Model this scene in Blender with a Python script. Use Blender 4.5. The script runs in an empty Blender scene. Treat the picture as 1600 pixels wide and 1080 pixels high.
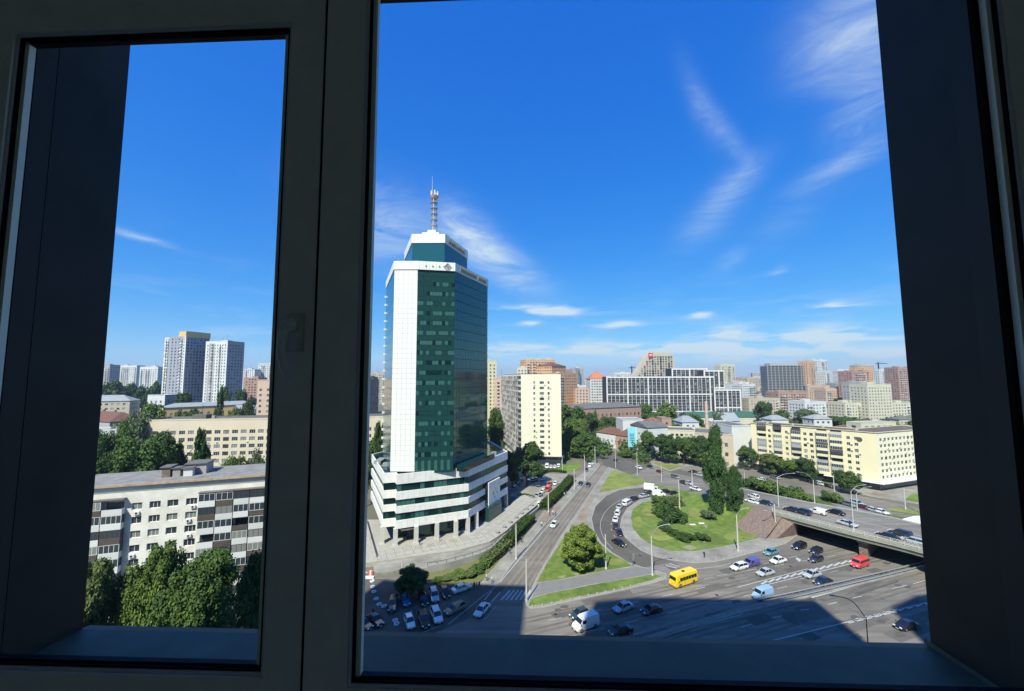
import bpy, bmesh, math, random
import numpy as np
from mathutils import Vector, Matrix
from mathutils.geometry import tessellate_polygon
random.seed(7); np.random.seed(7)
R = math.radians
scene = bpy.context.scene
COL = scene.collection

# ------------------------------------------------------------------ camera, world, sun, exposure
W_, H_, F_ = 1600.0, 1080.0, 611.0
CAMZ = 48.0
pitch = math.atan(50.0 / F_)
roll = 0.0034
_f = Vector((0, math.cos(pitch), math.sin(pitch)))
_u0 = Vector((0, -math.sin(pitch), math.cos(pitch)))
_r0 = Vector((1, 0, 0))
_r = _r0 * math.cos(roll) - _u0 * math.sin(roll)
_u = _u0 * math.cos(roll) + _r0 * math.sin(roll)
cd = bpy.data.cameras.new("camera"); cam = bpy.data.objects.new("camera", cd); COL.objects.link(cam)
cd.sensor_width = 36.0; cd.lens = F_ / W_ * 36.0
cd.clip_start = 0.05; cd.clip_end = 20000
mw = Matrix.Identity(4)
for i in range(3):
    mw[i][0] = _r[i]; mw[i][1] = _u[i]; mw[i][2] = -_f[i]
mw[0][3], mw[1][3], mw[2][3] = 0, 0, CAMZ
cam.matrix_world = mw
scene.camera = cam

def ray(px, py):
    return _f + _r * ((px - W_ / 2) / F_) + _u * ((H_ / 2 - py) / F_)
def G(px, py, z=0.0):
    """place on the level z that is seen at a point of the photograph"""
    d = ray(px, py); t = (z - CAMZ) / d.z
    return Vector((d.x * t, d.y * t, z))
def P(px, py, dep):
    d = ray(px, py); t = dep / d.y
    return Vector((d.x * t, dep, CAMZ + d.z * t))
def ZT(px, py, dep):
    return P(px, py, dep).z

SUN_AZ, SUN_EL = R(22.7), R(50)
Ldir = Vector((math.sin(SUN_AZ) * math.cos(SUN_EL), math.cos(SUN_AZ) * math.cos(SUN_EL), -math.sin(SUN_EL)))
sd = bpy.data.lights.new("sun", 'SUN'); so = bpy.data.objects.new("sun", sd); COL.objects.link(so)
sd.energy = 5.0; sd.angle = R(0.53); sd.color = (1.0, 0.945, 0.85)
so.rotation_mode = 'QUATERNION'; so.rotation_quaternion = Ldir.to_track_quat('-Z', 'Y')
so.location = (-60, -160, 260)

world = bpy.data.worlds.new("World"); scene.world = world; world.use_nodes = True
wn = world.node_tree.nodes; wl = world.node_tree.links; wn.clear()
w_out = wn.new('ShaderNodeOutputWorld'); w_bg = wn.new('ShaderNodeBackground')
w_bg.inputs['Strength'].default_value = 0.085
sky = wn.new('ShaderNodeTexSky'); sky.sky_type = 'NISHITA'; sky.sun_disc = False
sky.sun_elevation = SUN_EL; sky.sun_rotation = SUN_AZ + math.pi
sky.altitude = 100; sky.air_density = 1.0; sky.dust_density = 0.25; sky.ozone_density = 3.0
def WN(t, **k):
    n = wn.new(t)
    for a, b in k.items(): setattr(n, a, b)
    return n
def wmath(op, a, b=None, clamp=False):
    n = WN('ShaderNodeMath', operation=op); n.use_clamp = clamp
    for i, v in enumerate((a, b)):
        if v is None: continue
        if isinstance(v, (int, float)): n.inputs[i].default_value = v
        else: wl.new(v, n.inputs[i])
    return n.outputs[0]
hs = WN('ShaderNodeHueSaturation'); hs.inputs['Saturation'].default_value = 1.32; hs.inputs['Hue'].default_value = 0.503
hs.inputs['Value'].default_value = 1.0
wl.new(sky.outputs[0], hs.inputs['Color'])
# colour response of the phone camera: the same curve over the whole sky, deeper blue and less glare at the horizon
_sp = WN('ShaderNodeSeparateColor'); wl.new(hs.outputs[0], _sp.inputs[0]); _cb = WN('ShaderNodeCombineColor')
for _i, (_a, _g) in enumerate(((.56, 1.04), (1.46, .70), (4.45, .34))):
    wl.new(wmath('MULTIPLY', wmath('POWER', wmath('MAXIMUM', _sp.outputs[_i], .0001), _g), _a), _cb.inputs[_i])
tc = WN('ShaderNodeTexCoord'); sep = WN('ShaderNodeSeparateXYZ'); wl.new(tc.outputs['Generated'], sep.inputs[0])
az = wmath('ARCTAN2', sep.outputs[0], sep.outputs[1]); el = wmath('ARCSINE', sep.outputs[2])
comb = WN('ShaderNodeCombineXYZ'); wl.new(az, comb.inputs[0]); wl.new(el, comb.inputs[1])
def wnoise(sx, sy, scale, detail, dist, rot=0.0, rough=0.55):
    mp = WN('ShaderNodeMapping'); mp.inputs['Scale'].default_value = (sx, sy, 1); mp.inputs['Rotation'].default_value = (0, 0, rot)
    wl.new(comb.outputs[0], mp.inputs[0])
    nz = WN('ShaderNodeTexNoise'); nz.inputs['Scale'].default_value = scale; nz.inputs['Detail'].default_value = detail
    nz.inputs['Roughness'].default_value = rough; nz.inputs['Distortion'].default_value = dist
    wl.new(mp.outputs[0], nz.inputs['Vector']); return nz.outputs['Fac']
wisp = wnoise(1.0, 3.6, 3.6, 15, 1.9, rot=0.95, rough=0.70)
flat = wnoise(1.0, 5.0, 7.0, 7, 0.3)
def azel(px, py):
    d = ray(px, py).normalized()
    return math.atan2(d.x, d.y), math.asin(d.z)
def cloud(px, py, wpx, hpx, tilt, strength, tex, sharp=0.42):
    a0, e0 = azel(px, py); a1, _ = azel(px + wpx, py); _, e1 = azel(px, py - hpx)
    sa, se = max(abs(a1 - a0), 1e-3), max(abs(e1 - e0), 1e-3)
    da = wmath('SUBTRACT', az, a0); de = wmath('SUBTRACT', el, e0)
    c, s = math.cos(R(tilt)), math.sin(R(tilt))
    u = wmath('ADD', wmath('MULTIPLY', da, c / sa), wmath('MULTIPLY', de, s / sa))
    v = wmath('ADD', wmath('MULTIPLY', da, -s / se), wmath('MULTIPLY', de, c / se))
    r2 = wmath('ADD', wmath('MULTIPLY', u, u), wmath('MULTIPLY', v, v))
    g = wmath('EXPONENT', wmath('MULTIPLY', r2, -1.0))
    t = wmath('MULTIPLY', wmath('SUBTRACT', tex, sharp - (0.17 if tex is wisp else 0.02)), 2.2 if tex is wisp else 3.6, clamp=True)
    m = wmath('MULTIPLY', wmath('MULTIPLY', g, t), strength * (0.78 if tex is wisp else 1.8))
    return m
CL = [ # clouds seen in the photograph: place, half widths, tilt, strength, texture
 (1095,165,16,70,24,.36,wisp),(1140,215,14,60,30,.34,wisp),(1150,285,50,22,34,.55,wisp),(1105,345,55,28,38,.36,wisp),
 (1310,60,85,75,-10,.75,wisp),(1350,170,60,70,0,.48,wisp),(1310,262,70,16,14,.55,wisp),(1395,40,70,80,0,.5,wisp),
 (1240,330,70,30,38,.18,wisp),(1140,408,26,14,30,.30,wisp),
 (610,345,95,50,-12,.62,wisp),(740,375,55,30,-38,1.2,wisp),(795,420,62,26,-30,.75,wisp),(590,380,70,40,0,.4,wisp),
 (858,485,62,7,-2,1.35,flat),(962,507,36,5,-2,1.2,flat),(832,505,16,4,0,1.1,flat),(1092,491,20,5,0,1.2,flat),
 (1298,480,50,7,0,1.5,flat),(1408,493,18,5,0,1.1,flat),(1218,422,14,8,20,.25,flat),
 (1060,547,130,8,0,1.3,flat),(1180,536,170,15,2,1.2,flat),(900,546,100,8,0,1.1,flat),(1300,526,100,12,3,1.0,flat),(770,546,70,9,0,.9,flat),(1120,520,60,8,4,.7,flat),(1230,555,160,10,0,1.0,flat),(1340,550,80,12,0,.9,flat),
 (230,375,60,6,-8,.32,flat)]
tot = None
for c in CL:
    m = cloud(*c); tot = m if tot is None else wmath('ADD', tot, m)
# the same thin cloud carries on round the rest of the sky, low over the horizon
low = wmath('MULTIPLY', wmath('SUBTRACT', flat, 0.5, clamp=True), wmath('EXPONENT', wmath('MULTIPLY', wmath('ABSOLUTE', wmath('SUBTRACT', el, 0.10)), -14.0)))
tot = wmath('ADD', tot, wmath('MULTIPLY', low, 1.3), clamp=True)
tot = wmath('MINIMUM', tot, 0.85)
mix = WN('ShaderNodeMixRGB'); wl.new(tot, mix.inputs[0]); wl.new(_cb.outputs[0], mix.inputs[1]); mix.inputs[2].default_value = (6.2, 7.0, 7.9, 1)
wl.new(mix.outputs[0], w_bg.inputs['Color']); wl.new(w_bg.outputs[0], w_out.inputs[0])

vs = scene.view_settings
vs.view_transform = 'Standard'; vs.look = 'None'; vs.exposure = 0.6; vs.gamma = 1.0; vs.use_curve_mapping = False
scene.render.film_transparent = False
scene.cycles.max_bounces = 9; scene.cycles.diffuse_bounces = 7; scene.cycles.glossy_bounces = 3
scene.cycles.transparent_max_bounces = 12; scene.cycles.transmission_bounces = 2
scene.cycles.use_denoising = True
scene.cycles.sample_clamp_indirect = 6

# ------------------------------------------------------------------ helpers
MATS = {}
def mat(name, col, rough=0.8, streak=None, var=0.0, scale=1.0, bump=0.0, metal=0.0, spec=0.3, col2=None, detail=6, island=0.0, objcol=False, coat=0.0, bdist=0.02, scale2=None):
    if name in MATS: return MATS[name]
    m = bpy.data.materials.new(name); m.use_nodes = True; MATS[name] = m
    nt = m.node_tree; N = nt.nodes; L = nt.links
    b = N['Principled BSDF']; b.inputs['Roughness'].default_value = rough; b.inputs['Metallic'].default_value = metal
    b.inputs['Specular IOR Level'].default_value = spec; b.inputs['Coat Weight'].default_value = coat
    b.inputs['Base Color'].default_value = (*col, 1)
    src = None
    if objcol:
        oi = N.new('ShaderNodeObjectInfo'); src = oi.outputs['Color']
    if var or bump or col2:
        t = N.new('ShaderNodeTexCoord'); nz = N.new('ShaderNodeTexNoise'); nz.inputs['Scale'].default_value = scale
        nz.inputs['Detail'].default_value = detail; nz.inputs['Roughness'].default_value = 0.6
        L.new(t.outputs['Object'], nz.inputs['Vector'])
        if var or col2:
            rp = N.new('ShaderNodeMapRange'); rp.inputs['From Min'].default_value = 0.32; rp.inputs['From Max'].default_value = 0.68
            L.new(nz.outputs['Fac'], rp.inputs['Value'])
            mx = N.new('ShaderNodeMixRGB'); L.new(rp.outputs[0], mx.inputs[0])
            if src: 
                mu = N.new('ShaderNodeMixRGB'); mu.blend_type = 'MULTIPLY'; mu.inputs[0].default_value = 1; mu.inputs[2].default_value = (1 - var,) * 3 + (1,)
                L.new(src, mu.inputs[1]); L.new(mu.outputs[0], mx.inputs[1]); L.new(src, mx.inputs[2])
            else:
                c2 = col2 or tuple(c * (1 - var) for c in col)
                mx.inputs[1].default_value = (*c2, 1); mx.inputs[2].default_value = (*col, 1)
            src = mx.outputs[0]
            if streak is not None:   # wear drawn out along the lanes
                mp = N.new('ShaderNodeMapping'); mp.inputs['Rotation'].default_value = (0, 0, -streak); mp.inputs['Scale'].default_value = (.018, .55, 1)
                mp.vector_type = 'POINT'; L.new(t.outputs['Object'], mp.inputs[0]); n3 = N.new('ShaderNodeTexNoise'); n3.inputs['Scale'].default_value = 1.6; n3.inputs['Detail'].default_value = 5
                L.new(mp.outputs[0], n3.inputs['Vector']); r3 = N.new('ShaderNodeMapRange'); r3.inputs['From Min'].default_value = .33; r3.inputs['From Max'].default_value = .67; r3.inputs['To Min'].default_value = .80; r3.inputs['To Max'].default_value = 1.14
                L.new(n3.outputs['Fac'], r3.inputs['Value']); m3 = N.new('ShaderNodeMixRGB'); m3.blend_type = 'MULTIPLY'; m3.inputs[0].default_value = 1
                L.new(src, m3.inputs[1]); L.new(r3.outputs[0], m3.inputs[2]); src = m3.outputs[0]
            if scale2:
                n2 = N.new('ShaderNodeTexNoise'); n2.inputs['Scale'].default_value = scale2; n2.inputs['Detail'].default_value = 3
                L.new(t.outputs['Object'], n2.inputs['Vector'])
                r2 = N.new('ShaderNodeMapRange'); r2.inputs['From Min'].default_value = .3; r2.inputs['From Max'].default_value = .7
                r2.inputs['To Min'].default_value = .72; r2.inputs['To Max'].default_value = 1.12
                L.new(n2.outputs['Fac'], r2.inputs['Value'])
                m2 = N.new('ShaderNodeMixRGB'); m2.blend_type = 'MULTIPLY'; m2.inputs[0].default_value = 1
                L.new(src, m2.inputs[1]); L.new(r2.outputs[0], m2.inputs[2]); src = m2.outputs[0]
        if bump:
            bp = N.new('ShaderNodeBump'); bp.inputs['Strength'].default_value = bump; bp.inputs['Distance'].default_value = bdist
            L.new(nz.outputs['Fac'], bp.inputs['Height']); L.new(bp.outputs[0], b.inputs['Normal'])
    if island:
        g = N.new('ShaderNodeNewGeometry'); r = N.new('ShaderNodeMapRange')
        r.inputs['To Min'].default_value = 1 - island; r.inputs['To Max'].default_value = 1 + island
        L.new(g.outputs['Random Per Island'], r.inputs['Value'])
        mm = N.new('ShaderNodeMixRGB'); mm.blend_type = 'MULTIPLY'; mm.inputs[0].default_value = 1
        if src: L.new(src, mm.inputs[1])
        else: mm.inputs[1].default_value = (*col, 1)
        L.new(r.outputs[0], mm.inputs[2]); src = mm.outputs[0]
    if src: L.new(src, b.inputs['Base Color'])
    return m

class MB:
    def __init__(s): s.v = []; s.f = []; s.m = []
    def add(s, pts, faces, m=0):
        o = len(s.v); s.v.extend([tuple(p) for p in pts]); s.f.extend([tuple(i + o for i in f) for f in faces]); s.m.extend([m] * len(faces))
    def quad(s, a, b, c, d, m=0): s.add([a, b, c, d], [(0, 1, 2, 3)], m)
    def box(s, x0, x1, y0, y1, z0, z1, m=0):
        s.add([(x0,y0,z0),(x1,y0,z0),(x1,y1,z0),(x0,y1,z0),(x0,y0,z1),(x1,y0,z1),(x1,y1,z1),(x0,y1,z1)],
              [(0,3,2,1),(4,5,6,7),(0,1,5,4),(1,2,6,5),(2,3,7,6),(3,0,4,7)], m)
    def obox(s, A, u, n, a0, a1, b0, b1, z0, z1, m=0):
        """box in a facade's own frame: along u from A, out along n"""
        def q(a, b, z): return (A[0] + u[0]*a + n[0]*b, A[1] + u[1]*a + n[1]*b, z)
        s.add([q(a0,b0,z0),q(a1,b0,z0),q(a1,b1,z0),q(a0,b1,z0),q(a0,b0,z1),q(a1,b0,z1),q(a1,b1,z1),q(a0,b1,z1)],
              [(0,3,2,1),(4,5,6,7),(0,1,5,4),(1,2,6,5),(2,3,7,6),(3,0,4,7)], m)
    def prism(s, poly, z0, z1, m=0, side=None, bottom=False):
        poly = [(p[0], p[1]) for p in poly]
        ar = sum(poly[i][0]*poly[(i+1) % len(poly)][1] - poly[(i+1) % len(poly)][0]*poly[i][1] for i in range(len(poly)))
        if ar < 0: poly = poly[::-1]
        n = len(poly); tris = tessellate_polygon([[Vector((p[0], p[1], 0)) for p in poly]])
        top = []
        for t in tris:
            a, b, c = (poly[i] for i in t)
            if (b[0]-a[0])*(c[1]-a[1]) - (b[1]-a[1])*(c[0]-a[0]) < 0: t = t[::-1]
            top.append(tuple(t))
        s.add([(p[0], p[1], z1) for p in poly], top, m)
        if bottom: s.add([(p[0], p[1], z0) for p in poly], [t[::-1] for t in top], m)
        if z1 > z0:
            for i in range(n):
                a, b = poly[i], poly[(i+1) % n]
                s.quad((a[0],a[1],z0),(b[0],b[1],z0),(b[0],b[1],z1),(a[0],a[1],z1), m if side is None else side)
    def cyl(s, p0, p1, r0, r1=None, n=8, m=0, cap=True):
        if r1 is None: r1 = r0
        p0, p1 = Vector(p0), Vector(p1); d = (p1 - p0)
        if d.length < 1e-6: return
        q = d.to_track_quat('Z', 'Y'); pts = []
        for (p, r) in ((p0, r0), (p1, r1)):
            for i in range(n):
                a = 2*math.pi*i/n; pts.append(p + q @ Vector((math.cos(a)*r, math.sin(a)*r, 0)))
        fs = [(i, (i+1) % n, n+(i+1) % n, n+i) for i in range(n)]
        if cap: fs += [tuple(range(n))[::-1], tuple(range(n, 2*n))]
        s.add(pts, fs, m)
    def strip(s, L_, R_, m=0):
        for i in range(len(L_) - 1): s.quad(L_[i], R_[i], R_[i+1], L_[i+1], m)
    def mesh(s, name, mats, smooth=False):
        me = bpy.data.meshes.new(name); me.from_pydata(s.v, [], s.f)
        for mm in mats: me.materials.append(mm)
        if len(mats) > 1: me.polygons.foreach_set('material_index', s.m)
        if smooth: me.polygons.foreach_set('use_smooth', [True]*len(s.f))
        me.update(); return me
    def build(s, name, mats, parent=None, smooth=False, **k):
        if not isinstance(mats, (list, tuple)): mats = [mats]
        return link(name, s.mesh(name, mats, smooth), parent, **k)
def link(name, me, parent=None, loc=None, rz=None, **k):
    o = bpy.data.objects.new(name, me); COL.objects.link(o)
    if parent: o.parent = parent
    if loc is not None: o.location = loc
    if rz is not None: o.rotation_euler = (0, 0, rz)
    tag(o, **k); return o
def tag(o, label=None, cat=None, group=None, kind=None):
    if label: o['label'] = label
    if cat: o['category'] = cat
    if group: o['group'] = group
    if kind: o['kind'] = kind
    return o
def thing(name, label, cat, loc=(0, 0, 0), rz=0.0, group=None):
    o = bpy.data.objects.new(name, None); COL.objects.link(o); o.location = loc; o.rotation_euler = (0, 0, rz)
    o.empty_display_size = 0.3
    return tag(o, label, cat, group)
def copy_tree(o, parent=None, kids=None):
    c = o.copy(); COL.objects.link(c)
    if parent: c.parent = parent
    for ch in (KIDS.get(o.name) or []):
        copy_tree(ch, c)
    return c
KIDS = {}
def kids_of(root):
    for o in bpy.data.objects:
        if o.parent: KIDS.setdefault(o.parent.name, [])
    for o in bpy.data.objects:
        if o.parent and o not in KIDS[o.parent.name]: KIDS[o.parent.name].append(o)
def spl(pts, n=6, closed=False):
    """smooth curve through points"""
    pts = [Vector(p) for p in pts]; out = []; N = len(pts)
    rng = range(N if closed else N-1)
    for i in rng:
        p0 = pts[(i-1) % N] if (closed or i > 0) else pts[0]*2 - pts[1]
        p1 = pts[i]; p2 = pts[(i+1) % N]
        p3 = pts[(i+2) % N] if (closed or i+2 < N) else pts[-1]*2 - pts[-2]
        for k in range(n):
            t = k/n
            out.append(0.5*((2*p1) + (p2-p0)*t + (2*p0-5*p1+4*p2-p3)*t*t + (3*p1-p0-3*p2+p3)*t**3))
    if not closed: out.append(pts[-1])
    return out
def GP(pts, z=0.0): return [G(p[0], p[1], z) for p in pts]
def offset(line, d):
    out = []
    for i, p in enumerate(line):
        a = line[max(0, i-1)]; b = line[min(len(line)-1, i+1)]
        t = (b - a); t = Vector((t.x, t.y, 0)).normalized(); out.append(p + Vector((t.y, -t.x, 0))*d)
    return out
def ribbon(mb, line, w, z=None, m=0, shift=0.0):
    if z is not None: line = [Vector((p[0], p[1], z)) for p in line]
    mb.strip(offset(line, shift - w/2), offset(line, shift + w/2), m)
def along(line, step, start=0.0):
    """points spaced along a polyline with their headings"""
    out = []; d = start; acc = 0
    for a, b in zip(line, line[1:]):
        L = (b-a).length
        while d <= acc + L and L > 0:
            t = (d-acc)/L; out.append((a.lerp(b, t), math.atan2((b-a).y, (b-a).x))); d += step
        acc += L
    return out
def terrain(x, y):
    d = math.hypot(x, y)
    t = min(1, max(0, (d - 420) / 1400)); t = t*t*(3-2*t)
    k = 0.55 + 0.45*min(1, max(0, (x + 100)/300))
    return 30*t*k
# ------------------------------------------------------------------ the room, its window and the hotel round it
TH = R(2.2)
def WLo(px, py, yl):
    d = ray(px, py); x = d.x*math.cos(TH) - d.y*math.sin(TH); y = d.x*math.sin(TH) + d.y*math.cos(TH)
    t = yl / y; return x*t, d.z*t
m_pvc = mat('frame_pvc', (.90,.88,.74), .4, spec=.4, var=.10, scale=14, detail=10)
m_bead = mat('bead_pvc', (.66,.68,.68), .3)
m_black = mat('black_rubber', (.004,.004,.006), .7)
m_space = mat('spacer_metal', (.90,.88,.72), .5)
m_room = mat('room_wall', (.86,.82,.72), .9)
m_clad = mat('dark_cladding', (.040,.034,.026), .6, var=.45, scale=5, detail=10)
m_sill = mat('sill_metal', (.17,.135,.085), .55, var=.3, scale=9, detail=12, spec=.3, scale2=2.5)
m_glass = bpy.data.materials.new('clear_glass'); m_glass.use_nodes = True
_n = m_glass.node_tree; _n.nodes.clear(); _t = _n.nodes.new('ShaderNodeBsdfTransparent'); _o = _n.nodes.new('ShaderNodeOutputMaterial')
_t.inputs[0].default_value = (.97,.985,.975,1); _n.links.new(_t.outputs[0], _o.inputs[0])
EYE = (0, 0, CAMZ)
win = thing('window', 'white plastic room window with a narrow opening sash beside one wide fixed pane', 'window', EYE, -TH)
# measured edges of the frame, in the window's own plane
sx0 = WLo(24, 60, .8)[0]; sx1 = WLo(457, 60, .8)[0]; sz1 = WLo(250, 44, .8)[1]; sz0 = WLo(250, 1054, .8)[1]
gap = WLo(490, 535, .8)[0]
fx0 = WLo(573, 0, .8)[0]; fx1 = WLo(1566, 0, .8)[0]; fz1 = WLo(1000, -44, .8)[1]; fz0 = WLo(1000, 1088, .8)[1]
OX0, OX1, OZ0, OZ1 = sx0 - .15, fx1 + .11, sz0 - .14, fz1 + .12
def ring(mb, hx0, hx1, hz0, hz1, w, y0, y1, m=0):
    mb.box(hx0-w, hx0, y0, y1, hz0-w, hz1+w, m); mb.box(hx1, hx1+w, y0, y1, hz0-w, hz1+w, m)
    mb.box(hx0, hx1, y0, y1, hz1, hz1+w, m); mb.box(hx0, hx1, y0, y1, hz0-w, hz0, m)
def frame_piece(name, x0, x1, z0, z1, holes, y0, y1, par, ma):
    mb = MB(); hx0, hx1, hz0, hz1 = holes
    mb.box(x0, hx0, y0, y1, z0, z1); mb.box(hx1, x1, y0, y1, z0, z1); mb.box(hx0, hx1, y0, y1, hz1, z1); mb.box(hx0, hx1, y0, y1, z0, hz0)
    return mb.build(name, ma, par)
fr = frame_piece('frame', gap + .004, OX1, OZ0, OZ1, (fx0, fx1, fz0, fz1), .80, .826, win, m_pvc)
frame_piece('frame', gap + .006, OX1, OZ0, OZ1, (fx0-.03, WLo(1414, 535, 1.03)[0], fz0-.04, fz1+.02), .826, .868, win, mat('outer_frame_dark', (.040,.034,.026), .6))
mb = MB(); mb.box(OX0-.02, WLo(166, 535, 1.03)[0], .8262, .8448, OZ0+.02, OZ1-.02); mb.build('frame', mat('outer_frame_dark', (.040,.034,.026), .6), win)
mb = MB(); mb.box(OX0 - .05, OX0, .80, .868, OZ0, OZ1); mb.box(OX0 - .05, gap + .004, .845, .868, OZ0, sz0 - .03); mb.box(OX0 - .05, gap+.004, .845, .868, sz1 + .03, OZ1)
mb.box(gap - .03, gap + .004, .845, .867, sz0 - .03, sz1 + .03); mb.build('frame', m_pvc, win); mb = MB(); mb.box(OX0+.001, WLo(166, 535, 1.03)[0]-.0005, .845, .867, sz0-.03, sz1+.03)
mb.build('frame', MATS['outer_frame_dark'], win)
sash = frame_piece('sash', OX0 + .004, gap, OZ0 + .006, OZ1 - .006, (sx0, sx1, sz0, sz1), .797, .826, win, m_pvc)
def glazing(hx0, hx1, hz0, hz1, par):
    b = MB(); s = .007
    ring(b, hx0+s, hx1-s, hz0+s, hz1-s, s-.0005, .802, .812); b.build('bead', m_bead, par)
    b = MB(); ring(b, hx0+s+.005, hx1-s-.005, hz0+s+.005, hz1-s-.005, .0048, .804, .823); b.build('gasket', m_black, par)
    e = s + .0052
    b = MB(); b.box(hx0+e, hx0+e+.010, .8100, .8225, hz0+e, hz1-e); b.box(hx1-e-.010, hx1-e, .8100, .8225, hz0+e, hz1-e); b.build('spacer', m_space, par)
    b = MB(); b.box(hx0+e, hx1-e, .8100, .8225, hz0+e, hz0+e+.004); b.box(hx0+e, hx1-e, .8100, .8225, hz1-e-.006, hz1-e); b.build('gasket', m_black, par)
    b = MB(); b.box(hx0+s, hx1-s, .8055, .8085, hz0+s, hz1-s); b.build('pane', m_glass, par)
    b = MB(); b.box(hx0+s, hx1-s, .8232, .8255, hz0+s, hz1-s); b.build('pane', m_glass, par)
glazing(sx0, sx1, sz0, sz1, sash); glazing(fx0, fx1, fz0, fz1, fr)
# thin joint gasket between sash and post
b = MB(); b.box(gap, gap+.004, .799, .845, OZ0, OZ1); b.build('gasket', m_black, win)
# handle: rose, neck and a bowed lever hanging down, reaching over the glass edge
hx, hz = WLo(461, 512, .79); b = MB()
b.box(hx-.014, hx+.016, .785, .797, hz-.05, hz+.03); b.cyl((hx, .79, hz), (hx, .752, hz), .011, .010, 12); w3 = WLo(459, 503, .757); b.cyl((hx, .757, hz), (w3[0], .757, w3[1]), .0105, .0098, 12)
pts = []
for (qx, qy) in ((459,503),(449,509),(442,524),(439,545),(442,568),(451,588)):
    w3 = WLo(qx, qy, .757); pts.append((w3[0], .757, w3[1]))
pts = spl([Vector(p) for p in pts], 5)
for p, q in zip(pts, pts[1:]): b.cyl(p, q, .0075, .0075, 12)
b.cyl(pts[-1], pts[-1] + Vector((.002, 0, -.003)), .0075, .005, 12)
b.build('handle', m_pvc, win, smooth=True)

# deep outside reveal and metal sill
JX0 = WLo(166, 535, 1.03)[0]; JX1 = WLo(1414, 535, 1.03)[0]; SZ = WLo(1000, 1000, 1.03)[1]; HZ = OZ1 + .28
s = MB(); s.box(JX0-.22, JX0, .868, 1.03, SZ-.3, HZ+.3); s.build('wall', m_clad, None, kind='structure').location = EYE
bpy.data.objects['wall'].rotation_euler = (0, 0, -TH)
def local(name, mb, ma, kind='structure', smooth=False):
    o = mb.build(name, ma, None, kind=kind, smooth=smooth); o.location = EYE; o.rotation_euler = (0, 0, -TH); return o
s = MB(); s.box(JX1, JX1+.3, .868, 1.03, SZ-.3, HZ+.3); local('wall', s, m_clad)
s = MB(); s.box(JX0, JX1, .868, 1.03, HZ-.01, HZ+.3); local('wall', s, m_clad)
s = MB(); zi = SZ + .006
s.add([(JX0,.868,zi),(JX1,.868,zi),(JX1,1.024,SZ),(JX0,1.024,SZ),(JX0,1.045,SZ-.003),(JX1,1.045,SZ-.003),(JX1,1.045,SZ-.04),(JX0,1.045,SZ-.04),(JX0,.868,SZ-.04),(JX1,.868,SZ-.04)],
      [(0,1,2,3),(3,2,5,4),(4,5,6,7),(7,6,9,8)])
s.box(JX1-.006, JX1-.001, .87, 1.04, SZ, SZ+.012)
local('sill', s, m_sill)
# room shell
fl, ce = -1.75, 1.65
for nm, bx in (('floor', (-2.6, 3.2, -2.1, .80, fl-.12, fl)), ('ceiling', (-2.6, 3.2, -2.1, .80, ce, ce+.12)), ('wall', (-2.7, -2.6, -2.1, .80, fl, ce)),
               ('wall', (3.2, 3.3, -2.1, .80, fl, ce)), ('wall', (-2.7, 3.3, -2.2, -2.1, fl, ce)),
               ('wall', (-2.6, OX0-.05, .80, .92, fl, ce)), ('wall', (OX1, 3.2, .80, .92, fl, ce)), ('wall', (OX0-.05, OX1, .80, .866, fl, OZ0)), ('wall', (OX0-.05, OX1, .80, .866, OZ1, ce))):
    s = MB(); s.box(*bx); local(nm, s, m_room)

# hotel masses: their roofs are set so that the shade on the square falls where the photograph has it
HR = 115.0
LO = Vector((math.sin(SUN_AZ), math.cos(SUN_AZ), 0)) / math.tan(SUN_EL) * HR
def back(px, py): p = G(px, py, 0) - LO; return (p.x, p.y)
hotel = thing('hotel_building', 'dark clad high hotel with stepped wings that the room looks out of', 'building')
m_hot = mat('hotel_wall', (.30,.29,.27), .8, var=.15, scale=.3)
s = MB()
a = [back(540, 907), back(640, 910), back(824, 915), back(816, 993)]
pa = [(-68, a[0][1]+.3), a[1], a[2], a[3], (a[3][0]-2, a[3][1]-16), (-68, a[3][1]-16)]
s.prism(pa, 0, HR, bottom=True); s.build('wing', m_hot, hotel)
bq = [back(918, 993), back(929, 940), back(990, 921), back(1250, 923), back(1270, 936), back(1360, 1008)]
ymax = 0.80
def cut(q): return [(x, min(y, ymax - .30 - x*math.tan(TH))) for x, y in q]
pb = cut(bq) + [(bq[-1][0]-1, bq[-1][1]-8), (bq[0][0]-1, bq[-1][1]-8)]
s = MB(); s.prism(pb, CAMZ+ce+.3, HR, bottom=True); s.build('upper_storeys', m_hot, hotel)
s = MB(); c_, s_ = math.cos(TH), math.sin(TH)
def rot(x, y): return (x*c_ + y*s_, -x*s_ + y*c_)
for bx in ((-17, -2.7, -14, 1.02, 0, CAMZ+ce+.3), (3.3, 33, -14, 1.02, 0, CAMZ+ce+.3), (-2.7, 3.3, -14, 1.0, 0, CAMZ+fl-.12), (-2.7, 3.3, -14, -4.5, CAMZ+fl-.12, CAMZ+ce+.3),
           (-2.7, 3.3, -4.5, .80, CAMZ+ce+.12, CAMZ+ce+.3)):
    s.prism([rot(bx[0], bx[2]), rot(bx[1], bx[2]), rot(bx[1], bx[3]), rot(bx[0], bx[3])], bx[4], bx[5], bottom=True)
for bx in ((-2.7, JX0-.22, .92, 1.02, CAMZ+fl-.12, CAMZ+ce+.12), (JX1+.3, 3.3, .92, 1.02, CAMZ+fl-.12, CAMZ+ce+.12), (JX0-.22, JX1+.3, .868, 1.02, CAMZ+fl-.12, CAMZ+SZ-.3), (JX0-.22, JX1+.3, .868, 1.02, CAMZ+HZ+.3, CAMZ+ce+.12)):
    s.prism([rot(bx[0], bx[2]), rot(bx[1], bx[2]), rot(bx[1], bx[3]), rot(bx[0], bx[3])], bx[4], bx[5], bottom=True)
s.build('lower_storeys', m_hot, hotel)
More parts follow.
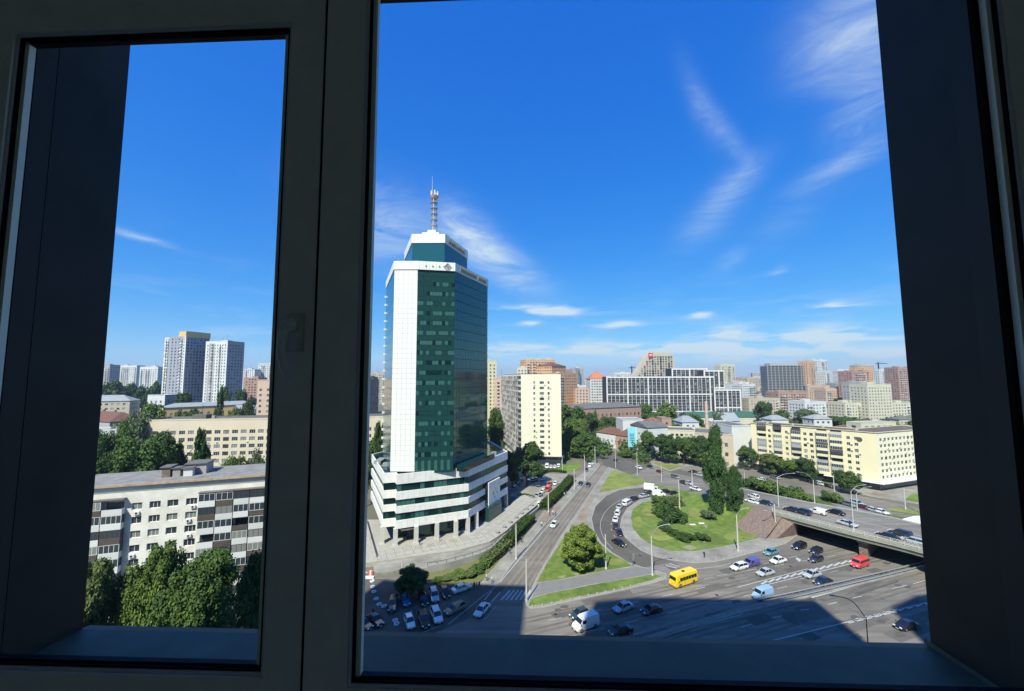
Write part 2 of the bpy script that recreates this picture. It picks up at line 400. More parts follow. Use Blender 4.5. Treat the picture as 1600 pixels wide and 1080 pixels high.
# facade windows of the hotel, as seen in the mirror glass of the tower opposite
s = MB(); m_hw = mat('hotel_glass', (.03,.04,.05), .1, spec=.6)
for (xa, xb) in ((-16, -4), (5, 32)):
    for k in range(14):
        for i in range(int((xb-xa)/3)):
            x0 = xa + i*3 + .5; z0 = 1.5 + k*3.3
            if z0 > 47: continue
            A = rot(x0, 1.02); B = rot(x0+2, 1.02)
            s.obox((A[0], A[1]), Vector((c_, -s_)), Vector((s_, c_)), 0, 2, 0, .04, z0, z0+1.8)
w_ = s.build('window', m_hw, hotel); w_['kind'] = 'stuff'
cq = [back(1398, 958), back(1394, 948), back(1430, 930), back(1470, 927)]
pc = cq + [(cq[3][0]+30, cq[3][1]), (cq[3][0]+30, cq[3][1]-30), (cq[0][0]-2.2, cq[0][1]-11)]
annex = thing('hotel_annex', 'plain high slab standing beside the hotel, casting the small shade at the far lanes', 'building')
s = MB(); s.prism(pc, 0, HR, bottom=True); s.build('wall', m_hot, annex)
s = MB(); s.prism([(x, y) for x, y in [(pc[0][0]+1, pc[0][1]-1), (pc[3][0], pc[3][1]-3), (pc[5][0]-2, pc[5][1]+2), (pc[6][0]+2, pc[6][1]+1)]], HR, HR+.6, bottom=True); s.build('roof', m_clad, annex)
# ------------------------------------------------------------------ ground, roads, lawns, markings
m_ground = mat('ground_far', (.10,.11,.06), .95, col2=(.17,.155,.12), scale=.02, detail=8, bump=.2)
m_asph = mat('asphalt', (.215,.190,.158), .85, streak=R(19), var=.14, scale=.22, detail=10, bump=.15, scale2=.035)
m_asph2 = mat('asphalt_new', (.135,.120,.100), .85, var=.18, scale=.3, detail=10, bump=.15, scale2=.05)
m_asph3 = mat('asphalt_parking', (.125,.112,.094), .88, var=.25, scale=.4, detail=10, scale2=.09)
m_pave = mat('pavement', (.30,.28,.235), .9, var=.18, scale=.6, detail=8, scale2=.15)
m_pave2 = mat('pavement_tiles', (.40,.375,.32), .85, var=.22, scale=1.2, detail=6)
m_brown = mat('brown_paving', (.30,.245,.19), .9, var=.2, scale=.5, detail=8, scale2=.12)
m_path = mat('footpath_asphalt', (.205,.198,.190), .9, var=.15, scale=.6, detail=8)
m_grass = mat('grass', (.19,.235,.050), .95, col2=(.080,.150,.022), scale=.5, detail=10, bump=.8, bdist=.15, scale2=.07)
m_grassdry = mat('grass_dry', (.26,.26,.07), .95, col2=(.14,.195,.04), scale=.3, detail=10, bump=.8, bdist=.15, scale2=.09)
m_grassd = mat('grass_dark', (.055,.090,.020), .95, col2=(.11,.13,.04), scale=.25, detail=10, bump=.8, bdist=.2)
m_bare = mat('bare_earth', (.30,.27,.17), .95, var=.3, scale=.8, detail=8)
m_kerb = mat('kerb', (.34,.33,.30), .9, var=.2, scale=1.5)
m_mark = mat('road_marking', (.52,.52,.50), .8, var=.35, scale=2.5, detail=8)
m_conc = mat('concrete', (.33,.32,.29), .9, var=.22, scale=.4, detail=8)
m_dark = mat('dark_steel', (.03,.03,.035), .6)
m_steel = mat('galvanised_steel', (.34,.35,.35), .5, metal=.3, var=.15, scale=3)
m_rail = mat('rail_steel', (.20,.17,.15), .45, metal=.6)
m_pole = mat('pole_concrete', (.58,.56,.50), .75, var=.12, scale=2)
m_red = mat('red_stone', (.26,.18,.145), .9, col2=(.13,.105,.09), scale=1.6, detail=10, bump=.9, bdist=.3)
def structure(name, mb, ma, **k):
    o = mb.build(name, ma, None, kind=k.pop('kind', 'structure'), **k); return o
# base sheet, following the low hills
gx = [-3500,-2200,-1500,-1000,-700,-500,-350,-200,-100,0,100,200,350,500,700,1000,1500,2200,3500]
gy = [-400,-100,0,100,200,300,400,500,650,800,1000,1300,1700,2300,3200,4800,7000]
s = MB(); idx = {}
for i, x in enumerate(gx):
    for j, y in enumerate(gy): idx[i, j] = len(s.v); s.v.append((x, y, terrain(x, y) - .02))
for i in range(len(gx)-1):
    for j in range(len(gy)-1): s.f.append((idx[i,j], idx[i+1,j], idx[i+1,j+1], idx[i,j+1])); s.m.append(0)
structure('ground', s, m_ground)
# asphalt of the whole junction
s = MB(); s.prism(GP([(520,1078),(1600,1078),(1600,905),(1600,803),(1450,797),(1359,778),(1316,768),(1262,752.5),(1197,741),(1133,728),(1088,725),(1050,722),(1007,718),(975,709),(942,699),(926,693),(905,712),(880,740),(853,790),(815,845),(765,893),(700,899),(560,902),(520,900)]), 0, 0)
structure('road', s, m_asph)
# car park asphalt in the shade and its wear
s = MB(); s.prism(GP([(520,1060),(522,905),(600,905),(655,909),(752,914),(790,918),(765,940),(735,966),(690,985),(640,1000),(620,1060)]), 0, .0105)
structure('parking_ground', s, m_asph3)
s = MB(); s.prism(GP([(780,915),(800,888),(853,822),(877,799),(908,765),(938,727),(951,728),(882,838),(838,903),(815,948),(770,948)]), 0, .006)
structure('tram_street', s, mat('tram_street_asphalt', (.20,.18,.15), .85, streak=R(66), var=.2, scale=.3, detail=9, scale2=.06))
# ring carriageway, darker newer asphalt
ringo = spl([Vector((p[0],p[1],0)) for p in [(1060,765),(1012,762),(969,765.5),(947,775),(930,792),(924,811),(928,829),(939,848),(956,863),(980,878),(1005,887)]], 5)
ringi = spl([Vector((p[0],p[1],0)) for p in [(1095,775),(1060,774),(1032,775),(1001,781),(981,793.5),(971,809),(969,824),(977,841),(1001,860),(1024,870),(1054,878)]], 5)
s = MB(); s.prism(GP([(p.x,p.y) for p in ringo] + [(p.x,p.y) for p in reversed(ringi)]), 0, .008); structure('ring_road', s, m_asph2)
s = MB(); s.prism(GP([(926,695),(942,700),(1007,719),(1040,727),(1100,745),(1130,760),(1110,776),(1060,764),(1011,752),(975,738),(944,728)]), 0, .009); structure('main_road', s, m_asph2)

def island(name, pts, ma, z1=.12, z0=0.0, kerb=True, smooth=0, parent=None, w=.28):
    P_ = [Vector((p[0], p[1], 0)) for p in pts]
    if smooth: P_ = spl(P_, smooth, closed=True)
    gpt = [G(p.x, p.y, 0) for p in P_]
    s = MB(); s.prism(gpt, z0, z1); o = structure(name, s, ma)
    if kerb:
        s = MB(); n = len(gpt); cl = gpt + [gpt[0]]
        a = offset(cl, -w/2); b = offset(cl, w/2)
        a[-1] = a[0]; b[-1] = b[0]
        for i in range(n):
            for q, r_ in ((a, b),):
                s.quad((a[i].x,a[i].y,z1+.02),(b[i].x,b[i].y,z1+.02),(b[i+1].x,b[i+1].y,z1+.02),(a[i+1].x,a[i+1].y,z1+.02))
            for q in (a, b): s.quad((q[i].x,q[i].y,z0),(q[i+1].x,q[i+1].y,z0),(q[i+1].x,q[i+1].y,z1+.02),(q[i].x,q[i].y,z1+.02))
        structure('kerb', s, m_kerb)
    return o
# pavement by the hedge, along the tram street
island('pavement', [(749,913),(777,914),(801,881),(853,818),(877,796),(907,763),(937,726),(929,713),(913,739),(893,753),(872,776),(853,796),(838,818),(813,850),(783,876),(763,899)], m_pave)
s = MB(); s.prism(GP([(838,817),(853,818),(877,796),(866,784),(853,795),(846,806)]), .12, .128); structure('pavement', s, m_brown)
# the big triangular island between the tram street, the ring and the highway
island('pavement', [(951,730),(910,790),(875,842),(838,905),(822,946),(829,951),(850,949),(900,938),(960,925),(1022,911),(1040,905),(1040,897),(1022,891),(1003,887),(980,879),(956,864),(939,849),(928,830),(924,811),(930,792),(947,775),(969,765.5),(1007,761.5),(1062,765),(1060,764),(1011,753),(985,743),(963,734)], m_pave)
s = MB(); s.prism(GP([(931,776),(920,792),(917,812),(920,830),(905,826),(885,838),(880,846),(902,808),(925,772)]), .12, .128); structure('pavement', s, m_brown)
def lawn(pts, ma=None, z=.16, smooth=0, name='lawn', zb=.12):
    P_ = [Vector((p[0], p[1], 0)) for p in pts]
    if smooth: P_ = spl(P_, smooth, closed=True)
    s = MB(); s.prism([G(p.x, p.y, 0) for p in P_], zb, z); return structure(name, s, ma or m_grass)
lawn([(957,735),(985,742),(1006,749),(1007,757),(975,762),(950,768),(936,770),(943,756)], m_grassdry)
lawn([(880,843),(886,833),(905,829),(924,834),(936,849),(952,864),(980,879),(988,885),(940,893),(880,905),(839,911),(856,880)])
lawn([(826,948),(829,937),(860,928),(920,916),(1000,902),(1022,898),(1033,901),(1020,907),(960,922),(900,934),(850,945)])
s = MB(); s.prism(GP([(839,912.5),(880,906.5),(940,894.5),(992,886.5),(1024,891),(1024,896),(1000,900.5),(920,914.5),(860,926.5),(832,934)]), .12, .14); structure('footpath', s, m_path)
# ring island: pavement round the edge, lawn inside
island('pavement', [(1100,775),(1060,774.5),(1032,775),(1001,781),(981,794),(972,809),(970,824),(977,840),(1001,860),(1024,870),(1054,876),(1086,880),(1117,878),(1143,872.5),(1181,863),(1227,850),(1246,836),(1240,812),(1225,803),(1167,790)], m_pave)
lawn([(1104,779),(1064,778),(1030,780),(1003,786),(989,796),(986,808),(988,824),(1001,841),(1022,854),(1049,861.5),(1083,862),(1117,856.5),(1151,850),(1181,842),(1208,833),(1196,800),(1165,792)], smooth=0)
for pts in ([(1066,856),(1078,852),(1090,857),(1079,861)], [(894,898),(906,895),(903,902)], [(870,903),(884,900),(880,905)], [(1098,822),(1106,820),(1104,826)]):
    s = MB(); s.prism(GP(pts), .16, .166); structure('bare_ground', s, m_bare)
for pts in ([(1130,838),(1160,830),(1185,838),(1150,847)], [(990,812),(1000,808),(1003,822),(994,830)], [(1075,800),(1095,792),(1110,806),(1090,812)], [(870,868),(878,852),(888,846),(884,866)], [(950,876),(968,874),(975,880),(956,884)], [(1008,792),(1030,788),(1040,796),(1020,806),(1004,804)], [(1010,830),(1040,826),(1060,838),(1030,846)]):
    lawn(pts, m_grassdry, z=.168, zb=.16, smooth=4)
# small grass wedge and far kerb at the slip lane
island('pavement', [(1007,719.5),(1088,727),(1066,731),(1047,737),(1020,727)], m_pave)
lawn([(1018,723),(1070,728.5),(1060,731),(1047,735)], m_grassdry)
# ground across the main road, up to the billboard and trees
s = MB(); s.prism(GP([(926,690),(942,697.5),(975,708),(1007,717),(1088,724),(1133,726.5),(1150,722),(1100,700),(1000,690),(940,676)]), 0, .1); structure('pavement', s, m_pave)
lawn([(968,703),(1007,714),(1088,722),(1130,725),(1150,716),(1110,700),(1040,690),(985,690)], m_grassd, z=.14, zb=.1)
# the green middle strip between flyover and frontage road, and the verge before the long yellow block
island('median_strip', [(1125,741),(1180,753),(1230,764),(1262,771),(1300,781),(1330,788),(1400,806),(1600,850),(1600,900),(1400,860),(1200,800),(1100,770)], m_grassd, kerb=False)
s = MB(); s.prism(GP([(1298,787),(1316,784),(1390,797),(1395,806),(1360,803),(1320,797)]), .12, .13); structure('parking_ground', s, m_path)
s = MB(); s.prism(GP([(1133,726.5),(1197,739.5),(1262,751),(1316,766.5),(1359,776),(1440,789),(1600,796),(1600,760),(1380,752),(1180,722)]), 0, .12); structure('pavement', s, m_pave)
lawn([(1150,727),(1200,737),(1262,749),(1300,758),(1310,752),(1180,724)], m_grassd, z=.15)
lawn([(1412,783),(1440,786),(1470,786),(1450,772),(1425,772)], m_grass, z=.15)
lawn([(1380,797),(1440,806),(1440,800),(1400,793)], m_grassdry, z=.16)
s = MB(); s.prism(GP([(1358,774),(1388,779),(1392,772),(1366,768)]), .12, .14); structure('pavement', s, m_brown)

# flyover: ramp up to a bridge deck over the lower lanes
st = [ ((985,743),(1020,727),0.0), ((1011,753),(1047,738),.25), ((1062,765.5),(1104,750),1.6), ((1107,775),(1161,765),3.6), ((1167,788),(1226,778.5),5.2),
       ((1226,803),(1273,788),5.9), ((1334,831),(1374,806),6.1), ((1445,858.5),(1442,822),6.1), ((1620,910),(1600,858),6.1)]
Ln = spl([G(a[0],a[1],z) for a, b, z in st], 5); Rf = spl([G(b[0],b[1],z) for a, b, z in st], 5)
for p in Ln + Rf: p.z = max(p.z, .012)
s = MB()
for i in range(len(Ln)-1): s.quad(Ln[i], Rf[i], Rf[i+1], Ln[i+1])
structure('flyover_road', s, m_asph)
iB = 25 # first station of the bridge
s = MB(); dn = [Vector((0,0,-.9))]*1
for i in range(len(Ln)-1):
    if i >= iB-1:
        a, b, c, d = Ln[i], Rf[i], Rf[i+1], Ln[i+1]; D = Vector((0,0,1.0))
        s.quad(a-D, d-D, c-D, b-D); s.quad(b-Vector((0,0,.02)), b-D, c-D, c-Vector((0,0,.02)))
slab = structure('flyover_deck', s, m_conc)
# near edge: footway, parapet beam, white fascia line, deep girders in shade
nb = offset(Ln, 0)[iB-1:]
o1 = offset(Ln, 0.0)[iB-1:]
def shifted(line, d, dz): return [p + Vector((0,0,dz)) for p in offset(line, d)]
sgn = 1 if (offset(Ln, 1.0)[30] - Rf[30]).length > (Ln[30] - Rf[30]).length else -1
base = Ln[iB-1:]
s = MB()
sec = [(0,.01),(0,.16),(1.5,.16),(1.5,.02)]
fly_side = [shifted(base, sgn*d, z) for d, z in [(0,.0),(0,.18),(1.7,.18),(1.7,-.35),(1.35,-.35),(1.35,-.6),(1.0,-1.7),(0.2,-1.7)]]
for q, w in zip(fly_side, fly_side[1:]): s.strip(q, w)
structure('flyover_footway', s, mat('footway_concrete', (.36,.36,.27), .9, var=.25, scale=.7, detail=8))
s = MB()
q = [shifted(base, sgn*d, z) for d, z in [(1.36,-.62),(1.36,-.86),(1.34,-.86)]]
q0 = shifted(base, sgn*1.62, -.36); q1 = shifted(base, sgn*1.62, -.60); s.strip(q0, q1); s.strip(q1, shifted(base, sgn*1.3, -.60))
structure('flyover_fascia', s, mat('fascia_paint', (.62,.62,.56), .8, var=.2, scale=1))
pf = thing('parapet_rail', 'low pale steel parapet rail running along the near edge of the flyover', 'railing')
s = MB()
rl = shifted(base, sgn*1.55, 0)
for dz in (.55, .85, 1.15):
    for a, b in zip(rl, rl[1:]): s.cyl(a+Vector((0,0,dz)), b+Vector((0,0,dz)), .045, n=5)
s.build('rail', m_pole, pf)
for p, h in along(rl, 2.5): 
    s = MB(); s.box(-.06,.06,-.06,.06,.15,1.2)
    s.build('post', m_pole, pf).location = p
# girders and under deck
s = MB()
for k in range(5):
    d = -1.2 - 2.8*k
    A_ = shifted(base, sgn*d, -1.0); B_ = shifted(base, sgn*d, -1.9); C_ = shifted(base, sgn*(d-.5), -1.9); D_ = shifted(base, sgn*(d-.5), -1.0)
    s.strip(A_, B_); s.strip(B_, C_); s.strip(C_, D_)
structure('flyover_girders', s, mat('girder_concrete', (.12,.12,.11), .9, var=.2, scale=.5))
# far side kerb with low wall
s = MB()
far = Rf[10:]
for (d, z0, z1) in ((.0, .0, .16),): 
    s.strip(shifted(far, -sgn*0, .02), shifted(far, 0, .16)); s.strip(shifted(far, 0, .16), shifted(far, -sgn*1.3, .16)); s.strip(shifted(far, -sgn*1.3, .16), shifted(far, -sgn*1.3, -1.6))
structure('flyover_footway', s, m_conc)
# slopes under the ramp, grass on both sides
s = MB(); near = Ln[:iB+1]; foot = [Vector((p.x, p.y, .1)) for p in offset(near, 0)]
foot = [Vector((o.x, o.y, .1)) for o in [offset(near, sgn*1.0)[i]*1 + (offset(near, sgn*1.0)[i]-near[i])*(near[i].z*1.6) for i in range(len(near))]]
s.strip([p - Vector((0,0,.01)) for p in near][:22], foot[:22]); structure('slope', s, m_grass)
s = MB(); s.strip([p - Vector((0,0,.01)) for p in near][21:], foot[21:]); structure('slope', s, m_red)
s = MB(); fr_ = Rf[:]; fo = []
for i, p in enumerate(fr_):
    o = offset(fr_, -sgn*1.0)[i]; t = o + (o-p)*(p.z*1.2); fo.append(Vector((t.x, t.y, .1)))
s.strip([p - Vector((0,0,.01)) for p in fr_], fo); structure('slope', s, m_grassd)
# stone faced cone of the abutment
ab = Ln[iB]; s = MB()
for k in range(9):
    pass
top = [Ln[21]+Vector((0,0,-.05)), Ln[22]+Vector((0,0,-.05)), Ln[24]+Vector((0,0,-.05)), shifted([Ln[25], Ln[26]], sgn*.2, -.2)[0]]
bot = [G(1180,806,.15), G(1172,822,.15), G(1182,836,.15), G(1213,842,.15)]
bot2 = [G(1213,842,.15), G(1243,836,.15), G(1250,833,.15)]
cone = MB()
for a in range(3):
    for k in range(8):
        for j in range(5):
            def pt(i, f, t): A = top[a].lerp(top[a+1], f); B = bot[a].lerp(bot[a+1], f); return A.lerp(B, t)
            f0, f1, t0, t1 = k/8, (k+1)/8, j/5, (j+1)/5
            cone.quad(pt(0,f0,t0), pt(0,f0,t1), pt(0,f1,t1), pt(0,f1,t0))
abut = thing('abutment', 'reddish stone faced slope under the end of the flyover beside the ring lawn', 'abutment')
cone.quad(top[3], bot[3], G(1246,836,.1), Ln[26]+Vector((0,0,-1.2)))
cone.build('slope_facing', m_red, abut)
s = MB()
A_, B_ = Ln[25], Rf[25]
u_ = (B_-A_); u_.z = 0; Lw = u_.length; u_.normalize(); n_ = Vector((u_.y, -u_.x, 0))
s.obox((A_.x,A_.y), (u_.x,u_.y), (n_.x,n_.y), -1.2*0, Lw, -.5, .5, 0, 4.9); s.build('wall', m_red, abut)
pier = thing('bridge_pier', 'red stone pier with a pale cap holding up the flyover behind the red minibus', 'pier')
pg = G(1352,868,0); di = (Ln[34]-Ln[30]); ang = math.atan2(di.y, di.x)
pier.location = pg + Vector((math.sin(ang), -math.cos(ang), 0))*(-sgn*0) + (offset(Ln, sgn*1.0)[32]-Ln[32])*1.3; pier.rotation_euler = (0,0,ang)
for (x0,x1,y0,y1,z0,z1,nm,ma) in ((-.9,.9,-.2,14,0,3.6,'pier_shaft',m_red),(-1.2,1.2,-.5,14.4,3.6,4.2,'pier_cap',m_conc)):
    s = MB(); s.box(x0,x1,-y1 if sgn<0 and False else y0,y1,z0,z1); s.build(nm, ma, pier)
# lower terrain wall beyond the bridge: retaining wall on the far side of the lower lanes
# ---- tram rails
for (a, b) in (((941,728),(793,915)),((943.6,728),(804,915)),((946,729),(815,915)),((948.3,730),(826,915))):
    A, B = G(*a), G(*b); dirn = (B-A).normalized(); B2 = B + dirn*14
    s = MB(); n = Vector((dirn.y, -dirn.x, 0))*.06
    s.add([A-n, A+n, B2+n, B2-n, A-n+Vector((0,0,.03)), A+n+Vector((0,0,.03)), B2+n+Vector((0,0,.03)), B2-n+Vector((0,0,.03))], [(4,5,6,7),(0,4,7,3),(1,2,6,5)])
    structure('tram_rail', s, m_rail)
    s = MB(); n2 = n*5.5; s.quad(A-n2+Vector((0,0,.012)), A+n2+Vector((0,0,.012)), B+n2+Vector((0,0,.012)), B-n2+Vector((0,0,.012))); structure('tram_bed', s, m_brown)
# ---- markings
mk = MB(); ZM = .034
def line(a, b, w=.15, z=ZM, dash=None, gap_=None, zz=0):
    A, B = (G(*a), G(*b)) if not isinstance(a, Vector) else (a, b)
    A = Vector((A.x, A.y, 0)); B = Vector((B.x, B.y, 0)); L = (B-A).length; t = (B-A)/L; n = Vector((t.y, -t.x, 0))*w/2; up = Vector((0,0,z))
    if dash is None: segs = [(0, L)]
    else:
        segs = []; d = 0
        while d < L: segs.append((d, min(d+dash, L))); d += dash + gap_
    for d0, d1 in segs: mk.quad(A+t*d0-n+up, A+t*d0+n+up, A+t*d1+n+up, A+t*d1-n+up)
def curve(pts, w=.15, z=ZM, dash=None, gap_=None):
    q = spl([G(*p) for p in pts], 8)
    if dash is None:
        a, b = offset(q, -w/2), offset(q, w/2)
        mk.strip([Vector((p.x,p.y,z)) for p in a], [Vector((p.x,p.y,z)) for p in b])
    else:
        for p, h in along(q, dash+gap_):
            t = Vector((math.cos(h), math.sin(h), 0)); n = Vector((t.y,-t.x,0))*w/2; p = Vector((p.x,p.y,z))
            mk.quad(p-n, p+n, p+t*dash+n, p+t*dash-n)
# highway
line((1152,918),(1262,889),.2); line((1175,920),(1330,881),.2)
for k in range(13):
    x = 1190 + k*11.3; y = 913 - k*2.86
    line((x, y),(x+9, y-5.2),.45)
line((856,970),(1120,914),.14,dash=3,gap_=6); line((1120,900),(1340,862),.14,dash=3,gap_=6)
line((1100,905),(1300,855),.12,dash=3,gap_=7)
line((905,990),(1250,912),.13,dash=3,gap_=7); line((1250,905),(1400,872),.12,dash=3,gap_=7)
for a, b in (((1158,980),(1174,976)),((1206,966),(1223,962.5)),((1251,954),(1264,952)),((1294.5,944.5),(1308,941)),((1332,935),(1347,931.5)),((1394,920),(1417,915)),((1427,912.5),(1446,907))): line(a, b, .16)
line((1196,1004),(1329,971),.22); line((1329,971),(1398,953.5),.2); line((1326,974),(1402,956),.2); line((1398,953.5),(1470,936),.2)
for k in range(9):
    x = 1334 + k*14; y = 968.5 - k*3.4; line((x, y+3),(x+8, y-1.5),.5)
line((1020,999),(1160,960),.2); line((1268,934),(1450,884),.35)
curve([(1143,880),(1117,886),(1075,889),(1040,882)],.15)
line((1040,884),(1058,888),.4); line((1046,881),(1062,885.5),.4)
# ring road lines
curve([(1030,768),(995,773),(965,784),(946,800),(938,820),(943,840),(957,858)],.12)
curve([(985,785),(966,797),(957,812),(955,826),(962,842)],.12,dash=2,gap_=3)
# main road centre line
curve([(945,706),(985,722),(1020,737),(1060,750),(1100,763)],.14,dash=4,gap_=2)
# zebra and lane lines in the shade
for k in range(6):
    line((783+7.5*k, 938),(797+6.4*k, 922.5),.45)
line((768,941),(782,925),.25); line((757,938),(768,924),.2)
line((700,976),(757,930),.12); line((757,930),(776,916),.12)
line((757,969),(775,948),.1)
line((660,989),(692,976),.12)
line((781,910),(937,727.5),.2)
s_ = mk.build('road_marking', m_mark, None, kind='structure')
# deck markings
mk = MB()
mid = [a.lerp(b, .52) + Vector((0,0,.014)) for a, b in zip(Ln, Rf)][8:]
for f in (.50,):
    q = [a.lerp(b, f) + Vector((0,0,.014)) for a, b in zip(Ln, Rf)][6:]
    mk.strip(offset(q, -.09), offset(q, .09))
for f in (.26, .75):
    q = [a.lerp(b, f) + Vector((0,0,.016)) for a, b in zip(Ln, Rf)][8:]
    for (p, h) in along(q, 9):
        p2, h2 = p, h; t = Vector((math.cos(h), math.sin(h), 0))*3; n = Vector((t.y,-t.x,0)).normalized()*.07
        nx = min(q, key=lambda v: (v-(p+t)).length); dz = Vector((0,0,(nx.z-p.z)*0))
        mk.quad(p-n, p+n, p+t+n, p+t-n)
mk.build('road_marking', m_mark, None, kind='structure')
# asphalt patches and white repair marks
for pts in ([(1245,871),(1252,875),(1249,878),(1243,873)],):
    s = MB(); s.prism(GP(pts), 0, .014); structure('road_marking', s, m_mark)
for pts in ([(935,793),(958,802),(955,806),(932,797)], [(1000,940),(1060,930),(1070,936),(1010,947)], [(860,700+260),(900,952),(905,958),(870,968)], [(1290,890),(1330,884),(1335,889),(1298,896)]):
    s = MB(); s.prism(GP(pts), 0, .012); structure('road_patch', s, m_asph2)
for pts in ([(1100,962),(1180,944),(1186,948),(1110,968)], [(1330,925),(1400,905),(1405,909),(1340,931)]):
    s = MB(); s.prism(GP(pts), 0, .011); structure('road_patch', s, m_asph3)
# patched, tarred and stained asphalt
rp = random.Random(21); m_tar = mat('tar_seam', (.07,.065,.06), .6); m_oil = mat('oil_stain', (.125,.113,.098), .7, var=.4, scale=1.5)
hd = (G(1425,885)-G(1030,993)).normalized(); hn = Vector((-hd.y, hd.x, 0))
pa_, st_, tr_ = MB(), MB(), MB()
for i in range(26):
    c = G(rp.uniform(880,1440), rp.uniform(872,1000)); L_ = rp.uniform(1.5,7); w_ = rp.uniform(.6,1.6)
    if c.y > 108 and c.x < 70: continue
    z = .0125 + .0002*i; q = [c-hd*L_-hn*w_, c+hd*L_-hn*w_*rp.uniform(.8,1.1), c+hd*L_*rp.uniform(.8,1.1)+hn*w_, c-hd*L_+hn*w_]; pa_.add([(p.x,p.y,z) for p in q], [(0,1,2,3)])
for i in range(60):
    c = G(rp.uniform(860,1440), rp.uniform(868,1000)); r = rp.uniform(.25,.9); k = 9; z = .0135 if False else .0182+.0001*i
    st_.add([(c.x+hd.x*r*1.9*math.cos(a)*f-hn.x*r*math.sin(a)*f, c.y+hd.y*r*1.9*math.cos(a)*f-hn.y*r*math.sin(a)*f, z) for a, f in ((6.283*j/k, rp.uniform(.6,1.1)) for j in range(k))], [tuple(range(k-1,-1,-1))])
for i in range(22):
    c = G(rp.uniform(880,1440), rp.uniform(870,1000)); cross = rp.random() < .5; d = (hn if cross else hd); L_ = rp.uniform(3,9) if not cross else rp.uniform(3,7); p = c; z = .0255+.0002*i
    for j in range(6):
        e = p + d*L_/6 + (hd if cross else hn)*rp.uniform(-.12,.12); n_ = Vector((d.y,-d.x,0))*.045; tr_.add([(v.x,v.y,z) for v in (p-n_,p+n_,e+n_,e-n_)], [(0,1,2,3)]); p = e
structure('road_patch', pa_, m_asph2); structure('road_stain', st_, m_oil); structure('tar_seam', tr_, m_tar)
tk = MB()
for off in (-11.2,-10.0,-7.6,-6.4,-4.0,-2.8,3.5,4.8,7.2,8.4,11,12.2):
    A_ = G(1030,980) + hn*(-off) ; n_ = hn*.28; z = .0116; B_ = A_ + hd*78; A2 = A_ - hd*25
    if off < 0: pass
    tk.add([(v.x,v.y,z) for v in (A2-n_,B_-n_,B_+n_,A2+n_)], [(0,1,2,3)])
structure('tyre_track', tk, mat('tyre_darkened_asphalt', (.165,.146,.122), .85, var=.35, scale=.25, detail=9))
mh = MB(); mh.cyl((0,0,0),(0,0,.02),.35,.35,14); mhm = mh.mesh('manhole_cover', [m_dark])
for i,(x,y,lb_) in enumerate(((1120,930,'round iron manhole cover in the highway below the yellow minibus'),(1235,885,'round iron manhole cover between the queue and the hatched marking'),(935,820,'round iron manhole cover on the ring road bend'),(1000,868,'round iron manhole cover near the ring exit'),(868,960,'round iron manhole cover near the narrow grass strip'))):
    o = link('manhole_cover', mhm, None, loc=G(x,y,.01)); tag(o, lb_, 'manhole cover')
# ---- median between the carriageways with a guard rail on each side
s = MB(); s.prism(GP([(985,1002),(1152,951),(1264,926.5),(1427,888),(1600,842),(1600,850),(1427,894),(1266,933.5),(1152,960),(1010,1006)]), 0, .14); structure('median_strip', s, m_pave)
for lab, pts in (('grey steel guard rail on the side of the lower carriageway nearer the square', [(990,997),(1152,949),(1264,924),(1427,886),(1560,852)]),
                 ('grey steel guard rail on the side of the median nearer the hotel', [(1014,1001),(1152,957),(1266,931),(1427,892),(1560,858)])):
    q = spl([G(*p) for p in pts], 6)
    t = thing('guard_rail', lab, 'guard rail', group='guard rails of the median')
    s = MB()
    a = [p+Vector((0,0,.85)) for p in offset(q, .05)]; b = [p+Vector((0,0,.5)) for p in offset(q, .05)]; c = [p+Vector((0,0,.68)) for p in offset(q, -.05)]
    s.strip(a, c); s.strip(c, b); s.strip(a, [p+Vector((0,0,0)) for p in [x+Vector((0,0,-.0)) for x in offset([v+Vector((0,0,.85)) for v in q], .0)]]); s.build('rail', m_steel, t)
    pm = MB(); pm.box(-.05,.05,-.05,.05,.1,.8); pme = pm.mesh('post', [m_steel])
    for p, h in along(q, 2.0): link('post', pme, t, loc=p, rz=h)
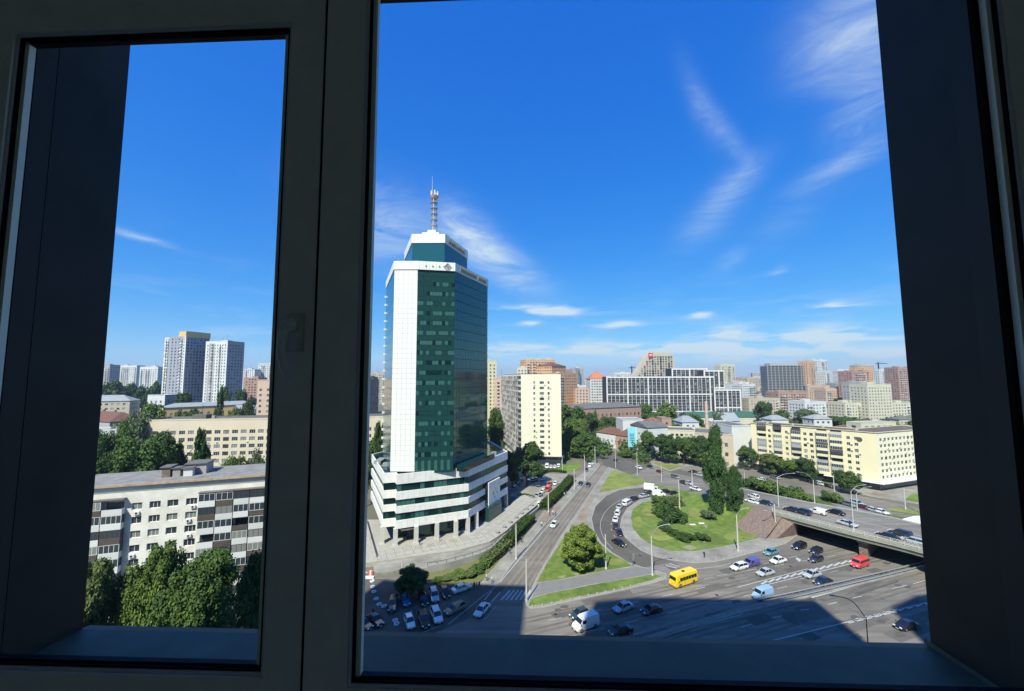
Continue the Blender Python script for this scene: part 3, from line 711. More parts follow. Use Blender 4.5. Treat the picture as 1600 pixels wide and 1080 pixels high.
# ------------------------------------------------------------------ buildings
m_wglass = mat('window_glass', (.035,.045,.055), .12, spec=.6, island=.6)
m_wglassl = mat('window_curtained', (.20,.21,.20), .3, spec=.5, island=.5)
m_white = mat('window_frame_white', (.66,.66,.63), .6)
m_brownf = mat('balcony_brown', (.105,.085,.07), .8, var=.3, scale=1.5)
m_rooff = mat('roof_felt', (.16,.155,.145), .95, var=.3, scale=.35, detail=9)
m_roofl = mat('roof_light', (.33,.33,.31), .9, var=.25, scale=.3, detail=9)
m_roofr = mat('roof_redbrown', (.17,.085,.06), .85, var=.2, scale=.6)
m_roofg = mat('roof_green', (.04,.12,.08), .7)
m_roofgrey = mat('roof_grey_metal', (.30,.32,.33), .6, var=.15, scale=.5)
def V2(p): return Vector((p[0], p[1]))
def wallgrid(mb, A, B, z0, z1, ucuts, vcuts, depth=.18, m=0, mg=1):
    """wall from A to B with one opening for every column interval x row interval; returns the openings"""
    A, B = V2(A), V2(B); u = (B-A); L = u.length; u.normalize(); n = Vector((u.y, -u.x))
    def q(a, z, b=0.0): return (A.x+u.x*a+n.x*b, A.y+u.y*a+n.y*b, z)
    holes = []; x = 0
    for (a, b) in ucuts:
        if a > x: mb.quad(q(x,z0), q(a,z0), q(a,z1), q(x,z1), m)
        z = z0
        for (c, d) in vcuts:
            mb.quad(q(a,z), q(b,z), q(b,c), q(a,c), m); z = d
            holes.append((a, b, c, d))
            mb.quad(q(a,c), q(b,c), q(b,c,-depth), q(a,c,-depth), m); mb.quad(q(a,d,-depth), q(b,d,-depth), q(b,d), q(a,d), m)
            mb.quad(q(a,c), q(a,c,-depth), q(a,d,-depth), q(a,d), m); mb.quad(q(b,c,-depth), q(b,c), q(b,d), q(b,d,-depth), m)
        mb.quad(q(a,z), q(b,z), q(b,z1), q(a,z1), m); x = b
    if x < L: mb.quad(q(x,z0), q(L,z0), q(L,z1), q(x,z1), m)
    return holes, A, u, n
WCACHE = {}
def window_mesh(w, h, style, depth):
    k = (round(w,2), round(h,2), style)
    if k in WCACHE: return WCACHE[k]
    f = MB(); g = MB(); t = .08
    for b in ((0,t,0,h),(w-t,w,0,h),(t,w-t,0,t),(t,w-t,h-t,h)): f.box(b[0],b[1],0,.06,b[2],b[3])
    nm = 1 if w < 1.8 else 2
    if style == 'balcony': nm = max(2, int(w/.75))
    for i in range(nm): x = w*(i+1)/(nm+1); f.box(x-.035,x+.035,0,.055,t,h-t)
    for i in range(nm+1):
        x0 = w*i/(nm+1) + .03; x1 = w*(i+1)/(nm+1) - .03
        g.quad((x0,.03,t),(x1,.03,t),(x1,.03,h-t),(x0,.03,h-t))
    WCACHE[k] = (f.mesh('window', [m_white]), g.mesh('pane', [m_wglass]), g.mesh('pane', [m_wglassl]), f.mesh('window', [m_brownf]))
    return WCACHE[k]
def place_windows(par, holes, A, u, n, depth, style='win', sub=True):
    ang = math.atan2(u.y, u.x)
    for (a, b, c, d) in holes:
        fm, g1, g2, fb = window_mesh(b-a, d-c, style, depth)
        if random.random() < .2: fm = fb
        loc = (A.x+u.x*a-n.x*depth, A.y+u.y*a-n.y*depth, c)
        w = link('window', fm, par, loc=loc, rz=ang); link('pane', g1 if random.random() < .7 else g2, w)
def join_windows(mb, holes, A, u, n, depth, mfr=0, mgl=1, mgl2=2, cross=True):
    for (a, b, c, d) in holes:
        mg = mgl if random.random() < .7 else mgl2
        def q(x, z, o): return (A.x+u.x*x+n.x*o, A.y+u.y*x+n.y*o, z)
        o = -depth + .01; mb.quad(q(a,c,o), q(b,c,o), q(b,d,o), q(a,d,o), mg)
        if cross:
            o += .03; t = .08; xm = (a+b)/2
            for (x0,x1,z0,z1) in ((a,a+t,c,d),(b-t,b,c,d),(xm-t/2,xm+t/2,c,d),(a,b,c,c+t),(a,b,d-t,d)):
                mb.quad(q(x0,z0,o), q(x1,z0,o), q(x1,z1,o), q(x0,z1,o), mfr)
def cols(L, pitch, w, margin=1.2):
    n = max(1, int((L-2*margin+pitch-w)/pitch)); tot = n*pitch-(pitch-w); x = (L-tot)/2
    return [(x+i*pitch, x+i*pitch+w) for i in range(n)]
def rows(z0, z1, fh, wh, sill=.9, top=1.0, first=0):
    out = []; z = z0 + first
    while z + sill + wh <= z1 - top + .01: out.append((z+sill, z+sill+wh)); z += fh
    return out
def flat_roof(root, poly, z1, ma=None, wall=None, par=.6, nbox=1, boxm=None, seed=0):
    rnd = random.Random(seed)
    s = MB(); s.prism(poly, z1-par-.15, z1-par); s.build('roof', ma or m_rooff, root)
    cx = sum(p[0] for p in poly)/len(poly); cy = sum(p[1] for p in poly)/len(poly)
    s = MB(); n = len(poly); q = [(cx+(p[0]-cx)*(1-.5/max(3,math.hypot(p[0]-cx,p[1]-cy))), cy+(p[1]-cy)*(1-.5/max(3,math.hypot(p[0]-cx,p[1]-cy)))) for p in poly]
    for i in range(n):
        a, b, c, d = poly[i], poly[(i+1)%n], q[(i+1)%n], q[i]
        s.quad((*a,z1),(*b,z1),(*c,z1),(*d,z1)); s.quad((*d,z1),(*c,z1),(*c,z1-par),(*d,z1-par))
    s.build('parapet', wall or m_conc, root)
    A, B = Vector(poly[0]), Vector(poly[1]); u = (B-A); L = u.length; u.normalize(); w = (Vector(poly[-1])-A); D = w.length; w.normalize()
    if nbox:
        for k in range(nbox):
            a = L*(k+.5)/nbox + rnd.uniform(-1,1); b = D*rnd.uniform(.45,.6); s = MB(); bw = min(3.2, L*.2); bd = min(2.4, D*.25); bh = rnd.uniform(1.6,2.8)
            c = A+u*a+w*b; ps = [c-u*bw-w*bd, c+u*bw-w*bd, c+u*bw+w*bd, c-u*bw+w*bd]
            s.prism([(p.x,p.y) for p in ps], z1-par, z1-par+bh, bottom=False); s.build('lift_housing', boxm or wall or m_conc, root)
            if rnd.random() < .7: s = MB(); s.cyl((c.x,c.y,z1),(c.x,c.y,z1+bh+rnd.uniform(3,8)),.14,.06,5); s.build('antenna', m_dark, root)
            if rnd.random() < .6: s = MB(); e = c+u*rnd.uniform(4,6); s.box(e.x-.8,e.x+.8,e.y-.6,e.y+.6,z1-par,z1+rnd.uniform(.4,1.4)); s.build('roof_vent', m_conc, root)
def block(name, label, A, B, t, z1, wall, fh=2.9, pitch=3.4, ww=1.6, wh=1.5, z0=None, roof='flat', roofm=None, sides=True, indiv=False, group=None,
          sill=.9, top=1.0, wall2=None, nbox=1, cross=True, first=0, cat='building', bands=None, bays=0, par=.6, roofh=3.0, margin=1.2, depth=.18, seed=0, parwall=None, front=True):
    A, B = V2(A), V2(B); u = (B-A).normalized(); n = Vector((u.y,-u.x)); C, D = B-n*t, A-n*t
    if z0 is None: z0 = terrain(A.x, A.y) - .3
    root = thing(name, label, cat, group=group); root.location = (0,0,0)
    wl_ = MB(); gl = MB(); poly = [(A.x,A.y),(B.x,B.y),(C.x,C.y),(D.x,D.y)]
    allh = []
    faces = [(A,B,0)] + ([(B,C,1),(D,A,1)] if sides else [])
    vr = rows(z0, z1, fh, wh, sill, top, first)
    for (p, q, sd) in faces:
        L = (q-p).length
        if (sd == 0 and not front) or (sd == 1 and L < 4): cu = []
        else: cu = cols(L, pitch, ww, margin)
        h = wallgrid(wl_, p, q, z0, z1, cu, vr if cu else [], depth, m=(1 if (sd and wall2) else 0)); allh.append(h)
    if not sides:
        for p, q in ((B,C),(D,A)): wl_.quad((p.x,p.y,z0),(q.x,q.y,z0),(q.x,q.y,z1),(p.x,p.y,z1), 1 if wall2 else 0)
    wl_.quad((C.x,C.y,z0),(D.x,D.y,z0),(D.x,D.y,z1),(C.x,C.y,z1), 0)
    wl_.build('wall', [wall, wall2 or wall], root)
    for i, (h, a, uu, nn) in enumerate(allh):
        if not h: continue
        if indiv and i < indiv: place_windows(root, h, a, uu, nn, depth); scatter_ac(root, h, a, uu, nn, .15, 6)
        else:
            g = MB(); join_windows(g, h, a, uu, nn, depth, cross=cross); o = g.build('window', [m_white, m_wglass, m_wglassl], root); o['kind'] = 'stuff'
    if bays:
        s = MB(); L = (B-A).length; k = 0; rb = random.Random(seed+int(abs(A.x)))
        for (a, b) in cols(L, pitch, ww, margin):
            if k % bays == rb.randrange(bays):
                for (c, d) in vr: s.obox((A.x,A.y), u, n, a-.5, b+.5, 0, 1.1, c-.85, c+.15)
            k += 1
        if s.v: o = s.build('balcony', mat('bay_balconies', (.50,.48,.45), .85, island=.4), root); o['kind'] = 'stuff'
    if roof == 'flat': flat_roof(root, poly, z1, roofm, parwall or wall, par, nbox, seed=seed)
    else:
        e = .5; ps = [A-u*e+n*e, B+u*e+n*e, C+u*e-n*e, D-u*e-n*e]; s = MB()
        if roof == 'gable': r0, r1 = (A+D)/2-u*e, (B+C)/2+u*e
        else: k = min(t/2, (B-A).length/3); r0, r1 = (A+D)/2+u*k, (B+C)/2-u*k
        v = [(p.x,p.y,z1) for p in ps] + [(r0.x,r0.y,z1+roofh),(r1.x,r1.y,z1+roofh)]
        s.add(v, [(0,1,5,4),(2,3,4,5),(1,2,5),(3,0,4),(3,2,1,0)]); r = s.build('roof', roofm or m_roofr, root)
        s = MB(); c = r0.lerp(r1, .3); s.box(c.x-.4,c.x+.4,c.y-.4,c.y+.4,z1+roofh-1.2,z1+roofh+.7); c = r0.lerp(r1, .75); s.box(c.x-.4,c.x+.4,c.y-.4,c.y+.4,z1+roofh-1.2,z1+roofh+.7); s.build('chimney', m_red, r)
    return root
def px_block(name, label, xa, xb, yt, da, db, t, wall, base=None, **k):
    """front runs from column xa (at distance da) to column xb (at distance db); its top is seen at yt"""
    a = P(xa, yt, da); b = P(xb, yt, db)
    z1 = (a.z+b.z)/2
    return block(name, label, (a.x,a.y), (b.x,b.y), t, z1, wall, **k)

def wc(n, c, **k): return mat(n, c, .88, var=k.pop('var', .1), scale=k.pop('scale', .12), detail=8, **k)
w_cream = wc('wall_cream', (.60,.56,.42)); w_yel = wc('wall_pale_yellow', (.74,.66,.43), var=.06); w_yel2 = wc('wall_yellow', (.66,.46,.20))
w_white = wc('wall_white', (.62,.62,.60)); w_beige = wc('wall_beige', (.64,.54,.40)); w_pink = wc('wall_pink', (.56,.41,.31)); w_grey = wc('wall_grey', (.36,.35,.34))
w_brick = wc('wall_brick', (.40,.26,.20)); w_orange = wc('wall_orange', (.64,.38,.22)); w_redb = wc('wall_redbrick', (.40,.25,.20)); w_tan = wc('wall_tan', (.50,.43,.32)); w_dgrey = wc('wall_darkgrey', (.05,.053,.06))
w_block = mat('wall_whitewashed_panels', (.78,.76,.69), .9, col2=(.62,.58,.50), scale=.5, detail=9)

# ============ the green glass office tower
TG = thing('office_tower', 'tall office tower of green mirror glass and white panels with a lattice mast on top', 'tower')
m_gpan = mat('green_glass', (.016,.066,.060), .08, metal=.25, spec=.7, island=.12)
m_gpanl = mat('green_glass_pale', (.042,.125,.108), .15, metal=.1, spec=.6, island=.5)
m_gdark = mat('green_glass_deep', (.008,.035,.033), .04, metal=.35, spec=.9, island=.15)
m_mirror = mat('mirror_glass_green', (.042,.120,.105), .05, metal=.55, spec=.6, island=.10)
m_bluegl = mat('blue_green_glass', (.02,.115,.125), .12, metal=.3, spec=.7)
m_wpan = mat('white_panel', (.76,.76,.70), .45, var=.05, scale=.5, island=.035)
m_joint = mat('panel_joint', (.33,.33,.31), .8)
m_mull = mat('green_mullion', (.01,.05,.045), .3, metal=.3)
m_stain = mat('white_band_stained', (.80,.79,.74), .7, col2=(.70,.66,.60), scale=.7, detail=9)
m_gold = mat('gold_letters', (.42,.36,.20), .35, metal=.4)
ZR = 20.8; ZP = 80.8; ZT2 = 83.4
t0, t1, t2, t3 = [V2(G(*q, ZR)) for q in ((609.5,737),(647.5,737),(708,734),(761.5,712))]
t6 = V2(P(604,437,142)); dT = (t6-t0)
t4 = t3 + Vector((-6,16)); t5 = t6 + Vector((10,14))
TP = [(p.x,p.y) for p in (t0,t1,t2,t3,t4,t5,t6)]
def shrink(poly, d):
    n = len(poly); out = []
    for i in range(n):
        p0, p1, p2 = Vector(poly[i-1]), Vector(poly[i]), Vector(poly[(i+1)%n])
        a = (p1-p0).normalized(); b = (p2-p1).normalized(); na = Vector((-a.y,a.x)); nb = Vector((-b.y,b.x)); k = (na+nb); k /= max(.3, k.dot(na))
        out.append((p1.x+k.x*d, p1.y+k.y*d))
    return out
s = MB(); s.prism(shrink(TP, .25), ZR-.5, ZP+.6); s.build('core', m_mull, TG)
NF = 20; FH = (ZP-ZR)/NF
def panels(par, A, B, z0, nrow, fh, ncol, specs, out=.0, proud=.10, name='panel', gap=.035):
    """specs: function(row, col) -> list of (material key, fraction from, fraction to) bands of that storey bay"""
    A, B = V2(A), V2(B); u = (B-A); L = u.length; u.normalize(); ang = math.atan2(u.y,u.x); n = Vector((u.y,-u.x)); cw = L/ncol; cache = {}
    for r in range(nrow):
        for c in range(ncol):
            for (ma, f0, f1) in specs(r, c):
                k = (ma.name, round(f1-f0,3))
                if k not in cache:
                    b = MB(); h = (f1-f0)*fh; g = gap
                    b.add([(g,0,g),(cw-g,0,g),(cw-g,0,h-g),(g,0,h-g),(g,.12,g),(cw-g,.12,g),(cw-g,.12,h-g),(g,.12,h-g)], [(0,1,2,3),(0,4,5,1),(1,5,6,2),(2,6,7,3),(3,7,4,0)]); cache[k] = b.mesh(name, [ma])
                p = A + u*(cw*c) + n*out
                o = link(name, cache[k], par, loc=(p.x,p.y,z0+r*fh+f0*fh)); o.rotation_euler = (random.uniform(-.0016,.0016), random.uniform(-.0, .0), ang+random.uniform(-.0014,.0014))
rnd = random.Random(3)
# white panelled pier: 5 columns x 40 half-storey rows would pass the limit, so 5 x 40 panels in 200 pieces
panels(TG, t0, t1, ZR, 40, FH/2, 5, lambda r, c: [(m_wpan, 0, 1)], name='white_panel', gap=.022)
s = MB(); u = (t1-t0).normalized(); n = Vector((u.y,-u.x)); L = (t1-t0).length
s.obox((t0.x,t0.y), u, n, 0, L, -.3, -.14, ZR, ZP); s.build('joint_backing', m_joint, TG)
# front green face: a row of clearer panes in every storey, spandrels between
def spec_front(r, c):
    if r == 0: return [(m_gpanl if c % 2 == 0 else m_gpan, 0, 1)]
    lit = rnd.random()
    m_ = m_gpanl if lit < .50 else (m_gdark if lit < .66 else m_gpan)
    if r >= 19: m_ = m_gpan
    return [(m_gpan, 0, .36), (m_, .36, .76), (m_gpan, .76, 1)] if False else [(m_, .36, .78)]
panels(TG, t1, t2, ZR, NF, FH, 12, spec_front, out=.02, name='pane')
def span_front(r, c): return [(m_gpan, -.22, .36)]
panels(TG, t1, t2, ZR, NF, FH, 6, span_front, out=.012, name='spandrel_panel')
panels(TG, t2, t3, ZR, NF*1, FH, 13, lambda r, c: [(m_mirror, 0, 1)], name='pane', gap=.07)
panels(TG, t6, t0, ZR, NF, FH, 5, lambda r, c: [(m_bluegl, 0, 1)], name='side_pane')
# small white ledges down the left edge
for r in range(1, NF): 
    s = MB(); uu = (t0-t6).normalized(); nn = Vector((uu.y,-uu.x)); s.obox((t6.x,t6.y), uu, nn, -.6, .5, 0, .5, ZR+r*FH-.5, ZR+r*FH+.2); s.build('ledge', m_wpan, TG)
# top parapet band, stepped a little forward of the panels
def band(par, poly, z0, z1, ma, d=.22, name='parapet', closed=True, segs=None):
    s = MB(); n = len(poly); o = shrink(poly, -d); i_ = shrink(poly, .3)
    for i in (segs if segs is not None else range(n)):
        j = (i+1) % n
        s.quad((*o[i],z0),(*o[j],z0),(*o[j],z1),(*o[i],z1)); s.quad((*o[i],z1),(*o[j],z1),(*i_[j],z1),(*i_[i],z1)); s.quad((*i_[i],z1),(*i_[j],z1),(*i_[j],z0),(*i_[i],z0)); s.quad((*i_[i],z0),(*i_[j],z0),(*o[j],z0),(*o[i],z0))
    return s.build(name, ma, par)
band(TG, TP, ZP, ZT2, m_wpan)
s = MB(); s.prism(shrink(TP,.35), ZP+.6, ZP+.9); s.build('roof', m_rooff, TG)
for i in range(11):
    s = MB(); p = t1.lerp(t2, (i+.5)/11); u = (t2-t1).normalized(); n = Vector((u.y,-u.x)); s.obox((p.x,p.y), u, n, -.03, .03, .2, .232, ZP+.1, ZT2-.1); s.build('parapet_joint', m_joint, TG)
# penthouse
h0, h1, h2, h3 = V2(P(644.5,361,121)), V2(P(695,361,121)), V2(P(730,390,137.7)), V2(P(633,391,139))
h23 = h2 + Vector((-7,9))
HP = [(p.x,p.y) for p in (h0,h1,h2,h23,h3)]
s = MB(); s.prism(HP, ZP, 90.6); s.build('penthouse_glass', m_bluegl, TG)
band(TG, HP, 90.6, 93.5, m_wpan); s = MB(); s.prism(shrink(HP,.3), 92.6, 93.0); s.build('roof', m_roofl, TG)
HQ = shrink(HP, 3.4); s = MB(); s.prism([(x, y) for x, y in HQ], 93, 95.4); s.build('roof_step', m_wpan, TG)
s = MB(); q = shrink(HP, 5.5); s.prism(q, 95.4, 97.0); s.build('roof_step', m_wpan, TG)
# letters standing on the shaded parapets: too small to read in the photograph
def letters(par, A, B, z, h, n, a0, a1):
    A, B = V2(A), V2(B); u = (B-A); L = u.length; u.normalize(); nn = Vector((u.y,-u.x)); r2 = random.Random(n)
    for i in range(n):
        if n > 12 and i == 12: continue
        x = L*(a0+(a1-a0)*i/n); w = L*(a1-a0)/n*.62; s = MB(); t = h*.16
        P_ = (A.x,A.y); s.obox(P_,u,nn,x,x+t,.30,.5,z,z+h)
        k = r2.randint(0,4)
        if k in (0,1,3): s.obox(P_,u,nn,x+w-t,x+w,.30,.5,z,z+h)
        if k in (0,2,4): s.obox(P_,u,nn,x+t,x+w-t*(k==0),.30,.5,z+h-t,z+h)
        if k in (1,2): s.obox(P_,u,nn,x+t,x+w-t*(k==1),.30,.5,z+h*.45,z+h*.45+t)
        if k in (3,4,2): s.obox(P_,u,nn,x+t,x+w-t*(k==3),.30,.5,z,z+t)
        s.build('letter', m_gold, par)
letters(TG, t2, t3, ZP+.55, 1.5, 20, .12, .93)
letters(TG, h1, h2, 91.1, 1.7, 11, .12, .88)
# diamond emblem on the front parapet and three small marks
u = (t2-t1).normalized(); n = Vector((u.y,-u.x)); L = (t2-t1).length
def dia(cx, cz, r, w, ma, out):
    s = MB(); C_ = t1 + u*cx + n*out
    def q(a, z, o=0): return (C_.x+u.x*a+n.x*o, C_.y+u.y*a+n.y*o, cz+z)
    o = [(0,-r),(r,0),(0,r),(-r,0)]; i_ = [(0,-r+w),(r-w,0),(0,r-w),(-r+w,0)]
    for k in range(4):
        a, b, c, d = o[k], o[(k+1)%4], i_[(k+1)%4], i_[k]
        s.quad(q(*a),q(*b),q(*c),q(*d)); s.quad(q(*a),q(*a,-.15),q(*b,-.15),q(*b))
    return s
dia(L*.80, ZP+1.15, 1.25, .3, m_gold, .42).build('emblem', mat('emblem_grey',(.25,.25,.26),.5), TG)
dia(L*.80, ZP+1.25, .55, .53, m_gold, .40).build('emblem', m_gold, TG)
for k in range(3): dia(L*(.22+.18*k), ZP+1.2, .28, .27, m_gold, .40).build('emblem', m_gold, TG)
# mast: three legs, rings and a platform
mc = P(678, 354, 128); mx, my = mc.x, mc.y; zb = 97.0
s = MB()
for k in range(3):
    a = 2*math.pi*k/3+.4; s.cyl((mx+1.0*math.cos(a),my+1.0*math.sin(a),zb),(mx+.75*math.cos(a),my+.75*math.sin(a),ZT(678,305,128)),.13,.10,6)
for j in range(8):
    z = zb + j*1.35
    for k in range(3):
        a = 2*math.pi*k/3+.4; b = a+2*math.pi/3; r_ = 1-.03*j
        s.cyl((mx+r_*math.cos(a),my+r_*math.sin(a),z),(mx+r_*math.cos(b),my+r_*math.sin(b),z+1.35),.06,.06,4)
s.build('mast_legs', mat('mast_paint',(.62,.60,.58),.6), TG)
for j in range(5):
    z = zb + 1.9 + j*2.0; s = MB(); s.cyl((mx,my,z),(mx,my,z+.16),1.25,1.25,14); s.build('mast_ring', m_steel, TG)
s = MB(); z = ZT(678,311,128); s.cyl((mx,my,z),(mx,my,z+.9),1.1,1.5,14); s.build('mast_platform', mat('mast_red',(.55,.32,.27),.6), TG)
s = MB()
for k in range(5): a = k*1.256; s.box(mx+1.1*math.cos(a)-.22,mx+1.1*math.cos(a)+.22,my+1.1*math.sin(a)-.15,my+1.1*math.sin(a)+.15,z+.8,z+2.6)
s.build('antenna', m_pole, TG)
s = MB(); s.cyl((mx-.7,my,z),(mx-.75,my,ZT(674,275,128)),.10,.04,6); s.cyl((mx+.1,my,z),(mx+.1,my,z+3.4),.16,.05,6); s.build('antenna', m_pole, TG)
# ---- podium: four white bands with green window bands on columns
p0, p2, pB, pC = [V2(G(*q, 1.2)) for q in ((597,850.5),(618,853.6),(731.6,834),(793,791))]
p1 = V2(G(613.5,851,1.2)) + Vector((0,1.2)); pF = V2(G(581,710,ZR)); pD = pC + Vector((-7,22)); pE = pF + Vector((9,22))
PP = [(p.x,p.y) for p in (p0,p1,p2,pB,pC,pD,pE,pF)]
PO = thing('podium_building', 'white banded five storey office block wrapped round the foot of the green tower', 'building')
s = MB(); s.prism(shrink(PP, .35), 5.9, ZR-.4, bottom=True); s.build('window_band', m_gdark, PO)
for (za, zb_) in ((18.0,20.8),(13.7,15.9),(10.0,11.9),(5.8,8.0)): band(PO, PP, za, zb_, m_stain, d=.06, name='wall_band')
s = MB(); s.prism(shrink(PP, .3), ZR-.9, ZR-.6); s.build('roof', m_rooff, PO)
# panes in the window bands on the two seen faces
for (A, B, nc) in ((p2,pB,16),(pB,pC,14),(p0,p1,2),(pF,p0,11)):
    for (za, zb_) in ((15.9,18.0),(11.9,13.7),(8.0,10.0)):
        u = (B-A); L = u.length; u.normalize(); n = Vector((u.y,-u.x)); ang = math.atan2(u.y,u.x); cw = L/nc
        for c in range(nc):
            if A == pB and za < 9 and c > 8: continue
            b = MB(); b.box(.05,cw-.05,0,.06,.04,zb_-za-.04); q = A+u*cw*c-n*.28
            lit = rnd.random(); ma = m_gpanl if (lit < .28 and A != pB) else (m_gpan if lit < .6 else m_gdark)
            b.build('pane', ma, PO).location = (q.x,q.y,za); bpy.context.scene.collection.objects[-1].rotation_euler = (0,0,ang)
# vertical joints of the white cladding
for (A, B, nc) in ((p2,pB,13),(pB,pC,12)):
    u = (B-A); L = u.length; u.normalize(); n = Vector((u.y,-u.x)); s = MB()
    for c in range(1, nc):
        for (za, zb_) in ((18.0,20.8),(13.7,15.9),(10.0,11.9),(5.8,8.0)): s.obox((A.x,A.y), u, n, L*c/nc-.02, L*c/nc+.02, .05, .068, za+.02, zb_-.02)
    o = s.build('cladding_joint', m_joint, PO); o['kind'] = 'stuff'
# colonnade
m_col = mat('column_stone', (.55,.53,.48), .8, var=.15, scale=1)
for q in ((597,850.5),(618,853.6),(650.6,849.7),(683,843),(713,840),(731.6,834),(745,825)):
    g = G(*q, 1.2); s = MB(); uu = (pB-p2).normalized(); nn = Vector((uu.y,-uu.x)); s.obox((g.x,g.y), uu, nn, -.55, .55, -1.1, 0, 1.2, 5.8); s.obox((g.x,g.y), uu, nn, -.7, .7, -1.2, .12, 1.2, 1.5); s.build('column', m_col, PO)
for q in ((781,800),(793,791),(768,808)):
    g = G(*q, 1.2); s = MB(); uu = (pC-pB).normalized(); nn = Vector((uu.y,-uu.x)); s.obox((g.x,g.y), uu, nn, -.45, .45, -1.0, 0, 1.2, 5.8); s.build('column', m_col, PO)
inn = shrink(PP, 4.0); s = MB(); s.prism(inn, 1.2, 5.9)
s.build('ground_floor', m_dgl if False else mat('lobby_dark', (.03,.035,.035), .4), PO)
uf = (pB-p2).normalized(); nf = Vector((uf.y,-uf.x)); Lf = (pB-p2).length
for (a0, a1) in ((.30,.53),(.56,.80)):
    s = MB(); s.obox((p2.x,p2.y), uf, nf, Lf*a0, Lf*a1, -3.9, -3.5, 1.25, 5.6); s.build('lobby_glass', m_gpan, PO)
s = MB(); s.obox((p2.x,p2.y), uf, nf, Lf*.08, Lf*.26, -3.4, -1.4, 4.5, 4.9); s.build('canopy', m_stain, PO)
ur = (pC-pB).normalized(); nr = Vector((ur.y,-ur.x)); Lr = (pC-pB).length
s = MB(); s.obox((pB.x,pB.y), ur, nr, Lr*.44, Lr*.74, .1, .55, 5.8, 13.2); s.build('sign_panel', m_stain, PO)
s = MB(); s.obox((pB.x,pB.y), ur, nr, Lr*.38, Lr*.44, .1, .3, 6.2, 13.0); s.build('stair_glass', m_gdark, PO)
s = MB(); s.obox((pB.x,pB.y), ur, nr, Lr*.38, Lr*.72, .1, 1.4, 1.3, 5.7); s.build('entrance_glass', m_gpan, PO)
s = MB()
for (a,z,w,h) in ((.52,9.3,.9,.35),(.55,8.4,.35,1.3),(.60,9.8,.35,1.2),(.63,8.6,1.2,.3),(.56,7.6,1.0,.3)): s.obox((pB.x,pB.y), ur, nr, Lr*a, Lr*a+w, .56, .64, z, z+h)
s.build('wall_emblem', m_joint, PO)
# roof clutter on the podium
for (qx,qy,a,b,h) in ((594,722,2.2,6,.9),(603,729,1.6,1.6,1.2),(770,712,2.5,2,1.3)):
    g = G(qx,qy,ZR-.6); s = MB(); s.box(g.x-a/2,g.x+a/2,g.y-b/2,g.y+b/2,ZR-.6,ZR-.6+h); s.build('roof_unit', m_steel, PO)
sk = V2(t2)-Vector((0,0)); s = MB(); u = (t3-t2).normalized(); n = Vector((u.y,-u.x)); s.obox((t2.x,t2.y), u, n, 1, (t3-t2).length-1, .6, 3.2, ZR-.6, ZR+1.3); s.build('roof_skylight', m_gdark, PO)
# ---- terrace round the podium, its retaining wall and ramp
TZ = 1.2
tpts = [(520,884),(584,878),(660,867),(722,858),(766,846),(790,830),(818,806),(838,790),(850,778),(812,772),(797,790),(740,800),(640,812),(585,812),(520,812)]
s = MB(); s.prism(GP(tpts, TZ), 0, TZ, side=0); structure('terrace', s, m_pave2)
s = MB(); s.prism(GP([(584,880),(660,868.5),(722,859.5),(766,847.5),(790,831.5),(786,842),(766,860),(722,876),(668,888),(640,890),(584,896)], .7), 0, .7); structure('terrace_ramp', s, m_pave)
rw = thing('retaining_wall', 'curved grey retaining wall with a dark rail between the tower terrace and the hedge', 'wall')
ql = spl([G(x, y, 1.5) for x, y in ((668,885),(700,879),(722,873),(746,866),(766,857),(778,846),(792,833),(808,818),(818,810))], 5)
ql = [Vector((p.x,p.y,0)) for p in ql]
s = MB(); a = offset(ql, -.2); b = offset(ql, .2)
def atz(l, z): return [Vector((p.x,p.y,z)) for p in l]
s.strip(atz(a,1.6), atz(b,1.6)); s.strip(atz(b,1.6), atz(b,0)); s.strip(atz(a,0), atz(a,1.6)); s.build('wall', m_conc, rw)
s = MB()
for p, q in zip(ql, ql[1:]): s.cyl(Vector((p.x,p.y,2.3)), Vector((q.x,q.y,2.3)), .05, n=5)
s.build('rail', m_dark, rw)
for p, h in along(ql, 2.4): s = MB(); s.box(-.04,.04,-.04,.04,1.6,2.3); s.build('post', m_dark, rw).location = p
# ornament squares on the paving
for i in range(6):
    for (w, ma) in ((0, m_brown),):
        g0 = V2(p2).lerp(V2(pB), .12+.155*i) + nf*3.2
        s = MB()
        for (a, b, c, d) in ((-1,1,-.75,-.55),(-1,1,.55,.75),(-1,-.8,-.55,.55),(.8,1,-.55,.55),(-.3,.3,-.2,.2)): 
            s.obox((g0.x,g0.y), uf, nf, a, b, c, d, TZ, TZ+.012)
        structure('paving_ornament', s, m_brown)
# joints of the terrace paving and low round planters
s = MB()
for i in range(16):
    g0 = V2(p2).lerp(V2(pB), -.25+.11*i); s.obox((g0.x,g0.y), uf, nf, -.06, .06, 1.4, 7.2, TZ, TZ+.008)
for k in range(3): s.obox((p2.x,p2.y), uf, nf, -5, Lf+4, 1.5+2.6*k, 1.6+2.6*k, TZ, TZ+.0095)
for i in range(12): s.obox((pB.x,pB.y), ur, nr, 2+i*3.0, 2.12+i*3.0, 1.8, 7.5, TZ, TZ+.007)
for k in range(2): s.obox((pB.x,pB.y), ur, nr, 0, 38, 2.2+2.8*k, 2.3+2.8*k, TZ, TZ+.010)
structure('paving_joint', s, mat('joint_grey', (.20,.185,.16), .9))
b = MB(); b.cyl((0,0,0),(0,0,.6),.55,.7,12); b.cyl((0,0,.6),(0,0,.62),.62,.62,12); plm = b.mesh('planter', [m_conc])
for i in range(7):
    g0 = V2(pB) + ur*(4+4.6*i) + nr*7.9; o = link('planter', plm, None, loc=(g0.x,g0.y,TZ)); tag(o, 'round grey concrete planter on the terrace along the shaded side of the podium', 'planter', 'planters along the shaded podium side')
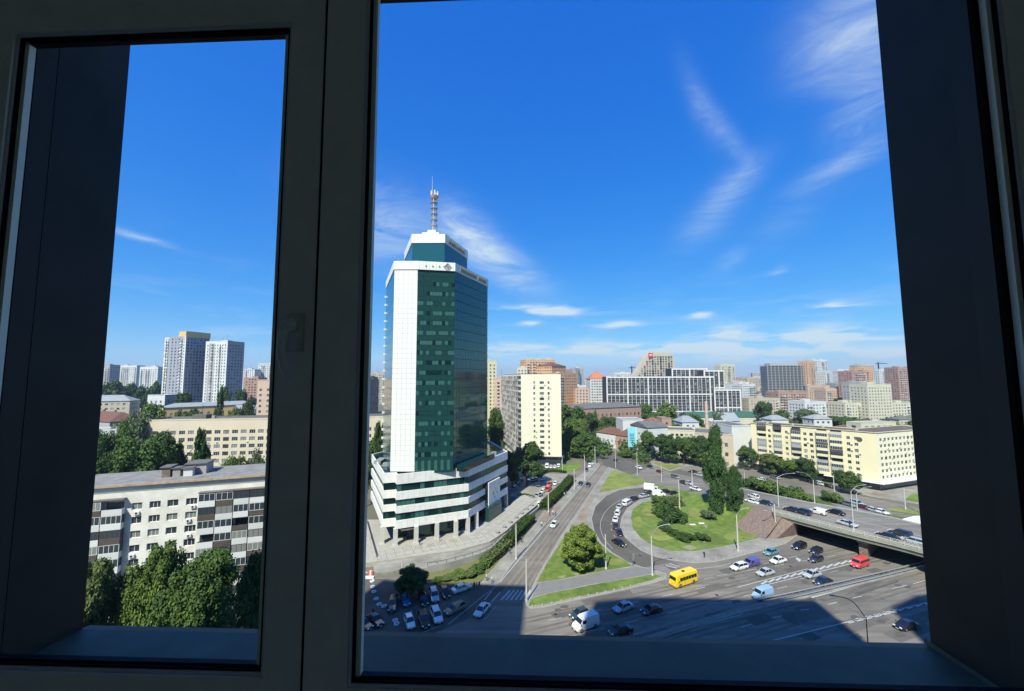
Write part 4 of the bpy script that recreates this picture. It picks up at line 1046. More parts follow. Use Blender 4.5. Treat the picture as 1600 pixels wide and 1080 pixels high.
# walled car park side: dark parapet walls of the underpass entry
for (lab, pts, w) in (('low grey wall of the garage entry by the tower, the longer one', ((809,807),(823,795),(838,783)), 1.4),('short dark wall of the garage entry beside the hedge', ((823,809),(838,797),(850,786)), 1.2)):
    q = [G(x,y,.8) for x,y in pts]; q = [Vector((p.x,p.y,0)) for p in q]; s = MB(); a, b = offset(q,-.2), offset(q,.2)
    s.strip(atz(a,w), atz(b,w)); s.strip(atz(b,w), atz(b,0)); s.strip(atz(a,0), atz(a,w)); o = s.build('low_wall', m_conc, None); tag(o, lab, 'wall')
# tower car park: ground
s = MB(); s.prism(GP([(797,776),(800,765),(812,748),(832,740),(888,741),(893,748),(846,795),(838,786),(850,778)]), 0, .10); structure('parking_ground', s, m_pave)
lawn([(808,774),(820,772),(838,778),(830,786),(818,782)], m_grassd, z=.4, zb=.1)
lawn([(850,738),(900,736),(908,730),(905,722),(870,727)], m_grass, z=.15, zb=.02)
# fenced pit at the far left of the tower: dark enclosure
pit = thing('fenced_enclosure', 'dark fenced yard left of the tower podium with a slanting rail', 'fence')
q = [G(556,886,0), G(580,884,0), G(573,838,0), G(554,836,0)]; s = MB(); s.prism([(p.x,p.y) for p in q], 0, .1); s.build('yard_floor', mat('pit_dark',(.035,.035,.04),.8), pit)
s = MB(); s.cyl(G(573,812,2), G(588,866,2), .12); s.cyl(G(555,815,2), G(573,812,2), .1); s.build('rail', m_dark, pit)
for a in ((573,812),(580,838),(588,866)): s = MB(); g = G(*a,2); s.cyl((g.x,g.y,0),g,.08); s.build('post', m_dark, pit)

# ============ near left panel block with balconies
lb = thing('apartment_block', 'whitewashed nine storey panel block with patched enclosed balconies and a worn flat roof', 'building')
A = P(118,757.5,76); B = P(424,739,86.5); z1 = 27.0
A, B = V2(A), V2(B); u = (B-A).normalized(); n = Vector((u.y,-u.x)); A = A - u*3; Lb = (B-A).length; T_ = 11.5
def upos(px, py=800):
    # distance along the facade of a photograph column
    d = ray(px, py); k = (A.y*d.x - A.x*d.y)/(u.x*d.y - u.y*d.x); return k
fh = 2.68; vr = rows(0, z1, fh, 1.35, .95, .9)
wcols = [(upos(206.5,780), upos(223,780)), (upos(234,780), upos(251.5,780)), (upos(262,778), upos(279,778)), (upos(291,776), upos(308.5,776))]
s = MB(); h = wallgrid(s, (A.x,A.y), (B.x,B.y), 0, z1, [c for c in wcols], vr, .22)
C, D = B-n*T_, A-n*T_
for p, q in ((B,C),(C,D),(D,A)): s.quad((p.x,p.y,0),(q.x,q.y,0),(q.x,q.y,z1),(p.x,p.y,z1))
s.build('wall', w_block, lb); place_windows(lb, *h, .22)
# roof
s = MB(); s.prism([(p.x,p.y) for p in (A+n*.5, B+n*.5, C-n*.5, D-n*.5)], z1, z1+.5, bottom=True); s.build('roof', mat('roof_worn',(.27,.26,.24),.95,col2=(.17,.165,.155),scale=.5,detail=10), lb)
s = MB(); s.obox((A.x,A.y), u, n, 0, Lb, .35, .62, z1+.1, z1+.55); s.build('cornice', mat('cornice_rust',(.50,.38,.28),.9,var=.4,scale=1.2,detail=8), lb)
s = MB(); s.obox((A.x,A.y), u, n, 0, Lb, .0, .06, z1-1.0, z1-.85); s.build('seam', m_joint, lb)
ra = upos(268, 733)
for (a, b, c, d, hh, ma, nm) in ((ra-3.0, ra-1.6, -6, -3.5, 2.0, m_red, 'chimney'), (ra-1.2, ra+.1, -5, -3.6, 1.7, m_conc, 'chimney'), (ra+.6, ra+4.2, -9, -5, 2.1, w_grey, 'lift_housing'), (ra+.8, ra+2.4, -4.4, -3.2, 1.6, w_white, 'vent_box')):
    s = MB(); s.obox((A.x,A.y), u, n, a, b, c, d, z1+.5, z1+.5+hh); s.build(nm, ma, lb)
    s = MB(); s.obox((A.x,A.y), u, n, a-.3, b+.3, c-.3, d+.3, z1+.5+hh, z1+.7+hh); s.build('cap', m_rooff, lb)
# balconies: individual, some glazed, some brown, some white
pal = [m_white, m_brownf, w_white, m_brownf, w_cream, mat('balcony_darkwood',(.06,.045,.04),.8), w_white, m_brownf, w_grey]
def balcony(par, A, u, n, a, w, z, fh, kind, col, pr=1.15):
    b = MB(); b.obox((A.x,A.y), u, n, a, a+w, .0, pr, z-.12, z); b.obox((A.x,A.y), u, n, a, a+w, pr-.06, pr, z, z+1.0)
    b.obox((A.x,A.y), u, n, a, a+.06, 0, pr-.06, z, z+1.0); b.obox((A.x,A.y), u, n, a+w-.06, a+w, 0, pr-.06, z, z+1.0)
    o = b.build('balcony', col, par)
    if kind:
        f = MB(); hh = fh-1.15; g = MB()
        nn = max(2, int(w/.75))
        for i in range(nn+1):
            x = a + (w-.07)*i/nn; f.obox((A.x,A.y), u, n, x, x+.07, pr-.06, pr-.01, z+1.0, z+1.0+hh)
        for zz in (z+1.0, z+1.0+hh-.08): f.obox((A.x,A.y), u, n, a+.07, a+w-.07, pr-.055, pr-.012, zz, zz+.08)
        f.build('frame', m_white if kind == 1 else m_brownf, o)
        g.obox((A.x,A.y), u, n, a+.03, a+w-.03, pr-.045, pr-.03, z+1.0, z+1.0+hh); g.obox((A.x,A.y), u, n, a+.0, a+.03, 0, pr-.05, z+1.0, z+1.0+hh); g.obox((A.x,A.y), u, n, a+w-.03, a+w, 0, pr-.05, z+1.0, z+1.0+hh)
        g.build('pane', m_wglass if rnd.random() < .7 else m_wglassl, o)
    else:
        g = MB(); q = .3; g.obox((A.x,A.y), u, n, a+.2, a+w-.2, 0, .03, z+.1, z+2.1); g.build('door', m_wglass, o)
stacks = [(upos(123,800), upos(163,800)), (upos(164,800), upos(196,800)), (upos(313,790), upos(339,790)), (upos(340,790), upos(366.5,790)), (upos(367.5,788), upos(391,788)), (upos(392,788), upos(416.5,788))]
kk = 0
for si, (a0, a1) in enumerate(stacks):
    for f in range(9):
        col = pal[(kk*5 + si*3 + f) % len(pal)]; kind = (1, 1, 2, 1, 0, 1, 2)[(kk + si) % 7]; kk += 1
        balcony(lb, A, u, n, a0, a1-a0-.05, .35+f*fh+.3, fh, kind, col)
for si in (0, 2, 4):
    a0 = stacks[si][0]; a1 = stacks[si+1][1]; s = MB(); s.obox((A.x,A.y), u, n, a0-.1, a1+.1, 0, 1.25, .3+9*fh+.35, .3+9*fh+.5); s.build('balcony_roof', m_rooff, lb)
acm = MB(); acm.box(-.42,.42,-.32,0,0,.58); acm.cyl((0,-.33,.29),(0,-.35,.29),.2,.2,10,m=1); acme = acm.mesh('air_conditioner', [m_white, m_dark])
for (px, f) in ((215,8),(302,8.1),(296,7.1),(212,5),(215,4.2),(236,3),(298,6)):
    q = A + u*upos(px,790) + n*.02; link('air_conditioner', acme, lb, loc=(q.x,q.y,f*fh-.25+.3), rz=math.atan2(u.y,u.x))
s = MB(); s.cyl((B.x+n.x*.15,B.y+n.y*.15,0),(B.x+n.x*.15,B.y+n.y*.15,z1),.1,n=6); s.build('downpipe', m_dark, lb)

def scatter_ac(par, holes, A, u, n, p, seed):
    r_ = random.Random(seed); ang = math.atan2(u.y,u.x)
    for (a, b, c, d) in holes:
        if r_.random() < p: q = A + u*(b+.5 if r_.random()<.5 else (a+b)/2) + n*.02; link('air_conditioner', acme, par, loc=(q.x,q.y,c-.85 if r_.random()<.6 else c+.3), rz=ang)
# ============ other near and middle buildings
px_block('clinic_building', 'long beige four storey clinic with rows of dark windows behind the panel block', 229,602,653,192,206,16, w_beige, fh=3.5, pitch=4.0, ww=2.7, wh=1.9, indiv=1, nbox=3, top=3.4, roofm=m_rooff, parwall=m_rooff, first=-.9)
px_block('apartment_block', 'pinkish brick block with small windows, its shaded end beside the window post', 403,566,593,240,240,30, w_pink, wall2=mat('wall_shaded_brick',(.30,.22,.18),.9,var=.1,scale=.3), fh=3.3, pitch=4.6, ww=1.5, wh=1.6, top=3.0)  # end walls in darker brick: their shade is put into the colour
px_block('school_building', 'long yellow building with pale grey pitched roof behind the clinic', 257,398,634,262,300,12, w_yel2, fh=3.2, pitch=4, ww=1.5, wh=1.8, roof='hip', roofm=m_roofgrey, roofh=2.5)
px_block('school_wing', 'short white gabled wing at the end of the yellow building', 366,398,640,285,290,14, w_cream, fh=3.2, pitch=3.5, roof='gable', roofm=m_roofgrey, roofh=3)
px_block('office_house', 'white three storey house with blue windows above the tree tops', 231,258,617,300,300,14, w_white, wall2=w_grey, fh=3.6, pitch=3.6, ww=1.3, wh=2, roofm=m_roofgrey, nbox=0)
px_block('apartment_block', 'old pale block with grey pitched roof at the edge of the window reveal', 120,203,627,270,280,13, w_tan, fh=3.2, pitch=3.2, ww=1.6, roof='hip', roofm=m_roofgrey, roofh=4)
px_block('garage_house', 'low grey house with dark red roof partly hidden by the dark reveal', 110,172,657,205,190,14, w_grey, fh=3.4, pitch=6, ww=4, wh=2.4, roof='hip', roofm=m_roofr, roofh=4, front=False)
px_block('shed', 'low white shed with flat roof in front of the red roofed house', 110,182,672,172,178,12, w_white, fh=4, pitch=6, ww=2, roofm=m_roofl, nbox=0)
# twin towers
tw = px_block('apartment_tower', 'tallest white apartment tower with a shade toned side and an orange crown, seen in the narrow sash', 258,291,527,380,372,22, w_white, bays=2, wall2=mat('tower_side_shade_tone',(.30,.31,.35),.9), fh=2.9, pitch=2.9, ww=1.5, wh=1.5, cross=False, nbox=2)  # grey side walls: the shade beside the lit front, put into colour
a = P(280,521,378); b = P(291,521,372); s = MB(); s.prism([(a.x,a.y),(b.x,b.y),(b.x+8,b.y+20),(a.x+3,a.y+22)], P(285,527,375).z, P(285,518,375).z); s.build('crown_block', w_yel2, tw)
px_block('apartment_tower', 'shade toned side half of the tall tower with the orange crown', 291,325,528,373,400,16, mat('tower_rear_shade_tone',(.33,.34,.38),.9), fh=2.9, pitch=3.2, ww=1.3, cross=False, nbox=2, parwall=w_yel2)  # dark side of the same tower, its shade carried by the grey wall
px_block('apartment_tower', 'white apartment tower with flat top right of the orange crowned one', 322,356,533,378,372,18, w_white, wall2=w_grey, bays=3, fh=2.9, pitch=3.0, ww=1.4, cross=False, nbox=1)  # side walls grey to carry the shade next to the lit front
px_block('apartment_tower', 'narrow shade toned flank of the white flat topped tower', 354,371,538,376,392,16, w_grey, fh=2.9, pitch=3.2, ww=1.4, cross=False)  # shaded side of the white tower; the shade is in its grey
far_l = [(168,214,571,700,700,w_white,'pale hazy slab with green roofline far off at the edge of the narrow sash'),(150,172,570,600,600,w_grey,'dark grey slab just clearing the reveal in the narrow sash'),
 (219,247,573,560,560,w_white,'separate pale tower left of the orange crowned tower'),(198,220,575,820,820,w_grey,'small grey tower between two pale ones on the left skyline'),(372,398,577,620,620,w_white,'striped white block right of the twin towers'),
 (381,404,590,450,450,w_redb,'narrow dark red slab left of the pinkish brick block'),(404,434,568,640,640,w_white,'white ribbed tower rising above the pinkish brick block'),(246,262,585,900,900,w_tan,'low tan block far behind the orange crowned tower'),(567,604,583,700,700,w_tan,'tan block seen between window post and green tower'),
 (570,584,589,520,520,w_dgrey,'small dark block above the shaded brick end')]
for (xa,xb,yt,da,db,w,lab) in far_l:
    px_block('apartment_tower', lab, xa, xb, yt, da, db, 16, w, fh=3, pitch=3.4, ww=1.8, cross=False, bays=3)
# cream fourteen storey slab, end wall to us, with long balcony side
a = P(814,585,222); b = P(876,586,219); cs = thing('apartment_slab', 'cream fourteen storey slab with three window columns on its end wall beside the green tower', 'building')
A, B = V2(a), V2(b); z1 = a.z; u = (B-A).normalized(); n = Vector((u.y,-u.x)); Ls = (B-A).length; s = MB()
wcu = [(Ls*.31,Ls*.36),(Ls*.47,Ls*.58),(Ls*.67,Ls*.72)]
h = wallgrid(s, A, B, 4.5, z1, wcu, rows(4.5, z1, 3.0, 1.5, .8, 3.0), .15)
E = V2(P(786.5,700,280)); 
for p, q in ((B,B+(E-A)),(B+(E-A),E)): s.quad((p.x,p.y,0),(q.x,q.y,0),(q.x,q.y,z1),(p.x,p.y,z1))
s.quad((E.x,E.y,0),(A.x,A.y,0),(A.x,A.y,z1),(E.x,E.y,z1))
s.build('wall', mat('wall_light_cream',(.74,.70,.52),.9,var=.05,scale=.1), cs); place_windows(cs, *h, .15); scatter_ac(cs, *h, .45, 3)
q = B+(E-A); s = MB(); s.prism([(p.x,p.y) for p in (A,B,q,E)], z1, z1+.3); s.build('roof', m_rooff, cs)
s = MB(); s.prism([(p.x,p.y) for p in (A+n*.4-u*1.5, B+n*.4+u*1.5, B-n*20+u*1.5, A-n*20-u*1.5)], 3.9, 4.5, bottom=True); s.build('ground_canopy', m_dark, cs)
s = MB(); s.prism([(p.x,p.y) for p in (A-n*.6, B-n*.6, B-n*18, A-n*18)], 0, 3.9); s.build('shop_front', m_wglass, cs)
uu = (A-E); LL = uu.length; uu.normalize(); n2 = Vector((uu.y,-uu.x)); s = MB()
m_bal = mat('balcony_panels', (.42,.38,.33), .85, island=.45)
g = MB()
for f in range(14):
    z = 5.0+f*3.15
    for c in range(12):
        s.obox((E.x,E.y), uu, n2, LL*c/12-.12, LL*c/12+.12, 0, 1.45, z-.2, z+2.95)
        if (c*7+f*5)%9 == 0: s.obox((E.x,E.y), uu, n2, LL*c/12+.2, LL*(c+1)/12-.2, 1.1, 1.28, z+1.16, z+2.9)
        s.obox((E.x,E.y), uu, n2, LL*c/12+.2, LL*(c+1)/12-.2, 0, 1.3, z, z+1.15); g.obox((E.x,E.y), uu, n2, LL*c/12+.3, LL*(c+1)/12-.3, 0, 1.1, z+1.15, z+2.9)
o = s.build('balcony', m_bal, cs); o['kind'] = 'stuff'; o = g.build('balcony_glass', m_wglass, cs); o['kind'] = 'stuff'
px_block('apartment_tower', 'yellowish tower just right of the green glass edge', 757,776,563,330,335,20, w_yel, fh=3, pitch=3.4, ww=1.4, cross=False, nbox=1)
px_block('apartment_block', 'tan stepped block between the yellowish tower and the cream slab', 772,792,590,330,330,20, w_pink, fh=3, pitch=3.4, ww=2, cross=False)
px_block('apartment_tower', 'orange brick tower rising behind the cream slab', 822,868,562,430,440,22, w_orange, fh=3, pitch=3.4, ww=1.6, cross=False, nbox=3, parwall=w_cream, bays=2)
px_block('apartment_tower', 'pale shoulder of the orange brick tower behind the cream slab', 808,824,574,425,425,20, w_cream, fh=3, pitch=3.4, ww=1.5, cross=False)
px_block('apartment_block', 'pinkish orange block with dark roofline right of the cream slab', 862,884,572,420,440,20, w_orange, fh=3, pitch=3.2, ww=1.6, cross=False, roof='hip', roofm=m_roofr, roofh=4)
px_block('apartment_block', 'salmon brick block with narrow bays beside the cream slab', 872,902,583,395,420,20, w_orange, bays=3, fh=3, pitch=3.2, ww=1.6, cross=False)
px_block('apartment_block', 'lower salmon block stepping down towards the white gridded complex', 899,920,607,400,400,20, w_pink, bays=2, fh=3, pitch=3.2, ww=1.4, cross=False)
px_block('office_block', 'pale block with an orange pagoda like roof left of the gridded complex', 922,948,592,470,470,20, w_white, fh=3.2, pitch=3, ww=2, roof='hip', roofm=mat('roof_orange',(.45,.16,.08),.8), roofh=8, cross=False)
px_block('factory_building', 'brick factory block with long grey roof in front of the gridded complex', 903,1002,637,300,325,26, w_brick, fh=4.2, pitch=4.0, ww=1.6, wh=2, roof='hip', roofm=m_rooff, roofh=3.2, cross=False)
# white gridded complex
def grid_complex(label, xa, xb, yt, d, t, mods):
    a = P(xa,yt,d); b = P(xb,yt,d); root = thing('apartment_complex', label, 'building'); z0 = terrain(a.x,a.y)-1; z1 = a.z; L = b.x-a.x
    s = MB(); s.box(a.x,b.x,d,d+t,z0,z1); s.build('wall', w_dgrey, root)
    s = MB(); nx = int(L/4.5); nz = int((z1-z0)/3.1)
    for i in range(nx+1):
        x = a.x+L*i/nx; w = .34 if i % mods else 1.3; s.box(x-w/2, x+w/2, d-.8, d, z0, z1+.4)
    for j in range(nz+1):
        z = z1-j*3.1; thick = 1.3 if j % 6 == 0 else .16; s.box(a.x, b.x, d-.75, d-.02, z-thick, z)
    o = s.build('facade_grid', mat('grid_white',(.66,.64,.60),.8), root)
    g = MB()
    for i in range(nx):
        for j in range(nz): 
            if random.random() < .22: x = a.x+L*(i+.5)/nx; z = z1-(j+.6)*3.1; g.box(x-.9, x+.9, d-.1, d+.05, z-.7, z+.9)
    o = g.build('window', m_wglassl, root); o['kind'] = 'stuff'
    s = MB(); s.box(a.x,b.x,d,d+t,z1,z1+.4); s.build('roof', m_roofl, root)
grid_complex('white gridded dark glass complex, its long lower front', 948, 1115, 589, 430, 22, 5)
grid_complex('taller rear wing of the white gridded complex with bright top rim', 1050, 1104, 576, 452, 20, 4)
grid_complex('right hand wing of the white gridded complex with stepped balconies', 1100, 1130, 579, 436, 20, 3)
grid_complex('lowest right end of the white gridded complex', 1116, 1156, 609, 425, 20, 3)
# arch topped tower with red sign
root = thing('apartment_tower', 'curved beige tower sweeping up to a red roof sign behind the gridded complex', 'building')
prof = [(990,590),(996,580),(1003,569),(1009,559),(1014,553),(1022,550.5),(1038,551),(1050,553),(1053,556)]
d = 520; pts = [P(x,y,d) for x,y in prof]; z0 = terrain(0,d); s = MB()
for p, q in zip(pts, pts[1:]):
    s.quad((p.x,d,z0),(q.x,d,z0),(q.x,d,q.z),(p.x,d,p.z)); s.quad((p.x,d,p.z),(q.x,d,q.z),(q.x,d+18,q.z),(p.x,d+18,p.z))
p, q = pts[-1], pts[0]; s.quad((p.x,d,z0),(p.x,d+18,z0),(p.x,d+18,p.z),(p.x,d,p.z)); s.quad((q.x,d+18,z0),(q.x,d,z0),(q.x,d,q.z),(q.x,d+18,q.z)); s.build('wall', w_tan, root)
g = MB(); 
for i in range(15):
    x = pts[0].x + 3 + i*3.6; 
    top = min(np.interp(x+2.0, [p.x for p in pts], [p.z for p in pts]), np.interp(x, [p.x for p in pts], [p.z for p in pts])) - 5
    z = z0+2
    while z < top and x+2.2 < pts[-1].x: g.box(x, x+2.2, d-.25 if i%3 else d-1.0, d+.1, z, z+1.9, 0 if random.random()<.6 else 1); z += 3.1
o = g.build('window', [m_wglass, m_wglassl], root); o['kind'] = 'stuff'
a = P(1013,551.5,d-1); b = P(1020,558.5,d-1); s = MB(); s.box(a.x,b.x,d-1.3,d-.7,b.z,a.z); s.build('roof_sign', mat('sign_red',(.62,.05,.05),.6), root)
s = MB(); s.box(a.x+1,b.x-1,d-1.4,d-1.31,(a.z+b.z)/2-.4,(a.z+b.z)/2+.9); s.build('sign_mark', m_white, root)
# list of skyline buildings: x from, x to, top, distance, wall, storey opts, name, label
SK = [
 (1126,1148,569,760,w_cream,'apartment_tower','slim pale yellow tower with stepped top standing alone on the skyline'),
 (1152,1168,597,620,w_cream,'apartment_block','cream gabled block just right of the gridded complex'),(1168,1186,590,700,w_tan,'apartment_block','tan block with flat roof before the grey construction frame'),(1184,1199,589,800,w_white,'apartment_block','whitish block tucked left of the grey construction frame'),
 (1262,1273,564,700,w_orange,'apartment_tower','thin brownish tower right of the grey construction frame'),(1272,1292,562,760,w_white,'apartment_tower','white ribbed tower, highest on the right skyline'),(1291,1300,580,700,w_white,'apartment_block','small bright white block under the white ribbed tower'),
 (1262,1296,602,560,w_pink,'apartment_block','pink flat block below the white ribbed tower'),(1308,1330,577,900,w_white,'apartment_block','pale block left of the big red brick tower'),(1331,1352,580,500,w_redb,'apartment_tower','dark red brick tower with curved top, first of the pair'),
 (1350,1364,575,520,w_orange,'apartment_tower','orange brick half of the red tower pair'),(1342,1366,570,760,w_tan,'apartment_block','crenellated tan block peeping over the red tower pair'),(1374,1397,578,700,w_white,'apartment_block','white block with stepped penthouse by the right reveal'),
 (1403,1440,574,540,w_redb,'apartment_tower','dark red tower with red roof cut off by the right reveal'),(1355,1392,600,380,w_cream,'apartment_tower','cream tower with arched middle, tallest of the cream trio'),(1320,1354,629,385,w_cream,'apartment_block','lower cream wing left of the cream trio tower'),(1392,1440,629,390,w_cream,'apartment_block','lower cream wing at the right reveal'),
 (1344,1358,598,410,w_grey,'apartment_block','grey shadowed block squeezed behind the cream trio'),(1257,1291,627,360,w_white,'parking_block','white open framed block with posts on its roof'),(1216,1262,612,430,w_brick,'apartment_block','orange and grey brick block under the construction frame'),
 (1170,1218,622,420,w_tan,'apartment_block','low tan block right of the gridded complex'),(1290,1330,607,520,w_pink,'apartment_block','jumbled pink houses below the red tower pair'),(1300,1322,640,420,w_pink,'town_house','small pink houses left of the cream wing'),
 (880,900,577,900,w_redb,'apartment_tower','distant red tower with dark spire left of two grey slabs'),(899,906,575,900,w_grey,'apartment_tower','left one of the two thin grey slabs on the skyline'),(906,913,574,920,w_white,'apartment_tower','right one of the two thin slabs on the skyline'),
 (960,990,582,640,w_white,'apartment_block','pale block with cranes behind the gridded complex'),(1160,1180,600,500,w_white,'apartment_block','white terraces stepping down right of the gridded complex'),(1306,1332,598,640,w_grey,'apartment_block','grey roofs between pink block and red tower pair'),
]
for i, (xa,xb,yt,d,w,nm,lab) in enumerate(SK):
    px_block(nm, lab, xa, xb, yt, d, d*1.01, 18, w, fh=3.0 if d > 450 else 2.9, pitch=3.2, ww=1.6, cross=d < 430, nbox=1+i%2, seed=i, bays=2+i%3)
# construction frame
a = P(1199,571,560); b = P(1257,571,560); root = thing('office_block', 'unfinished grey concrete framed block with open floors on the skyline', 'building'); z0 = terrain(a.x, 560); s = MB()
s.box(a.x+2,b.x-2,561.5,580,z0,a.z-1.2,1); z = a.z
while z > z0+2: s.box(a.x,b.x,559.5,580.5,z-.6,z,0); z -= 3.6
for i in range(11): x = a.x+(b.x-a.x)*i/10; s.box(x-.3,x+.3,559.8,561.4,z0,a.z-.6,0)
s.build('frame', [w_grey, m_wglassl], root); s = MB(); s.box(a.x+6,b.x-6,564,576,a.z+.02,a.z+3); s.build('roof_house', w_grey, root)

# ============ long pale yellow corner block on the right
yb = thing('apartment_block', 'long pale yellow eight storey corner block with balcony stacks above the flyover', 'building')
A, B, C = V2(P(1173,660,206)), V2(P(1368,676.5,169)), V2(P(1428,672,178)); z1 = (P(1173,660,206).z + P(1368,676.5,169).z)/2
C = B + (C-B).normalized()*42
def facade_px(A, u, xs, py):
    out = []
    for x0, x1 in xs:
        v = []
        for x in (x0, x1):
            d = ray(x, py); v.append((A.y*d.x - A.x*d.y)/(u.x*d.y - u.y*d.x))
        out.append(tuple(v))
    return out
u = (B-A).normalized(); n = Vector((u.y,-u.x)); cx = lambda v: 1150+v/5.333
winx = [(270,292),(411,434),(562,590),(615,643),(920,950),(984,1016)]
balx = [(186,256),(320,384),(466,544),(672,764),(786,886)]
wu = facade_px(A, u, [(cx(a),cx(b)) for a,b in winx], 690); bu = facade_px(A, u, [(cx(a),cx(b)) for a,b in balx], 690)
fh = 2.62; vr = [(3.6+fh*k+.9, 3.6+fh*k+.9+1.35) for k in range(8)]; allu = sorted(wu)
vr = [v for v in vr if v[1] < z1-.5]
s = MB(); h = wallgrid(s, A, B, 3.4, z1, allu, vr, .15); place_windows(yb, *h, .15); scatter_ac(yb, *h, .2, 4)
u2 = (C-B).normalized(); n2 = Vector((u2.y,-u2.x)); L2 = (C-B).length
h2 = wallgrid(s, B, C, 3.4, z1, cols(L2, 2.75, 1.7, 1.0), vr, .15, m=1); place_windows(yb, *h2, .15); scatter_ac(yb, *h2, .18, 5)
Cb = C - n2*12; Ab = A - n*12; M_ = B - (n+n2).normalized()*14
for p, q in ((C,Cb),(Cb,M_),(M_,Ab),(Ab,A)): s.quad((p.x,p.y,0),(q.x,q.y,0),(q.x,q.y,z1),(p.x,p.y,z1))
s.build('wall', [w_yel, mat('wall_cream_sun_tone', (.79,.73,.53), .88, var=.06, scale=.15)], yb)  # end face paler than the front: sun brightness put into its wall colour
poly = [(p.x,p.y) for p in (A,B,C,Cb,M_,Ab)]
s = MB(); s.prism(poly, z1-.4, z1-.25); s.build('roof', mat('roof_brown_felt',(.15,.12,.10),.95,var=.3,scale=.3), yb)
s = MB(); s.obox((A.x,A.y), u, n, -.2, (B-A).length+.1, 0, .35, z1-.2, z1); s.obox((B.x,B.y), u2, n2, 0, L2, 0, .35, z1-.2, z1+.004); s.build('cornice', w_yel, yb)
s = MB(); s.prism([(p.x,p.y) for p in (A-n*.3, B+(u-n)*.0-n*.3, C-n2*.3, Cb, M_, Ab)], 0, 3.2); s.build('shop_front', m_wglass, yb)
s = MB(); s.obox((A.x,A.y), u, n, (B-A).length*.62, (B-A).length+2, -.2, 2.6, 3.2, 3.5); s.obox((B.x,B.y), u2, n2, 0, L2, -.2, 2.6, 3.203, 3.5); s.build('shop_canopy', m_stain, yb)
for (a0, a1) in bu:
    for k in range(8):
        balcony(yb, A, u, n, a0, a1-a0, 3.6+fh*k+.2, fh, (1,2,1,0,1)[(k*3+int(a0))%5], [w_yel,w_yel,w_grey,m_brownf,w_cream,w_yel,w_yel][(k*5+int(a0))%7], pr=1.0)
q = B - u*5.4; s = MB(); s.cyl((q.x+n.x*.02,q.y+n.y*.02,z1-3.6),(q.x+n.x*.12,q.y+n.y*.12,z1-3.6),1.0,1.0,14); s.build('round_vent', m_brownf, yb)
for f in (.12,.35,.6,.85):
    q = A.lerp(B, f) - n*5; s = MB(); s.box(q.x-.6,q.x+.6,q.y-.5,q.y+.5,z1-.3,z1+.7); s.build('roof_vent', w_tan, yb)
px_block('warehouse', 'white sided hall with grey roof left of the long yellow block', 1143,1175,665,215,215,26, w_white, fh=5, pitch=9, roofm=m_rooff, front=False, nbox=0)
px_block('warehouse', 'ochre walled depot with dark roof behind the poplars', 1085,1145,677,220,212,24, w_tan, fh=5, pitch=4, ww=1.5, wh=2, roofm=m_rooff, nbox=0, cross=False)
px_block('office_house', 'white house with a windowed upper floor behind the roadside trees', 1042,1088,672,240,236,18, w_cream, fh=4, pitch=2.6, ww=1.6, wh=1.4, roofm=m_rooff, nbox=0, cross=False)
px_block('house', 'white gable wall behind the roadside trees', 1012,1043,668,236,240,18, w_white, fh=4, roof='gable', roofm=m_rooff, roofh=3, front=False)
px_block('house', 'white plastered house with a brown hipped roof by the billboard', 932,962,677,282,268,14, w_white, fh=3.4, pitch=3.5, ww=1.2, roof='hip', roofm=m_roofr, roofh=3.5, cross=False, sides=False)
px_block('house', 'reddish end of the brown roofed house beside the billboard', 962,984,681,266,258,12, w_brick, fh=3.4, pitch=3.5, ww=1.6, roof='hip', roofm=m_roofr, roofh=3.2, cross=False)
px_block('workshop', 'low workshop with long pale roof behind the brown roofed house', 973,1008,656,270,270,18, w_white, roofm=m_roofl, nbox=0, front=False, sides=False, par=.3)
px_block('house', 'house with a rusty red roof behind the white gable', 1014,1036,662,260,260,14, w_brick, roof='hip', roofm=mat('roof_rust',(.28,.11,.07),.85,var=.2,scale=.5), roofh=3.2, fh=3.5, pitch=3.5, cross=False)
px_block('house', 'square brick tower house next to the rusty red roof', 1034,1049,653,262,262,10, w_brick, fh=4, pitch=4, nbox=0, cross=False)
px_block('pavilion', 'pale domed pavilion roof among the workshops', 1066,1092,660,280,280,16, w_white, roof='hip', roofm=m_roofgrey, roofh=4, fh=4, pitch=4, cross=False)
px_block('market_hall', 'long dark green roofed hall below the gridded complex', 1078,1200,652,345,345,22, w_cream, roof='gable', roofm=m_roofg, roofh=4, fh=5, pitch=6, cross=False)
px_block('house', 'pale blue grey roofed house before the green hall', 1132,1156,658,262,262,14, w_white, roof='gable', roofm=m_roofgrey, roofh=5, fh=4, front=False)
px_block('house', 'small white houses behind the long yellow block roof', 1206,1232,656,290,290,12, w_white, roof='hip', roofm=m_roofgrey, roofh=3, fh=4, pitch=4, cross=False)
px_block('house', 'white walled house among trees above the yellow block roof', 1272,1300,655,300,300,12, w_white, roof='hip', roofm=m_roofl, roofh=3, fh=4, pitch=4, cross=False)
px_block('kiosk_row', 'row of cream shops above the roof of the long yellow block', 1345,1400,660,270,275,10, w_cream, roofm=m_roofl, fh=4, pitch=5, ww=3, nbox=0, cross=False)
# brick chimney stack with bands
g0 = P(1106,694,238); root = thing('factory_chimney', 'slender pinkish brick factory chimney standing before the gridded complex', 'chimney'); s = MB(); s.cyl((g0.x,238,0),(g0.x,238,ZT(1103,627,238)),1.3,.8,12); s.build('stack', w_pink, root)
s = MB()
for zz in (8,14,20,26): s.cyl((g0.x,238,zz),(g0.x,238,zz+.4),1.32-.012*zz,1.32-.012*zz,12)
s.build('band', w_grey, root)
